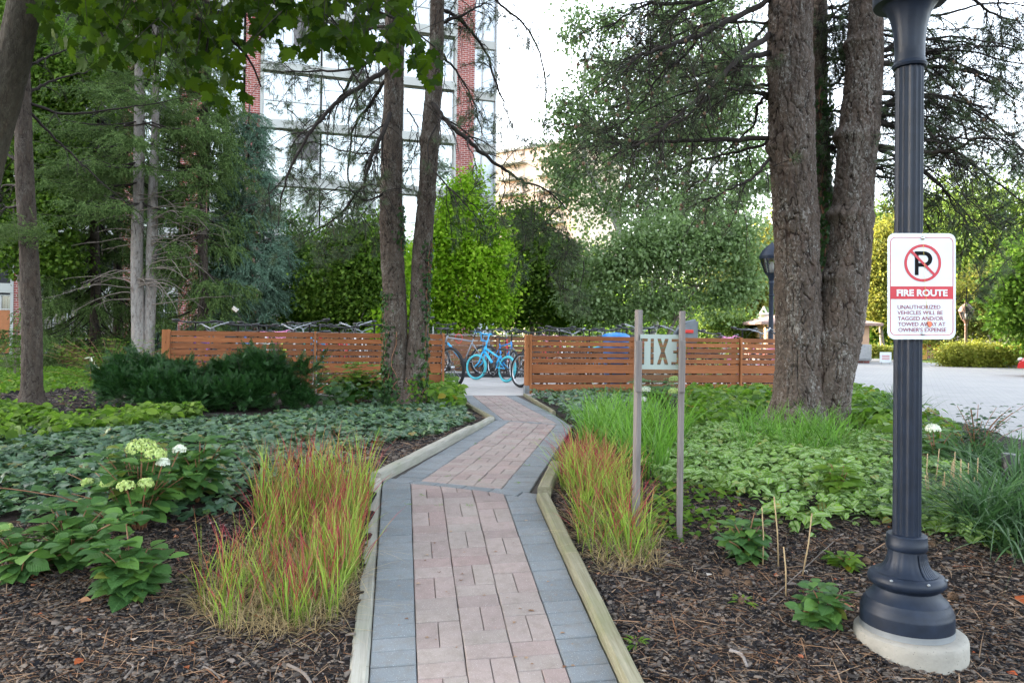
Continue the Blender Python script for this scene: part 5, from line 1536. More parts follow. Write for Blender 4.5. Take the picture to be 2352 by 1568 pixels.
_, S2 = bark_trunk('trunk', cR, M['pinebark'], tB, 150, .012, .026, 13.0, [(z8(102), 0, .06, .06), (z8(315), .2, .08, .055), (z8(492), 0, .07, .06), (z8(640), -.3, .07, .045), (z8(780), -.2, .09, .055), (z8(315), None, .07, .015), (z8(500), None, .07, .018)], (.6, .09), 22)
_, S3 = bark_trunk('back_stem', [pr(1888, 760, qz + .75, 24), pr(1886, 500, qz + .75, 22), pr(1880, 200, qz + .75, 20), pr(1879, 0, qz + .75, 19), pr(1878, -300, qz + .75, 16)], M['pinebark2'], tB, 70, .02, .016, 11, (), None, 23)
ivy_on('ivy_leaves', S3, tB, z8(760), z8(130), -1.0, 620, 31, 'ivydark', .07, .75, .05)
lc = Limbs(15)
CC = lambda cx, cy, ox=1200: ((ox + cx / 3.357) * .9408, cy * .2802)
mains = [
    ([(2300, 440), (2080, 470), (1950, 560), (1660, 900), (1230, 1150)], .030, 1200, [0, -.3, -.5, -.8, -1]),
    ([(2290, 290), (2080, 420), (1850, 660), (1500, 970), (1190, 1190), (960, 1290)], .032, 1200, [0, -.5, -.8, -1, -1.1, -1.2]),
    ([(2290, 1130), (1800, 1150), (1300, 1160), (1000, 1165), (850, 1110), (780, 1010)], .026, 1200, [0, .1, .2, .4, .5, .6]),
    ([(2300, 0), (1950, 160), (1700, 290), (1350, 410), (1200, 460), (1080, 590), (830, 790)], .030, 1200, [0, -.3, -.5, -.7, -.8, -.9, -1]),
    ([(1950, -60), (1600, 70), (1500, 150), (1350, 270), (1180, 380)], .024, 1200, [.2, .2, .2, .2, .2]),
    ([(1700, 20), (1420, 30), (1250, 45), (1000, 190), (790, 295)], .022, 1200, [.5, .4, .3, .3, .3]),
    ([(2290, 540), (1900, 560), (1650, 630), (1450, 640)], .018, 1200, [0, .6, .8, 1]),
    ([(2270, 780), (2180, 880), (2130, 1050), (1900, 1250), (1700, 1540)], .020, 1200, [0, .4, .7, .9, 1]),
    ([(1700, 290), (1620, 420), (1350, 650), (1250, 820), (1020, 1070)], .018, 1200, [.3, .4, .5, .5, .6]),
    ([(2270, 1170), (2000, 1250), (1700, 1310), (1440, 1440), (1300, 1480)], .016, 1200, [0, .3, .5, .7, .9]),
    ([(2280, 1300), (2150, 1450), (1950, 1560), (1750, 1640)], .018, 1200, [0, -.2, -.3, -.4]),
    ([(2280, 700), (1950, 740), (1700, 860), (1400, 930)], .018, 1200, [0, .7, 1, 1.2]),
    ([(2290, 180), (2150, 330), (2000, 480), (1800, 560), (1600, 540)], .016, 1200, [0, .8, 1.2, 1.5, 1.6]),
    ([(1150, 520), (1530, 545), (1900, 590), (2350, 850)], .032, 1800, [0, .2, .2, .2]),
    ([(1180, 410), (1540, 430), (1900, 560), (2340, 740)], .026, 1800, [0, .5, .6, .7]),
    ([(1180, 760), (1540, 790), (1800, 820), (2100, 1000), (2350, 1230)], .026, 1800, [0, .1, 0, 0, 0]),
    ([(1150, 1200), (1530, 1250), (1800, 1220), (1970, 1130), (2200, 1150)], .028, 1800, [0, -.3, -.5, -.7, -.8]),
    ([(1160, 1000), (1530, 1140), (1700, 1180), (2200, 1560), (2400, 1700)], .028, 1800, [0, .4, .6, .7, .8]),
    ([(1160, 1220), (1530, 1400), (1700, 1560), (1780, 1700), (1900, 1850)], .020, 1800, [0, .5, .6, .6, .6]),
    ([(1200, 110), (1600, 130), (1990, 40), (2350, 20)], .020, 1800, [0, .4, .4, .5]),
    ([(1880, -60), (2060, 90), (2350, 200)], .020, 1800, [.4, .4, .4]),
    ([(1180, 250), (1560, 250), (2100, 220)], .012, 1800, [0, .3, .4]),
    ([(2120, -50), (2160, 150), (2160, 330), (2200, 480)], .010, 1800, [.7, .7, .7, .7]),
    ([(600, 1230), (760, 1220), (840, 1180)], .022, 1800, [.8, .6, .4]),
    ([(700, 780), (830, 660), (900, 590)], .020, 1800, [.8, .6, .4]), ([(730, 70), (850, 50), (950, 10)], .020, 1800, [.8, .6, .4]), ([(720, 280), (800, 225), (930, 210)], .016, 1800, [.8, .6, .4]),
    ([(740, 480), (900, 490)], .022, 1800, [.8, .5]), ([(740, 910), (890, 910)], .02, 1800, [.8, .5]), ([(740, 150), (800, 130), (930, 170)], .03, 1800, [.8, .6, .4]),
]
for path, r0, ox, zo in mains:
    lc.follow([at(*CC(a, b, ox), qz + z_) for (a, b), z_ in zip(path, zo)], r0, .005, 28 if r0 > .02 else 16, .75, lvl=1, droop=.35, kink=.4, nsub=6, sub=.5, spread=.75)
rge = np.random.default_rng(91)
for k in range(30):
    right = k % 5 != 0
    S_ = S2 if right else S1; v0 = rge.uniform(20, 420) if right else rge.uniform(-40, 300); i = int(np.argmin(abs(S_[:, 2] - z8(v0)))); p0 = S_[i, :3]
    L_ = rge.uniform(1.2, 2.6); dx = 1 if right else -1; y_ = rge.uniform(-.5, .9)
    p1 = p0 + np.array([dx * L_ * .45, y_ * .4, rge.uniform(-.05, .25)]); p2 = p0 + np.array([dx * L_, y_, -rge.uniform(0, .9)])
    lc.follow([p0, p1, p2], rge.uniform(.010, .018), .004, 14, .6, lvl=1, droop=.4, kink=.45, nsub=5, sub=.5, spread=.75)
# foliage boughs at right side low, in front of far trees
for (a, b) in [(1880, 1900), (2050, 1950), (2200, 1800), (1950, 2150), (2100, 2250), (1880, 2350), (2250, 2100)]:
    lc.grow(at((1800 + a / 3.357) * .9408, b * .2802, qz + .8), (RNG.normal() * .5, 0, -.7), .5, .008, 2, .4, .4, nsub=6, sub=.6)
lc.mb.build('branches', M['twig'], tB, True)
tuft_mesh('needles', lc, M['pine'], tB, .10, .13, 5, 2, .05)
# cones and dry clusters sitting on the twigs
rg = np.random.default_rng(4); tp = np.array(lc.tips); tp = tp[rg.random(len(tp)) < .07]; cb = MB()
for p in tp[:260]: cb.lathe([(.004, -.02), (.014, -.012), (.018, 0), (.013, .014), (.003, .022)], 6, tuple(p))
tag(cb.build('cones', M['cone'], tB), kind='stuff')

# ---- slender spruce at the left
sz = 10.0; base = grd(72, 936)
tC = thing('spruce_tree', 'lone slender spruce trunk with peeling grey brown bark at the left', 'tree', tuple(base))
_, S4 = bark_trunk('trunk', [pr(73, 942, sz, 27), pr(73, 915, sz, 24), pr(74, 850, sz, 22), pr(72, 703, sz, 20), pr(66, 563, sz, 19), pr(58, 430, sz, 18.5), pr(52, 250, sz, 17), pr(50, 120, sz, 16), pr(48, 0, sz, 15), pr(46, -300, sz, 12)], M['sprucebark'], tC, 80, .016, .010, 16, (), (.3, .11), 41)
ld = Limbs(18)
for a in ([(60, 235), (150, 262), (280, 248), (420, 225)], [(60, 215), (130, 185), (240, 150)], [(60, 430), (20, 425), (-40, 440)], [(60, 470), (10, 480), (-50, 500)], [(55, 160), (110, 130), (190, 100)], [(60, 250), (110, 300), (190, 380), (330, 500)], [(60, 375), (0, 350), (-40, 340)], [(62, 320), (20, 290), (-30, 260)]):
    ld.follow([at(u, v, sz + k_ * .25) for k_, (u, v) in enumerate(a)], .020, .004, 8, .4, lvl=1, droop=.3, kink=.35, nsub=4, sub=.5)
ld.mb.build('branches', M['twig'], tC, True)
rg = np.random.default_rng(6); n = 300
A = np.array([tuple(at(u, v, sz - .2 + rg.uniform(-.4, .4))) for u, v in zip(rg.uniform(-10, 110, n), 535 + rg.normal(size=n) * 13)])
leaves('needles', T_SPRUCE, A, unit(rg.normal(size=(n, 3)) * np.array([1, .6, .3]) + np.array([0, 0, -.1])), rdir(n, rg), rg.uniform(.10, .2, n), M['spruce'], tC)

# ---- conifer builder
def conifer(name, label, base, H, Rb, z0, mat, seed, bark='greybark', droop=.5, hang=.35, nb=7, sp=.24, sz_=.26, dens=1.0, top=1.0, r0=.16, group=None, asym=None, trunkpts=None, n_spr=1.0):
    rg = np.random.default_rng(seed); t = thing(name, label, 'tree', tuple(base), 0, group)
    b = np.array(base); mb = MB()
    if trunkpts: bark_trunk('trunk', trunkpts, M[bark], t, 36, .05, .008, 10, (), (.3, .05), seed)
    else:
        mb.tube([tuple(b + np.array([0.05 * math.sin(k), 0, H * k / 12 - .05])) for k in range(13)], [r0 * (1 - k / 13) + .01 for k in range(13)], 12); mb.build('trunk', M[bark], t, True)
    lm = MB(); P = []; D = []
    z = z0
    while z < H * .99:
        f = (z - z0) / (H - z0); Rz = Rb * (1 - f) ** .8 * top + .15
        if z < z0 + .8: Rz *= .8
        for k in range(nb):
            w = rg.uniform(0, 2 * PI); L = Rz * rg.uniform(.6, 1.1)
            if asym: L *= asym(w)
            d = np.array([math.cos(w), math.sin(w), .1]); p = b + np.array([0, 0, z]); pts = [p]; m = 9
            for i in range(m):
                tt = i / m; d2 = unit(d + np.array([0, 0, -droop * (1.2 - tt) + .45 * tt * droop]))
                pts.append(pts[-1] + d2 * L / m)
            lm.tube(pts, [.018 * (1 - i / (m + 1)) + .004 for i in range(m + 1)], 4, cap=False)
            ns = int(L / .085 * dens)
            side = np.array([-d[1], d[0], 0])
            for j in range(ns):
                tt = rg.uniform(.18, 1) ** .8; i = min(m - 1, int(tt * m)); q = pts[i] + (pts[i + 1] - pts[i]) * (tt * m - i)
                s_ = rg.choice([-1, 1]); out = unit(side * s_ * rg.uniform(.3, 1) + d * .6 + np.array([0, 0, -hang * rg.uniform(.3, 1.6)]))
                LL = sp * (1.15 - .5 * tt) * rg.uniform(.5, 1.2)
                for c in range(3):
                    P.append(q + out * LL * c * .8 + rg.normal(size=3) * .02); D.append(unit(out + rg.normal(size=3) * .25 + np.array([0, 0, -hang * .35 * c])))
        z += H * .03 + .1
    lm.build('limbs', M['twig'], t)
    P = np.array(P); D = np.array(D)
    leaves('needles', T_SPRUCE, P, D, rdir(len(P), rg), rg.uniform(.8, 1.35, len(P)) * sz_, M[mat], t)
    return t
def gb(u, Z): p = at(u, 800, Z); return (p.x, Z, .46)
# twin pale spruces
Zt = 20.0
tD = conifer('spruce_tree', 'pale grey barked spruce, left one of the close pair behind the yew', gb(318, Zt), 15, 3.0, 4.6, 'spruce', 51, 'greybark', .45, .5, 7, .3, .30, 1.0, trunkpts=[pr(320, 836, Zt, 16), pr(317, 703, Zt, 14.5), pr(314.5, 563, Zt, 13), pr(319, 423, Zt, 11.5), pr(320, 250, Zt, 11), pr(321, 50, Zt, 9), pr(320, -300, Zt, 6)])
tE = conifer('spruce_tree', 'lighter spruce trunk, right one of the close pair behind the yew', gb(341, Zt), 16, 2.6, 5.6, 'spruce', 52, 'greybark', .4, .5, 5, .3, .30, .9, trunkpts=[pr(338, 836, Zt + .1, 14), pr(345, 703, Zt + .1, 12), pr(349, 563, Zt + .1, 11.5), pr(352, 423, Zt + .1, 10), pr(356.5, 308, Zt + .1, 8.8), pr(357, 196, Zt + .1, 7.5), pr(357, -200, Zt + .1, 5)])
dl = Limbs(19)
for k in range(44):
    left = k % 2 == 0; u = 314 if left else 348; v = RNG.uniform(440, 700)
    dx = -1 if (left and RNG.random() < .8) else 1
    L = RNG.uniform(.8, 2.4)
    dl.grow(at(u, v, Zt - .1), (dx, RNG.normal() * .5 - .2, .25), L, .017, 1, .32, .25, nsub=3, sub=.4)
dl.mb.build('dead_branches', M['twigg'], tD, True)
conifer('spruce_tree', 'drooping dark spruce hanging over the patios left of the pale pair', gb(215, 23), 14, 3.0, 1.0, 'spruce', 53, 'sprucebark', 1.0, 1.0, 7, .34, .34, 1.0)
conifer('spruce_tree', 'shaggy spruce with a leaning trunk just left of the pale pair', gb(268, 25), 13, 2.6, 2.4, 'spruce', 54, 'sprucebark', 1.0, 1.0, 6, .34, .34, .8)
conifer('spruce_tree', 'dark spruce whose lower boughs hang beside the fence corner', gb(462, 21.0), 13.5, 1.75, 1.9, 'spruce', 55, 'sprucebark', .7, .9, 8, .34, .34, 1.1)
conifer('blue_spruce', 'blue green spruce with dense conical crown in front of the tower', gb(568, 22.6), 8.2, 1.9, .2, 'bluesp', 56, 'sprucebark', .5, .6, 14, .30, .30, 1.5)
conifer('cedar_tree', 'small dense cone shaped cedar beside the patio blinds', gb(205, 27), 2.6, .5, .05, 'yew', 57, 'sprucebark', -.6, -.3, 10, .14, .2, 1.2, r0=.04)
conifer('cedar_tree', 'narrow cone shaped cedar between the pale spruce pair and the fence', gb(296, 26), 2.2, .35, .05, 'yew', 58, 'sprucebark', -.6, -.3, 9, .12, .18, 1.2, r0=.04)

# ---- broad-leaved crowns
def crown_tree(name, label, base, blobs, mat, n, leaf, seed, tmat='twigg', trunk=None, r=.12, clump=.35, per=14, tpl=None, cat='tree', group=None, limbs=26, shell=.55, droop=.35, dsub=True):
    """blobs: (centre Vector, (rx, ry, rz))"""
    rg = np.random.default_rng(seed); t = thing(name, label, cat, tuple(base), 0, group)
    B = np.array([tuple(c) for c, _ in blobs]); Rr = np.array([r_ for _, r_ in blobs]); wv = (Rr.prod(1)) ** .67; wv /= wv.sum()
    nc = n // per; idx = rg.choice(len(B), nc, p=wv); d = rdir(nc, rg); rad = shell + (1 - shell) * rg.random(nc) ** .6
    C = B[idx] + d * rad[:, None] * Rr[idx] * (1 + .24 * rg.normal(size=(nc, 1)))
    C = C[C[:, 2] > base[2] + .05]; nc = len(C)
    P = np.repeat(C, per, 0) + rg.normal(size=(nc * per, 3)) * clump * np.array([1, 1, .55])
    D = unit(rg.normal(size=P.shape) * .8 + np.array([0, 0, -droop]) + unit(P - np.repeat(C, per, 0)) * .8)
    N = unit(rg.normal(size=P.shape) * .55 + np.array([0, -.15, .8]))
    leaves('crown', tpl or L_DIA, P, D, N, rg.uniform(.6, 1.25, len(P)) * leaf, M[mat], t)
    mb = MB(); b = np.array(base)
    topc = B[np.argmax(B[:, 2])]
    trunk = trunk or [b - np.array([0, 0, .1]), b * .6 + topc * .4 + rg.normal(size=3) * .15, topc]
    S = smooth_path([tuple(p) for p in trunk], 14); mb.tube(S, [r * (1 - .85 * i / 13) for i in range(14)], 9)
    mb.build('trunk', M[tmat], t, True)
    mb = MB()
    for k in range(limbs):
        q = C[rg.integers(nc)]; zs = S[:, 2]; i = int(np.clip(np.searchsorted(zs, q[2] - abs(rg.normal()) * 1.2 - .2), 1, 12)); p0 = S[i]
        m_ = (p0 + q) / 2 + rg.normal(size=3) * .12 * np.linalg.norm(q - p0) + np.array([0, 0, .12])
        SS = smooth_path([tuple(p0), tuple(m_), tuple(q)], 7); mb.tube(SS, [max(.006, r * .28 * (1 - j / 7)) for j in range(7)], 4, cap=False)
    mb.build('limbs', M[tmat], t, True)
    return t
def BL(Z, *bl):
    """(u, v, ru, rv[, dz]) ellipses measured in the picture at distance Z -> real ellipsoids"""
    out = []
    for b in bl:
        z = Z + (b[4] if len(b) > 4 else 0); out.append((at(b[0], b[1], z), (b[2] / F * z, (b[2] + b[3]) / 2.4 / F * z, b[3] / F * z)))
    return out
# lime coloured young tree
Z = 24; crown_tree('lime_green_tree', 'bright lime green young tree just right of the twin pine', gb(1075, Z), BL(Z, (1050, 480, 55, 60), (1060, 560, 75, 70), (1100, 630, 80, 80), (1020, 650, 60, 90), (1130, 600, 45, 60), (1060, 720, 90, 50), (1140, 690, 40, 60), (1075, 430, 34, 45), (1130, 520, 34, 50), (1010, 560, 40, 60)), 'lime', 24000, .14, 61, clump=.2, per=10, r=.07, limbs=44, shell=.05)
# dark mixed trees left of centre
Z = 25; crown_tree('leafy_tree', 'slim feathery tree with sky showing through, right of the blue spruce', gb(688, Z), BL(Z, (680, 560, 38, 55), (690, 640, 50, 70), (660, 700, 30, 50), (715, 600, 40, 60), (700, 720, 50, 30), (668, 505, 15, 30)), 'dark', 14000, .10, 62, clump=.25, r=.06, shell=.1, limbs=30)
Z = 23.5; crown_tree('leafy_tree', 'rounded green maple filling the space left of the twin pine', gb(800, Z), BL(Z, (800, 570, 65, 55), (770, 640, 75, 60), (840, 640, 60, 70), (790, 710, 95, 45), (850, 540, 40, 50), (730, 700, 50, 40), (860, 710, 40, 50)), 'green', 26000, .14, 63, clump=.28, r=.08, shell=.3)
Z = 21.5; crown_tree('leafy_shrub', 'yellow green vine leaved shrub directly left of the twin pine stems', gb(895, Z), BL(Z, (898, 720, 22, 45), (882, 755, 20, 25), (935, 600, 20, 60), (940, 700, 25, 60)), 'lime', 2600, .14, 64, clump=.18, r=.03, cat='shrub', shell=.1, limbs=12)
Z = 27; crown_tree('leafy_tree', 'deep green maple in shadow between the lime tree and the birch', gb(1230, Z), BL(Z, (1230, 640, 80, 80), (1180, 700, 60, 60), (1270, 700, 70, 60), (1330, 700, 60, 60), (1220, 570, 60, 60), (1160, 610, 50, 60), (1210, 500, 45, 45), (1290, 600, 60, 60)), 'green', 30000, .15, 65, clump=.3, r=.1, shell=.2)
# birch
Z = 27.5
bc = crown_tree('birch_tree', 'tall loose birch with white limbs in the middle of the picture', gb(1480, Z), BL(Z, (1390, 180, 75, 100), (1320, 60, 40, 60), (1340, 300, 90, 90), (1450, 330, 110, 100), (1560, 300, 110, 110), (1660, 280, 90, 100), (1520, 160, 90, 100), (1640, 120, 90, 90), (1420, 460, 110, 80), (1560, 460, 120, 90), (1690, 450, 80, 90), (1310, 420, 60, 70), (1400, 50, 40, 40), (1700, 180, 60, 90), (1540, 40, 80, 60), (1640, 20, 80, 60), (1300, 250, 40, 60), (1290, 360, 50, 60), (1730, 380, 60, 90), (1480, 240, 80, 70)), 'birch', 46000, .15, 66, 'whitebark', r=.16, clump=.22, per=14, shell=.15, limbs=90, droop=.8)
mb = MB()
for a in ([(1476, 820), (1460, 640), (1476, 507), (1500, 420), (1530, 300), (1540, 150)], [(1462, 620), (1400, 480), (1343, 373), (1350, 280), (1339, 241), (1345, 120)], [(1480, 700), (1560, 520), (1620, 420), (1660, 300)], [(1476, 600), (1520, 560), (1570, 470), (1590, 330)]):
    S = smooth_path([tuple(at(u, v, Z)) for u, v in a], 16); mb.tube(S, [.14 * (1 - .7 * i / 15) for i in range(16)], 8)
mb.build('white_limbs', M['whitebark'], bc, True)
Z = 25; crown_tree('birch_tree', 'low spreading pale leaved birch leaning over the right end of the bicycles', gb(1500, Z), BL(Z, (1400, 620, 90, 80), (1500, 570, 110, 90), (1600, 560, 90, 90), (1680, 550, 70, 90), (1420, 720, 80, 40), (1520, 700, 80, 50), (1330, 700, 40, 40), (1650, 680, 60, 50), (1715, 650, 40, 60)), 'birch', 30000, .14, 67, 'twigg', r=.08, clump=.27, per=18, shell=.0, limbs=30, droop=.8)
# maples at far left behind the slender spruce
Z = 21.5; crown_tree('maple_tree', 'dark leafy maple screening the far left of the building', gb(60, Z), BL(Z, (-20, 90, 150, 120), (110, 130, 90, 90), (60, 250, 110, 90), (110, 350, 60, 80), (-20, 380, 100, 110), (110, 480, 60, 70), (60, 570, 70, 60), (130, 600, 50, 50), (180, 180, 70, 60), (-30, 520, 60, 80)), 'green', 46000, .14, 68, clump=.32, r=.13, shell=.25)
# sunlit trees far right
Z = 52; crown_tree('sunlit_tree', 'golden lit tree seen between the birch and the navy lamp post', gb(1700, Z), BL(Z, (1690, 640, 60, 70), (1740, 600, 60, 70), (1650, 730, 60, 50), (1740, 720, 50, 60), (1780, 560, 60, 60)), 'yellow', 22000, .26, 71, clump=.6, r=.2, shell=.3)
Z = 56; crown_tree('sunlit_tree', 'yellowish tree lit from the left just right of the forked pine', gb(2030, Z), BL(Z, (2010, 620, 40, 60), (2040, 560, 40, 60), (2020, 700, 40, 50)), 'yellow', 14000, .26, 72, clump=.6, r=.2, shell=.3)
Z = 72; crown_tree('leafy_tree', 'tall hazy green tree behind the fire route sign', gb(2130, Z), BL(Z, (2080, 560, 110, 90), (2180, 520, 110, 110), (2050, 640, 90, 80), (2150, 650, 130, 80), (1990, 520, 60, 60)), 'farg', 30000, .36, 73, clump=.9, r=.35, shell=.4)
Z = 66; crown_tree('leafy_tree', 'tall full green tree at the far right edge', gb(2330, Z), BL(Z, (2260, 520, 110, 110), (2360, 560, 110, 140), (2300, 640, 120, 90), (2420, 640, 100, 120)), 'farg', 32000, .34, 74, clump=.9, r=.35, shell=.4)
Z = 45; crown_tree('sunlit_shrub', 'tall golden flowering bushes behind the small bronze lantern', gb(2230, Z), BL(Z, (2180, 720, 60, 60), (2240, 700, 60, 70), (2290, 730, 60, 50), (2150, 755, 30, 30)), 'yellow', 20000, .2, 75, clump=.4, r=.1, shell=.4, cat='shrub', limbs=14)
Z = 31; crown_tree('maple_tree', 'green branch of leaves reaching in at the right edge above the hedge', gb(2400, Z), BL(Z, (2340, 660, 50, 50), (2390, 600, 60, 70), (2330, 730, 45, 40), (2400, 740, 60, 60)), 'green', 12000, .22, 76, clump=.35, r=.12, shell=.3)
Z = 33; crown_tree('hedge', 'rounded sunlit yellow green shrubs on the kerbed island far right', gb(2270, Z), BL(Z, (2190, 815, 35, 24), (2240, 815, 40, 26), (2290, 820, 45, 24), (2220, 830, 40, 14), (2330, 820, 50, 26)), 'hedge', 22000, .11, 77, clump=.16, r=.03, shell=.5, cat='shrub', limbs=8)
Z = 40; crown_tree('hedge', 'low clipped hedge running from the gate house to the lamp post', gb(2050, Z), BL(Z, (2005, 805, 16, 12), (2030, 807, 20, 9), (2060, 808, 20, 9), (2090, 808, 20, 9)), 'hedge', 9000, .11, 78, clump=.12, r=.02, shell=.5, cat='shrub', limbs=6)
Z = 58; crown_tree('bushes', 'round green bushes on the grass behind the gate house', gb(2040, Z), BL(Z, (1995, 760, 20, 26), (2030, 765, 24, 22), (2070, 758, 24, 30), (2110, 765, 24, 24)), 'green', 14000, .2, 79, clump=.3, r=.05, shell=.5, cat='shrub', limbs=6)
Z = 40; crown_tree('bushes', 'soft green bush glimpsed beside the grey child seat', gb(1680, Z), BL(Z, (1680, 745, 35, 26), (1720, 760, 30, 20), (1640, 740, 30, 30)), 'farg', 9000, .15, 80, clump=.25, r=.04, shell=.4, cat='shrub', limbs=6)
# tree belt closing the horizon
for i, (u, Z, h, w) in enumerate([(1500, 75, 9, 9), (1620, 78, 10, 9), (1770, 80, 9, 8), (1250, 60, 10, 7), (1380, 62, 9, 7), (1900, 76, 9, 7), (2480, 60, 14, 9), (1480, 48, 5, 5), (1580, 46, 4, 5)]):
    c = at(u, 760, Z)
    crown_tree('leafy_tree', ['distant tree closing the view right of the birch', 'distant tree behind the bicycle seats', 'distant tree above the gate house roof', 'tree behind the lime tree towards the sun tinted block', 'tree behind the left part of the birch', 'tree seen in the fork of the big pine', 'large tree beyond the right edge', 'small tree low behind the birch', 'low tree behind the exit sign posts'][i],
               (c.x, Z, .46), [(Vector((c.x, Z, h * .55)), (w * .6, w * .5, h * .42)), (Vector((c.x + w * .3, Z + 1, h * .4)), (w * .5, w * .4, h * .35)), (Vector((c.x - w * .35, Z - 1, h * .38)), (w * .45, w * .4, h * .35))], 'farg' if i not in (7, 8) else 'green', 9000, .34 if Z > 50 else .2, 90 + i, clump=.8, r=.25, shell=.4, limbs=10)

# ---- foreground maple with its hanging leaves
mz = 5.5
mt = thing('maple_tree', 'near maple with smooth leaning trunk and dark leaves hanging across the top left', 'tree', (at(-110, 900, mz).x, mz, gzf(at(-110, 900, mz).x, mz)))
bark_trunk('trunk', [pr(-105, 1150, mz, 60), pr(-95, 950, mz, 46), pr(-75, 650, mz, 40), pr(-38, 400, mz, 36), pr(5, 240, mz, 35), pr(30, 140, mz, 35), pr(55, 20, mz, 34), pr(80, -120, mz, 33), pr(150, -420, mz, 26)], M['maplebark'], mt, 90, .016, .006, 14, [(at(0, 200, mz).z, 0, .08, .02)], (.3, .05), 81)
lm = Limbs(33); rg = np.random.default_rng(12)
low = [(85, 20), (95, 60), (150, 110), (200, 150), (270, 140), (330, 150), (360, 200), (420, 180), (470, 215), (520, 255), (570, 240), (560, 170), (600, 60), (660, 120), (700, 130), (760, 110), (820, 150), (880, 180), (930, 160), (980, 190), (1015, 190), (1010, 130), (960, 80), (940, 0), (930, -90), (80, -90)]
P_, D_, N_ = [], [], []
nl = 0
pts2 = []
while len(pts2) < 1500:
    u, v = rg.uniform(80, 1020), rg.uniform(-90, 260)
    if in_poly(low, np.array([u]), np.array([v]))[0]:
        if v > 60 and rg.random() < (v - 60) / 260: continue
        if noise.noise((u * .022, v * .022, 3.1)) < -.12: continue
        pts2.append((u, v))
# hanging twigs: group nearby leaves on twigs
for (u, v) in pts2:
    z_ = rg.uniform(4.7, 6.9); p = np.array(at(u, v, z_)); P_.append(p)
    D_.append(unit(np.array([rg.normal() * .5, rg.normal() * .45, -.75 + rg.normal() * .3]))); N_.append(unit(np.array([rg.normal() * .5, -.65 + rg.normal() * .5, .55])))
P_ = np.array(P_)
leaves('leaves', L_MAPLE, P_, np.array(D_), np.array(N_), rg.uniform(.065, .125, len(P_)), M['maple'], mt)
mb = MB()
roots = [np.array(at(60 + 60 * k, -140, 5.4 + .2 * k)) for k in range(14)]
# twigs reach every third leaf from the limb above
for i in range(0, len(P_), 3):
    p = P_[i]; q = roots[int(np.argmin([abs(r_[0] - p[0]) for r_ in roots]))]
    st = p + np.array([rg.normal() * .15, rg.normal() * .1, rg.uniform(.15, .5)])
    mb.tube([st, (st + p) / 2 + rg.normal(size=3) * .02, p], [.004, .003, .0015], 3, cap=False)
mb.build('twigs', M['twig'], mt, True)
mb = MB()
for k, (a, z0, z1) in enumerate([([(60, -60), (250, -30), (450, 40), (560, 120), (600, 200)], 5.5, 6), ([(60, -100), (400, -80), (700, -30), (900, 40), (1000, 110)], 5.5, 6.4), ([(250, -40), (330, 40), (350, 120)], 5.7, 5.9), ([(450, -60), (480, 40), (470, 140)], 5.9, 5.6), ([(700, -40), (760, 40), (800, 90)], 6, 5.7), ([(150, -80), (200, 20), (240, 90)], 5.4, 5.2)]):
    mb.tube(smooth_path([tuple(at(u, v, z0 + (z1 - z0) * j / len(a))) for j, (u, v) in enumerate(a)], 14), [.022 * (1 - .8 * j / 14) if k < 2 else .008 for j in range(14)], 7)
mb.build('boughs', M['twig'], mt, True)

# ---- the parts of the near trees above the picture: they shade the garden beds
def upper_crown(t, blobs, mat, n, leaf, seed, tpl=None, clump=.3, per=12):
    rg = np.random.default_rng(seed); B = np.array([b[:3] for b in blobs]); Rr = np.array([b[3:] for b in blobs]); wv = Rr.prod(1) ** .67; wv /= wv.sum()
    nc = n // per; idx = rg.choice(len(B), nc, p=wv); C = B[idx] + rdir(nc, rg) * Rr[idx] * (.2 + .8 * rg.random((nc, 1)) ** .5)
    C = C[C[:, 2] > 1.6 + .47 * np.maximum(C[:, 1], 0) + .9]; nc = len(C)
    P = np.repeat(C, per, 0) + rg.normal(size=(nc * per, 3)) * clump
    P = P[P[:, 2] > 1.6 + .47 * np.maximum(P[:, 1], 0) + .5]
    leaves('upper_crown', tpl or L_DIA, P, rdir(len(P), rg), unit(rg.normal(size=P.shape) * .5 + np.array([0, 0, 1])), rg.uniform(.7, 1.2, len(P)) * leaf, M[mat], t)
    mb = MB(); o = B.mean(0) * np.array([1, 1, 0]) + np.array([0, 0, B[:, 2].min() - 1])
    for k in range(30):
        q = C[rg.integers(nc)]; b = B[rg.integers(len(B))]
        mb.tube([tuple(b * .6 + q * .4), tuple((q + b) / 2 + rg.normal(size=3) * .2), tuple(q)], [.03, .02, .008], 5, cap=False)
    mb.build('upper_limbs', M['twig'], t, True)
upper_crown(mt, [(-3.2, 1, 6.8, 3, 3.4, 1.5), (-1, -1.5, 6.5, 2.8, 3, 1.4), (-4.5, 5, 7.4, 2.5, 2.5, 1.5), (-.5, 3, 6.9, 2.4, 2.4, 1.3), (1.6, -1, 6.8, 2.2, 3, 1.2)], 'maple', 15000, .19, 501)
upper_crown(tB, [(4.4, 8.7, 9.5, 3.2, 3.2, 2.4), (4.6, 8.7, 13, 2.4, 2.4, 2.5), (3, 5.5, 7.6, 2.6, 2.4, 1.5), (5.5, 3.5, 7.2, 2.4, 2.6, 1.4)], 'pine', 5200, .22, 502, T_PINE, .35, 8)
upper_crown(tA, [(-1.6, 10.9, 10, 2.4, 2.4, 2.4), (-1.6, 10.9, 13.5, 1.8, 1.8, 2.4), (-1.5, 8, 8.2, 2.2, 1.8, 1.5)], 'pine', 3800, .22, 503, T_PINE, .35, 8)
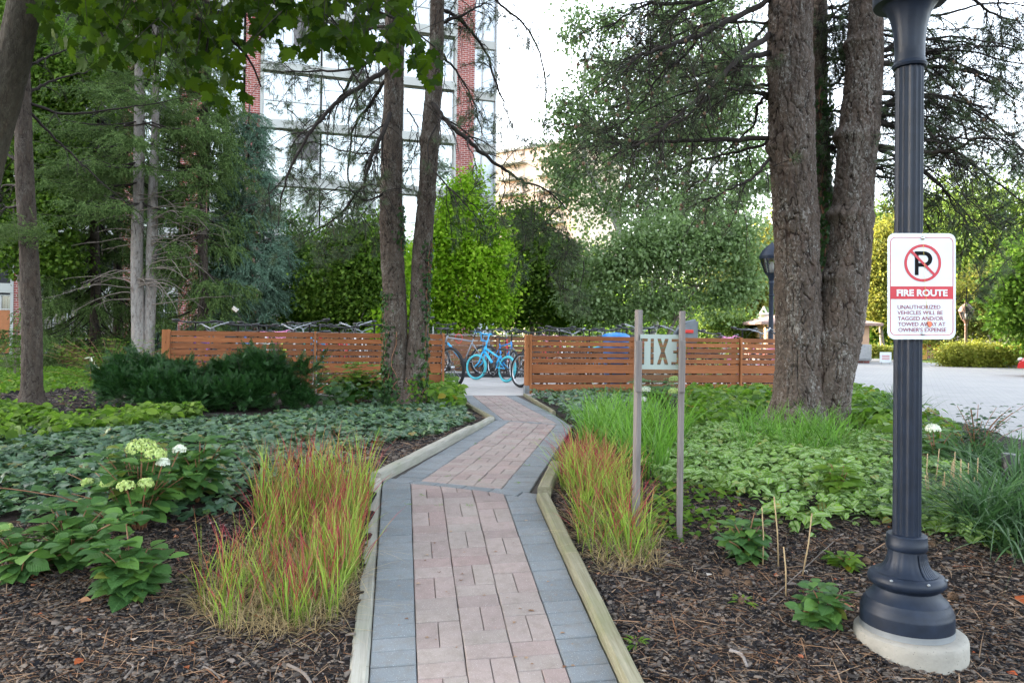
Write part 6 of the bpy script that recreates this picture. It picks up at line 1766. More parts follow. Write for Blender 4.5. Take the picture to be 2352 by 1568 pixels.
# ------------------------------------------------------------------ garden beds
def ground_leaves(name, label, cat, poly, n, tpl, size, mat, hgt, seed, kind='stuff', tilt=.45, world=False, lumps=.5, edge_fade=True, dir_=None, stack=1.0):
    rg = np.random.default_rng(seed); P = scatter(poly, n, rg, world)
    lump = (np.sin(P[:, 0] * 4.1 + np.sin(P[:, 1] * 3.3) * 1.5) * np.sin(P[:, 1] * 3.7 + 1.1 * np.sin(P[:, 0] * 2.7)) * .5 + .5)
    keep = rg.random(n) < np.clip(.15 + 1.1 * lump, 0, 1) if edge_fade else np.ones(n, bool)
    P, lump = P[keep], lump[keep]; n = len(P)
    P[:, 2] += hgt * (1 - lumps + lumps * lump) * (1 - rg.random(n) ** 2 * stack) + .005
    D = rg.normal(size=(n, 3)); D[:, 2] = -.25 + D[:, 2] * .25
    N = np.stack([rg.normal(size=n) * tilt, rg.normal(size=n) * tilt - .12, np.ones(n)], 1)
    o = leaves(name, tpl, P, D, N, np.clip(rg.gamma(7, 1 / 7.5, n), .35, 1.6) * size, M[mat]); tag(o, label, cat, None, kind); return o

ground_leaves('ivy_ground_cover', 'bluish green ivy carpet spreading left of the path', 'ivy', [(-30, 1010), (60, 985), (250, 985), (420, 968), (560, 960), (700, 945), (870, 930), (900, 905), (1000, 905), (1050, 935), (1085, 968), (1040, 990), (960, 1010), (840, 1030), (800, 1060), (640, 1110), (560, 1180), (420, 1205), (180, 1205), (60, 1200), (-30, 1190)], 23000, L_IVY, .066, 'ivy', .09, 101, tilt=.35)
ground_leaves('ivy_ground_cover', 'ivy and low leaves right of the path against the fence footing', 'ivy', [(1215, 905), (1250, 893), (1500, 897), (1560, 905), (1500, 960), (1400, 990), (1330, 985), (1300, 965), (1280, 940)], 4600, L_IVY, .07, 'ivy', .14, 102, tilt=.4)
ground_leaves('leafy_ground_cover', 'bright green jagged leaves along the brown soil at the left', 'ground cover', [(-40, 940), (40, 950), (130, 975), (330, 955), (430, 945), (470, 965), (300, 990), (60, 1015), (-40, 1030)], 3400, L_OVAL, .095, 'green', .20, 103, tilt=.6)
ground_leaves('leafy_ground_cover', 'low green weeds behind the slender spruce trunk', 'ground cover', [(-60, 855), (40, 850), (230, 850), (260, 900), (150, 892), (100, 905), (40, 900), (-60, 920)], 5000, L_OVAL, .09, 'lowgreen', .12, 104, tilt=.6)
ground_leaves('variegated_ground_cover', 'silver and green variegated leaves carpeting the bed below the forked pine', 'ground cover', [(1480, 1095), (1500, 1040), (1560, 1010), (1640, 985), (1770, 985), (1900, 1010), (2010, 1000), (2100, 1030), (2200, 1090), (2250, 1180), (2330, 1270), (2270, 1270), (2130, 1235), (2000, 1205), (1930, 1215), (1850, 1235), (1770, 1200), (1720, 1150), (1620, 1125), (1540, 1115)], 16500, L_OVAL, .062, 'lamium', .12, 105, tilt=.45)
ground_leaves('leafy_ground_cover', 'tall broad green leaves between the exit sign and the fence', 'ground cover', [(1560, 930), (1600, 905), (1770, 905), (1780, 950), (1740, 985), (1600, 1000), (1560, 980)], 3000, L_OVAL, .11, 'lowgreen', .26, 106, tilt=.5)
ground_leaves('leafy_ground_cover', 'green leaves at the driveway edge right of the forked pine', 'ground cover', [(1945, 900), (1985, 905), (2060, 945), (2140, 985), (2200, 1010), (2180, 1060), (2080, 1030), (1990, 1000), (1930, 985)], 3600, L_OVAL, .11, 'lowgreen', .28, 107, tilt=.5)
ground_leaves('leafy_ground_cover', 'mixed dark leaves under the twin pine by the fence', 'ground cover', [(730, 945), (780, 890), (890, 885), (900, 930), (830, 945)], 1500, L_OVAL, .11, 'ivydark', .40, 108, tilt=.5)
ground_leaves('leafy_ground_cover', 'pale edged leaves between the twin pine and the pad', 'ground cover', [(975, 935), (990, 880), (1035, 885), (1065, 935), (1040, 950)], 900, L_OVAL, .12, 'lowgreen', .30, 109, tilt=.5)
# sparse seedlings in the mulch near the exit sign
ground_leaves('weeds', 'scattered seedlings in the dark mulch under the exit sign', 'weeds', [(1500, 1110), (1700, 1140), (1720, 1220), (1560, 1250), (1480, 1230)], 420, L_OVAL, .05, 'lowgreen', .05, 110, tilt=.5)
ground_leaves('weeds', 'thin scatter of seedlings on the brown soil by the slender spruce', 'weeds', [(100, 890), (260, 890), (270, 960), (0, 950)], 260, L_OVAL, .05, 'lowgreen', .04, 111)

def blades(name, label, cat, poly, n, h0, h1, w, mat, seed, lean=.35, curve=.4, clump=None, kind='stuff', world=False, parent=None, pts=None, seg=5, hz=None, fold=0, dens=None):
    rg = np.random.default_rng(seed)
    if pts is None:
        if clump:
            c = scatter(poly, max(2, n // clump), rg, world); P = np.repeat(c, clump, 0); P[:, :2] += rg.normal(size=(len(P), 2)) * .022; P[:, 2] = gz(P[:, 0], P[:, 1])
        else: P = scatter(poly, n, rg, world)
    else: P = np.asarray(pts)
    if dens is not None: P = P[rg.random(len(P)) < dens(P)]
    n = len(P); H = rg.uniform(h0, h1, n)
    if hz is not None: H *= hz(P, rg)
    a = rg.uniform(0, 2 * PI, n); ln = np.abs(rg.normal(size=n)) * lean
    dv = np.stack([np.cos(a), np.sin(a)], 1); cv = rg.uniform(.2, 1.2, n) * curve
    f = a + PI / 2 + rg.normal(size=n) * .8; wv = np.stack([np.cos(f), np.sin(f)], 1) * (w * rg.uniform(.6, 1.2, n))[:, None]
    V = np.zeros((n, seg * 2 + 1, 3)); hh = np.zeros((n, seg * 2 + 1))
    for k in range(seg + 1):
        t = k / seg; off = dv * ((ln * t + cv * t * t * .6) * H)[:, None]
        z = P[:, 2] + H * (t - .30 * (cv + ln) * t * t) - .01
        c = P[:, :2] + off; wd = (1 - t) ** .55 * (.75 + .5 * t)
        if k < seg:
            V[:, 2 * k, :2] = c - wv * wd; V[:, 2 * k + 1, :2] = c + wv * wd; V[:, 2 * k, 2] = z; V[:, 2 * k + 1, 2] = z; hh[:, 2 * k:2 * k + 2] = t
        else: V[:, -1, :2] = c; V[:, -1, 2] = z; hh[:, -1] = 1
    T = []
    for k in range(seg - 1): T += [(2 * k, 2 * k + 1, 2 * k + 3), (2 * k, 2 * k + 3, 2 * k + 2)]
    T += [(2 * seg - 2, 2 * seg - 1, 2 * seg)]; T = np.array(T)
    TT = (T[None] + (np.arange(n) * (2 * seg + 1))[:, None, None]).reshape(-1, 3)
    o = build_np(name, V.reshape(-1, 3), TT, M[mat], parent, attr={'h': hh.ravel()})
    if parent is None: tag(o, label, cat, None, kind)
    return o
# Japanese blood grass
hzl = lambda P, rg: np.where(P[:, 1] > 4.3, 1.08, .86)
blades('blood_grass', 'red tipped lime green ornamental grass left of the nearest path stretch', 'grass', [(590, 1150), (700, 1130), (850, 1120), (830, 1250), (820, 1340), (760, 1440), (700, 1445), (600, 1440), (520, 1450), (440, 1400), (450, 1330), (560, 1280), (590, 1220)], 3300, .14, .50, .0034, 'blood', 201, .24, .35, 8, hz=hzl, dens=lambda P: np.where((P[:, 1] < 4.1) & (P[:, 0] < -1.0), .35, .85))
blades('blood_grass', 'red tipped ornamental grass right of the first bend in front of the exit sign', 'grass', [(1290, 1100), (1310, 1060), (1400, 1080), (1460, 1150), (1500, 1280), (1450, 1300), (1380, 1300), (1320, 1240)], 1600, .14, .46, .0036, 'blood', 202, .34, .5, 8)
blades('dry_grass_blades', 'dry tan blades around the foot of the red tipped grass at left', 'grass', [(440, 1400), (560, 1280), (830, 1200), (800, 1420), (700, 1470), (520, 1470)], 2800, .06, .20, .0020, 'straw', 203, .9, 1.2)
blades('dry_grass_blades', 'dry tan blades around the foot of the red tipped grass at right', 'grass', [(1300, 1180), (1500, 1200), (1520, 1310), (1380, 1320)], 1100, .05, .17, .0020, 'straw', 204, .9, 1.2)
blades('tall_grass', 'tall green grass blades behind the exit sign stakes', 'grass', [(1330, 1000), (1380, 975), (1560, 985), (1570, 1050), (1500, 1110), (1400, 1080), (1340, 1050)], 1150, .25, .70, .0068, 'grass', 205, .35, .6, 12)
blades('tall_grass', 'green grass tufts growing around the foot of the forked pine', 'grass', [(1680, 1010), (1770, 990), (1960, 985), (1990, 1010), (1930, 1050), (1780, 1060), (1700, 1050)], 1100, .15, .55, .0055, 'grass', 206, .5, .9, 11)
blades('strap_leaf_clump', 'dark arching strap leaves at the right edge before the driveway', 'grass', [(2180, 1200), (2240, 1160), (2360, 1150), (2400, 1260), (2360, 1290), (2260, 1260)], 620, .35, .62, .0085, 'lily', 207, .8, 1.5, 14, seg=7)
blades('strap_leaf_clump', 'dark strap leaves along the driveway beyond the navy lamp post', 'grass', [(2150, 1075), (2190, 1045), (2330, 1065), (2400, 1110), (2300, 1120), (2200, 1090)], 620, .25, .48, .0080, 'lily', 208, .8, 1.5, 14, seg=7)
blades('strap_leaf_clump', 'small arching grass clump at the driveway corner behind the forked pine', 'grass', [(2000, 950), (2060, 940), (2120, 990), (2040, 1000)], 260, .35, .6, .007, 'lily', 209, .6, 1.0, 12, seg=7)

# shrubs of leaves on stems
def leafy_plant(name, label, base, stems, size, mat, seed, tpl=L_OVAL, cat='plant', group=None, pairs=4, flowers=(), spreadz=.0, stemmat='stem'):
    """stems: (dx, dy, height).  pairs of opposite leaves up every stem, whorl on top"""
    rg = np.random.default_rng(seed); t = thing(name, label, cat, tuple(base), 0, group)
    b = np.array(base); P, D, N, S = [], [], [], []; mb = MB()
    for (dx, dy, h) in stems:
        top = b + np.array([dx, dy, h]); m_ = b + np.array([dx * .4, dy * .4, h * .6])
        pth = smooth_path([tuple(b + np.array([dx * .1, dy * .1, -.02])), tuple(m_), tuple(top)], 8)
        mb.tube(pth, [.0045 - .0003 * i for i in range(8)], 5)
        for k in range(pairs + 1):
            f = .35 + .65 * k / pairs; q = pth[min(7, int(f * 7))]; a0 = rg.uniform(0, PI) + k * PI / 2
            nn = 2 if k < pairs else 4
            for j in range(nn):
                a = a0 + j * 2 * PI / nn + rg.normal() * .2
                d = np.array([math.cos(a), math.sin(a), .02 - .25 * (1 - f) + (.25 if k == pairs else 0)])
                P.append(q + unit(d) * .02); D.append(d); N.append(np.array([rg.normal() * .2, rg.normal() * .2 - .1, 1])); S.append(size * (1.1 - .25 * (k == pairs)) * rg.uniform(.7, 1.15))
    mb.build('stems', M[stemmat], t, True)
    leaves('leaves', tpl, np.array(P), np.array(D), np.array(N), np.array(S), M[mat], t)
    for (fx, fy, fz, fr, kind) in flowers:
        c = np.array([fx, fy, fz]); n = int(260 * (fr / .08) ** 1.3) + 60; d = rdir(n, rg); d[:, 2] = np.abs(d[:, 2]) * 1.1 - .25; d = unit(d)
        p = c + d * fr * np.array([1, 1, .72]) * rg.uniform(.85, 1.05, (n, 1))
        leaves('flower_head', L_DIA, p, unit(np.cross(d, rdir(n, rg))), d + rg.normal(size=(n, 3)) * .3, rg.uniform(.012, .022, n), M['petalw' if kind == 'w' else 'petalg'], t)
        mb = MB(); mb.tube([tuple(b + (c - b) * np.array([.3, .3, .2])), tuple(c)], .0035, 5); mb.build('flower_stem', M['stem'], t)
    return t
def G(u, v): p = grd(u, v); return (p.x, p.y, p.z)
def stemset(n, r, h0, h1, seed, oval=1.0):
    rg = np.random.default_rng(seed); return [(rg.normal() * r, rg.normal() * r * oval, rg.uniform(h0, h1)) for _ in range(n)]
hb = G(320, 1215); Zh = hb[1]
fl = lambda u, v, Z, r, k: (*tuple(at(u, v, Z)), r / F * Z, k)
leafy_plant('hydrangea', 'tall hydrangea with the large green flower head in the ivy at left', hb, stemset(26, .27, .16, .46, 1, .7) , .115, 'hyd', 301,
            flowers=[fl(325, 1030, Zh, 32, 'g'), fl(357, 1045, Zh - .05, 24, 'g'), fl(290, 1117, Zh - .25, 19, 'g'), fl(335, 1110, Zh - .2, 17, 'g'), fl(247, 1110, Zh - .1, 15, 'g'), fl(202, 1108, Zh, 14, 'g'), fl(374, 1062, Zh - .1, 14, 'w'), fl(412, 1032, Zh + .1, 14, 'w')], cat='shrub')
leafy_plant('hydrangea', 'leafy hydrangea shoots right of the large green flower head', G(455, 1150), stemset(12, .16, .2, .42, 2, .7), .12, 'hyd', 302, cat='shrub')
leafy_plant('hydrangea', 'hydrangea clump at the left edge with one small green flower head', G(40, 1330), stemset(12, .13, .1, .26, 3, .8), .10, 'hyd', 303, flowers=[fl(14, 1213, G(40, 1330)[1] + .1, 14, 'g')], cat='shrub')
leafy_plant('hydrangea', 'dense low hydrangea clump near the left edge without flowers', G(165, 1300), stemset(18, .15, .12, .30, 4, .7), .11, 'hyd', 304, cat='shrub')
leafy_plant('hydrangea', 'bright hydrangea seedling on the mulch below the green flower heads', G(300, 1370), stemset(12, .09, .12, .34, 5, .8), .115, 'hyd', 305, cat='shrub')
leafy_plant('hydrangea', 'young hydrangea with dry sticks in front of the variegated leaves', G(1715, 1290), stemset(12, .08, .12, .27, 6, .8), .085, 'hyd', 306, cat='shrub')
leafy_plant('hydrangea', 'small hydrangea seedling just left of the navy lamp foot', G(1890, 1430), stemset(9, .06, .05, .17, 7, .8), .085, 'hyd', 307, cat='shrub')
leafy_plant('seedling', 'tiny three leaved seedling between the two young hydrangeas and lamp', G(1945, 1300), stemset(3, .04, .04, .11, 8, .8), .07, 'lowgreen', 308, cat='plant')
leafy_plant('hydrangea', 'leafy plant above the silver leaves left of the navy lamp post', G(1930, 1140), stemset(6, .08, .08, .2, 9, .8), .11, 'lowgreen', 309, cat='shrub')
Zf = 11.5
hb2 = G(1510, 935)
leafy_plant('hydrangea', 'white flowered hydrangea seen through the exit sign', hb2, stemset(24, .30, .15, .42, 10, .5), .13, 'hyd', 310, flowers=[fl(1549, 872, hb2[1] - .2, 13, 'g'), fl(1548, 899, hb2[1] - .5, 13, 'g'), fl(1483, 895, hb2[1] - .3, 12, 'w'), fl(1476, 918, hb2[1] - .5, 10, 'w')], cat='shrub')
hb3 = G(2150, 1075)
leafy_plant('hydrangea', 'hydrangea with one white flower head just right of the navy lamp post', hb3, stemset(14, .2, .12, .3, 11, .6), .10, 'hyd', 311, flowers=[fl(2143, 985, hb3[1], 16, 'w')], cat='shrub')
leafy_plant('shrub', 'fine leaved twiggy shrub beside the driveway right of the lamp', G(2240, 1060), stemset(22, .30, .25, .5, 12, .6), .05, 'ivydark', 312, pairs=7, cat='shrub')
leafy_plant('shrub', 'broad leaved shrub against the fence left of the twin pine', G(820, 925), stemset(30, .38, .3, .62, 13, .4), .14, 'green', 313, cat='shrub')
leafy_plant('sapling', 'slim grey stemmed sapling at the left edge beside the spruce trunk', G(33, 868), stemset(12, .32, .7, 1.7, 14, .6), .10, 'lowgreen', 314, pairs=9, cat='sapling', stemmat='twigg')
leafy_plant('shrub', 'yellow green rose shrub behind the left end of the yew', gb(250, 15.5), stemset(90, .75, .3, .95, 15, .5), .075, 'lowgreen', 315, pairs=7, cat='shrub')
leafy_plant('shrub', 'grey green patio bush in front of the vertical blinds', gb(150, 22), stemset(30, .7, .5, 1.2, 16, .5), .10, 'farg', 316, pairs=6, cat='shrub')
leafy_plant('shrub', 'variegated yellow shrub behind the handlebars over the left fence', gb(560, 22.5), stemset(60, .6, .9, 1.9, 17, .5), .10, 'hedge', 317, pairs=7, cat='shrub')
leafy_plant('seedling', 'rosette weed growing in the mulch right of the mossy timber', G(1462, 1480), [(0, 0, .012)] * 4, .05, 'lowgreen', 318, tpl=L_LONG, pairs=2)
leafy_plant('seedling', 'small rosette weed in the mulch below the young hydrangea', G(1705, 1388), [(0, 0, .02)] * 3, .05, 'lowgreen', 319, tpl=L_LONG, pairs=2)
rgp = np.random.default_rng(77)
# white lily flowers behind the yew
for k, (u, v) in enumerate([(208, 820), (218, 840)]):
    t_ = thing('lily_flower', ['upper white star shaped flower behind the yew', 'lower white star shaped flower behind the yew'][k], 'flower', tuple(at(u, v, 14.5)))
    c = np.array(at(u, v, 14.5)); d = unit(np.column_stack([rgp.normal(size=(9, 2)), rgp.normal(size=9) - .4]) * np.array([1, .5, 1]))
    leaves('petals', L_LONG, np.repeat(c[None], 9, 0), d, rdir(9, rgp), .11, M['petalw'], t_)
    mb = MB(); mb.tube([tuple(c), (c[0], c[1], .6)], .006, 5); mb.build('stem', M['stem'], t_)

# yew
yz = 10.2; yb = at(460, 960, 10.2); yb.z = gzf(yb.x, 10.2)
def yew(label, base, blobs, n, seed, shoots):
    rg = np.random.default_rng(seed); t = thing('yew_shrub', label, 'shrub', tuple(base))
    B = np.array([tuple(c) for c, _ in blobs]); Rr = np.array([r_ for _, r_ in blobs]); wv = Rr.prod(1) ** .67; wv /= wv.sum()
    idx = rg.choice(len(B), n, p=wv); d = rdir(n, rg); d[:, 2] = np.where(d[:, 2] < -.3, -d[:, 2], d[:, 2])
    P = B[idx] + d * Rr[idx] * (rg.uniform(.5, 1.12, (n, 1)))
    P[:, 2] = np.maximum(P[:, 2], base[2] + .03)
    D = unit(d * .8 + rg.normal(size=(n, 3)) * .5 + np.array([.12, 0, .35]))
    mb = MB()
    for (u, v, z_, u2, v2) in shoots:
        a, b = np.array(at(u, v, z_)), np.array(at(u2, v2, z_ - .1)); mb.tube([a, (a + b) / 2 + rg.normal(size=3) * .02, b], [.008, .006, .003], 5)
        for q in range(34):
            f = rg.random(); P = np.vstack([P, a + (b - a) * f + rg.normal(size=3) * .035]); D = np.vstack([D, unit(b - a) + rg.normal(size=3) * .7])
    for k in range(60):
        q = P[rg.integers(n)]; mb.tube([tuple(np.array(base) + rg.normal(size=3) * np.array([.5, .2, .02])), tuple((np.array(base) * .5 + q * .5) * np.array([1, 1, .9]) + rg.normal(size=3) * .06 + np.array([0, .12, 0])), tuple(q)], [.014, .009, .004], 4, cap=False)
    mb.build('branches', M['twig'], t, True)
    leaves('needles', T_FROND, P, D, unit(rg.normal(size=(len(P), 3)) * .6 + np.array([0, -.2, 1])), rg.uniform(.10, .19, len(P)), M['yew'], t)
yew('wide dark green yew spreading in front of the left fence', yb, BL(yz, (300, 905, 60, 50, -.1), (370, 915, 60, 50, -.3), (450, 925, 65, 42, -.3), (540, 920, 65, 45, -.2), (630, 915, 55, 48), (330, 868, 55, 36, .2), (400, 880, 50, 40, .2), (610, 868, 55, 42, .1), (500, 885, 55, 35, .2), (265, 885, 34, 40), (690, 930, 30, 28), (560, 850, 28, 28, .2), (300, 850, 30, 24, .3)), 6600, 401,
    [(600, 870, yz, 600, 812), (380, 870, yz, 365, 825), (425, 875, yz, 400, 840), (290, 860, yz, 255, 830), (250, 880, yz, 215, 850), (580, 860, yz, 620, 820), (670, 870, yz, 725, 845), (610, 850, yz, 575, 805), (700, 900, yz, 740, 870), (500, 880, yz, 530, 838), (640, 880, yz, 690, 835), (560, 870, yz, 545, 825), (665, 890, yz, 745, 822), (450, 880, yz, 480, 835), (520, 860, yz, 500, 830), (690, 860, yz, 700, 830), (640, 850, yz, 640, 812), (410, 860, yz, 440, 838), (330, 840, yz, 310, 815)])
mb = MB()
for (u, v) in [(655, 930)]: pass

# ------------------------------------------------------------------ mulch chips, needles, litter
RPATH = [tuple(p) for p in PL] 
def litter(name, label, cat, poly, n, seed, kind, size, mat):
    rg = np.random.default_rng(seed); P = scatter(poly, n, rg); P = P[~inside_path(P[:, 0], P[:, 1], .1)]
    n = len(P); P[:, 2] += rg.uniform(.0, .010, n)
    a = rg.uniform(0, 2 * PI, n) ; d = np.stack([np.cos(a), np.sin(a), rg.normal(size=n) * .13], 1)
    nn = np.stack([rg.normal(size=n) * .28, rg.normal(size=n) * .28, np.ones(n)], 1)
    if kind == 'chip':
        tp = [mk([(-w, 0, 0), (w * .8, .03, .02), (w, .5, .06), (w * .5, 1, .0), (-w * .6, .95, .03), (-w * 1.1, .45, .05), (-w, 0, -.12), (w, 0, -.12), (w * .5, 1, -.12), (-w * .6, 1, -.12)],
                 [(0, 1, 2), (0, 2, 5), (5, 2, 3), (5, 3, 4), (0, 6, 7), (0, 7, 1), (1, 7, 8), (1, 8, 2), (2, 8, 3), (4, 9, 6), (4, 6, 0)]) for w in (.12, .2, .3)]
    elif kind == 'needle':
        tp = [mk([(-.012, 0, 0), (.012, 0, 0), (.011 + b * .5, .5, .02), (-.011 + b * .5, .5, .02), (b, 1, 0)], [(0, 1, 2), (0, 2, 3), (3, 2, 4)]) for b in (-.12, .04, .16)]
    else: tp = [L_DIA, L_OVAL]
    sz = rg.gamma(4, .25, n) * size
    o = leaves(name, tp, P, d, nn, sz, M[mat]); tag(o, label, cat, None, 'stuff'); return o
ML = [(-80, 1620), (-80, 1290), (60, 1190), (330, 1200), (560, 1180), (620, 1110), (830, 1060), (870, 1100), (850, 1200), (835, 1400), (790, 1620)]
MR = [(1240, 1140), (1290, 1080), (1400, 1100), (1560, 1110), (1720, 1150), (1850, 1220), (2000, 1190), (2150, 1220), (2420, 1280), (2420, 1640), (1480, 1640), (1390, 1400)]
MC = [(780, 1060), (880, 1020), (1000, 985), (1090, 950), (1130, 950), (1050, 990), (860, 1090)]
MF = [(-60, 960), (-60, 890), (100, 880), (290, 880), (300, 960), (120, 985)]
litter('mulch_chips', 'dark shredded bark mulch left of the path', 'mulch', ML, 38000, 1, 'chip', .0165, 'chip')
litter('mulch_chips', 'dark shredded bark mulch right of the path around the lamp', 'mulch', MR, 44000, 2, 'chip', .0165, 'chip')
litter('mulch_chips', 'strip of bark mulch between the ivy and the long timber', 'mulch', MC, 5000, 3, 'chip', .025, 'chip')
litter('mulch_chips', 'brown bark soil around the slender spruce', 'mulch', MF, 2500, 4, 'chip', .05, 'chip')
litter('pine_needles', 'fallen brown pine needles left of the path', 'needles', ML, 11000, 5, 'needle', .075, 'needle')
litter('pine_needles', 'fallen brown pine needles right of the path', 'needles', MR, 14000, 6, 'needle', .075, 'needle')
litter('pine_needles', 'fallen needles between the ivy and the long timber', 'needles', MC, 1500, 7, 'needle', .10, 'needle')
litter('pine_needles', 'fallen needles on the brown soil by the slender spruce', 'needles', MF, 700, 8, 'needle', .12, 'needle')
litter('leaf_litter', 'bits of pale and rusty litter on the left mulch', 'litter', ML, 260, 9, 'leaf', .022, 'litter')
litter('leaf_litter', 'bits of pale and rusty litter on the right mulch', 'litter', MR, 300, 10, 'leaf', .022, 'litter')
litter('dead_leaves', 'fallen brick coloured leaves on the left mulch', 'leaves', ML, 34, 12, 'leaf', .045, 'redleaf')
litter('dead_leaves', 'fallen brick coloured leaves on the right mulch', 'leaves', MR, 34, 13, 'leaf', .045, 'redleaf')

def stick(u0, v0, u1, v1, r, label, mat='twigg', name='fallen_stick', bend=.02):
    a, b = grd(u0, v0), grd(u1, v1); a.z += r; b.z += r; m_ = (a + b) / 2 + Vector((bend, bend, .006))
    t_ = MB(); t_.tube(smooth_path([tuple(a), tuple(m_), tuple(b)], 9), [r * (1 - .3 * i / 8) for i in range(9)], 7)
    o = t_.build(name, M[mat], None, True); tag(o, label, 'stick'); return o
stick(1676, 1497, 1716, 1535, .0085, 'short pale peeled stick on the mulch right of the path', 'straw' if False else 'oldwood')
stick(455, 1530, 505, 1560, .005, 'twisty grey twig at the bottom edge left of the path', bend=.006)
stick(285, 1562, 292, 1524, .006, 'short twig standing at the bottom edge of the left mulch')
stick(660, 1530, 720, 1585, .008, 'forked root like twig near the left timber', bend=.012)
stick(1925, 1235, 1700, 1440, .003, 'long thin stalk lying in the mulch before the lamp')
# stalks sticking up
def stalks(lst, label, group):
    for k, (u, v, u2, v2, lab) in enumerate(lst):
        a = grd(u, v); b = at(u2, v2, a.y + .02); t_ = MB(); t_.tube([tuple(a), tuple((a + b) / 2 + Vector((.006, 0, 0))), tuple(b)], [.0042, .0036, .0032], 6)
        o = t_.build('dry_stalk', M['straw'] if False else M['stalk'], None, True); tag(o, lab, 'stalk', group)
M['stalk'] = plain('dry_stalk_tan', c3(.36, .26, .14), .8, var=.2, sc=30)
stalks([(1805, 1372, 1800, 1255, 'dry stalk left of the small hydrangea seedling, standing straight'), (1843, 1322, 1865, 1178, 'tall tilted dry stalk right of the young hydrangea'), (1788, 1302, 1778, 1140, 'long upright dry stalk among the young hydrangea leaves'), (1752, 1300, 1750, 1165, 'thin dry stalk with a bent tip by the young hydrangea')], '', 'dry stalks around the young hydrangea')
grp = 'dry stalks beside the navy lamp post'
ss = []
for k in range(14):
    u = 2118 + k * 9 + rgp.uniform(-4, 4); v = 1150 + rgp.uniform(-20, 15)
    ss.append((u, v, u + rgp.uniform(-6, 14), v - rgp.uniform(60, 118), 'one of the cut tan stalks standing in the leaves right of the navy lamp post'))
stalks(ss, '', grp)
# pine cones
def cone(u, v, s, label):
    p = grd(u, v); t_ = MB(); rgc = random.Random(int(u))
    Mx = Matrix.Translation(p + Vector((0, 0, s * .7))) @ Matrix.Rotation(rgc.uniform(0, 6), 4, 'Z') @ Matrix.Rotation(R(70), 4, 'X')
    t_.M = Mx; t_.lathe([(.003, -s), (s * .5, -s * .7), (s * .62, -.1 * s), (s * .4, .6 * s), (.003, s)], 10)
    for i in range(8):
        z = -s * .9 + 1.7 * s * i / 8; r = s * .66 * math.sin(PI * min(.98, (i + 1.3) / 9)) ** .6
        for k in range(8):
            a = 2 * PI * (k + .5 * (i % 2)) / 8; c = Vector((r * math.cos(a), r * math.sin(a), z)); u_ = Vector((-math.sin(a), math.cos(a), 0)); o = Vector((math.cos(a), math.sin(a), .35)) * s * .35
            t_._add([c - u_ * s * .2, c + u_ * s * .2, c + o + u_ * s * .12, c + o - u_ * s * .12, c + o * .8 - Vector((0, 0, s * .1))], [(0, 1, 2, 3), (0, 3, 4), (1, 4, 2)])
    o = t_.build('pine_cone', M['cone']); tag(o, label, 'pine cone', 'pine cones on the mulch')
for (u, v, s, l) in [(1598, 1240, .018, 'pine cone beside the right exit sign stake'), (1668, 1320, .022, 'pine cone at the left foot of the young hydrangea'), (1720, 1346, .020, 'dark pine cone below the young hydrangea'), (2188, 1378, .026, 'open pine cone right beside the lamp base'), (1975, 1262, .020, 'pine cone between the tiny seedling and the lamp'), (1990, 1295, .022, 'pine cone close to the left of the lamp collar'), (2140, 1255, .020, 'pine cone behind the lamp collar on the right'), (1703, 1385, .018, 'grey pine cone near the rosette weed')]: cone(u, v, s, l)
# small weeds in the paver joints
P = []
for (u, v) in [(1040, 1300), (1107, 1437), (1137, 1400), (1148, 1343), (1208, 1280), (1182, 1235), (1150, 1395), (1316, 1340), (1352, 1548), (1077, 1163), (1010, 1163), (998, 1213), (970, 1140), (1100, 1105), (1190, 1110), (1060, 1260), (1130, 970), (1160, 1000), (1240, 1010), (1210, 1070), (1100, 1055), (1275, 990), (1030, 1095), (935, 1160), (1180, 1030), (1150, 930), (1215, 930), (1090, 1020), (1250, 960), (1130, 1465)]:
    q = onz(u, v, .5); 
    for _ in range(3): q = onz(u, v, float(zpath(q.y)))
    for _ in range(9): P.append((q.x + rgp.normal() * .008, q.y + rgp.normal() * .008, q.z + .003 + rgp.uniform(0, .006)))
P = np.array(P); D = rgp.normal(size=P.shape); D[:, 2] = .25
o = leaves('joint_weeds', L_LONG, P, D, np.tile([0, 0, 1.0], (len(P), 1)) + rgp.normal(size=P.shape) * .3, rgp.uniform(.014, .03, len(P)), M['lowgreen']); tag(o, 'tiny green weeds sprouting from the joints of the brick path', 'weeds', None, 'stuff')
rg9 = np.random.default_rng(8); PP = scatter([(900, 1560), (900, 1180), (1200, 1170), (1380, 1560)], 90, rg9); PP[:, 2] = zpath(PP[:, 1]) + .003
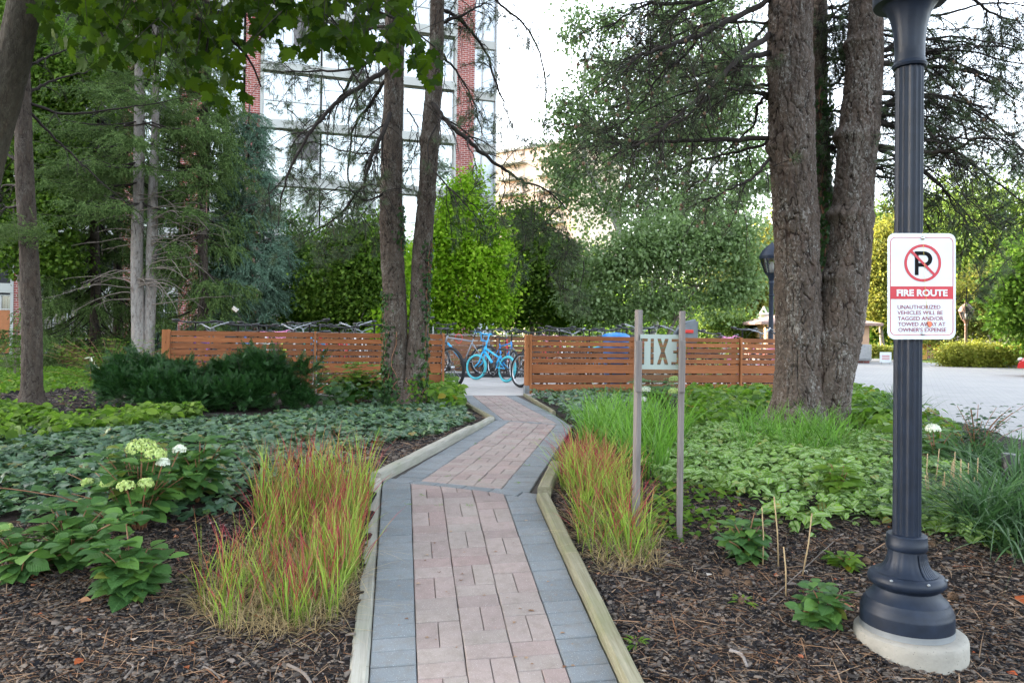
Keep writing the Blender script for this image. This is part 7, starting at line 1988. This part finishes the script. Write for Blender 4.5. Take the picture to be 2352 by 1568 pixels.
o = leaves('path_litter', [mk([(-.012, 0, 0), (.012, 0, 0), (.02, .5, .02), (-.004, .5, .02), (.05, 1, 0)], [(0, 1, 2), (0, 2, 3), (3, 2, 4)]), L_DIA], PP, np.column_stack([rg9.normal(size=(90, 2)), np.zeros(90)]), np.tile([0, 0, 1.], (90, 1)), rg9.uniform(.008, .03, 90), M['needle']); tag(o, 'stray needles and crumbs lying on the brick path', 'litter', None, 'stuff')
sl = thing('garden_spotlight', 'small black garden spotlight in the strap leaves at the right edge', 'spotlight', G(2318, 1120))
m = MB(); c = Vector(G(2318, 1120)); m.tube([c + Vector((0, 0, .02)), c + Vector((0, 0, .12)), c + Vector((.0, -.01, .24))], [.035, .05, .055], 16); m.tube([c - Vector((0, 0, .05)), c + Vector((0, 0, .04))], .012, 8); m.build('housing', M['black'], sl, True)
# patio things by the building
pc = thing('patio_chair', 'rounded grey patio chair on the terrace left of the pale spruces', 'chair', gb(236, 25.5))
m = MB(); m.box((0, 0, .42), (.6, .55, .12), .05); m.box((0, .25, .75), (.6, .12, .65), .05)
for sx in (-1, 1): m.box((sx * .3, 0, .55), (.08, .5, .35), .03)
m.build('seat', plain('chair_cushion', c3(.2, .17, .15), .8), pc, world=False)
m = MB()
for sx in (-1, 1):
    for sy in (-1, 1): m.tube([(sx * .26, sy * .22, 0), (sx * .26, sy * .22, .4)], .02, 6)
m.build('legs', M['black'], pc, world=False)
pf = thing('plant_stand', 'dark iron plant stand with pots before the vertical blinds', 'plant stand', gb(118, 25))
m = MB()
for x in np.linspace(-.8, .8, 5): m.tube([(x, 0, 0), (x, 0, 1.5)], .018, 6)
for z in (.3, .8, 1.3): m.box((0, 0, z), (1.7, .25, .03))
m.build('shelf_frame', M['black'], pf, world=False)
m = MB()
for x in (-.6, 0, .6):
    for z in (.32, .82): m.lathe([(.08, z), (.11, z + .2), (.10, z + .2), (.02, z + .18)], 12, (x, 0, 0))
m.build('pots', plain('grey_pot', c3(.2, .22, .25), .7), pf, world=False)
# leaves hiding the horizon gap at far left of the patio
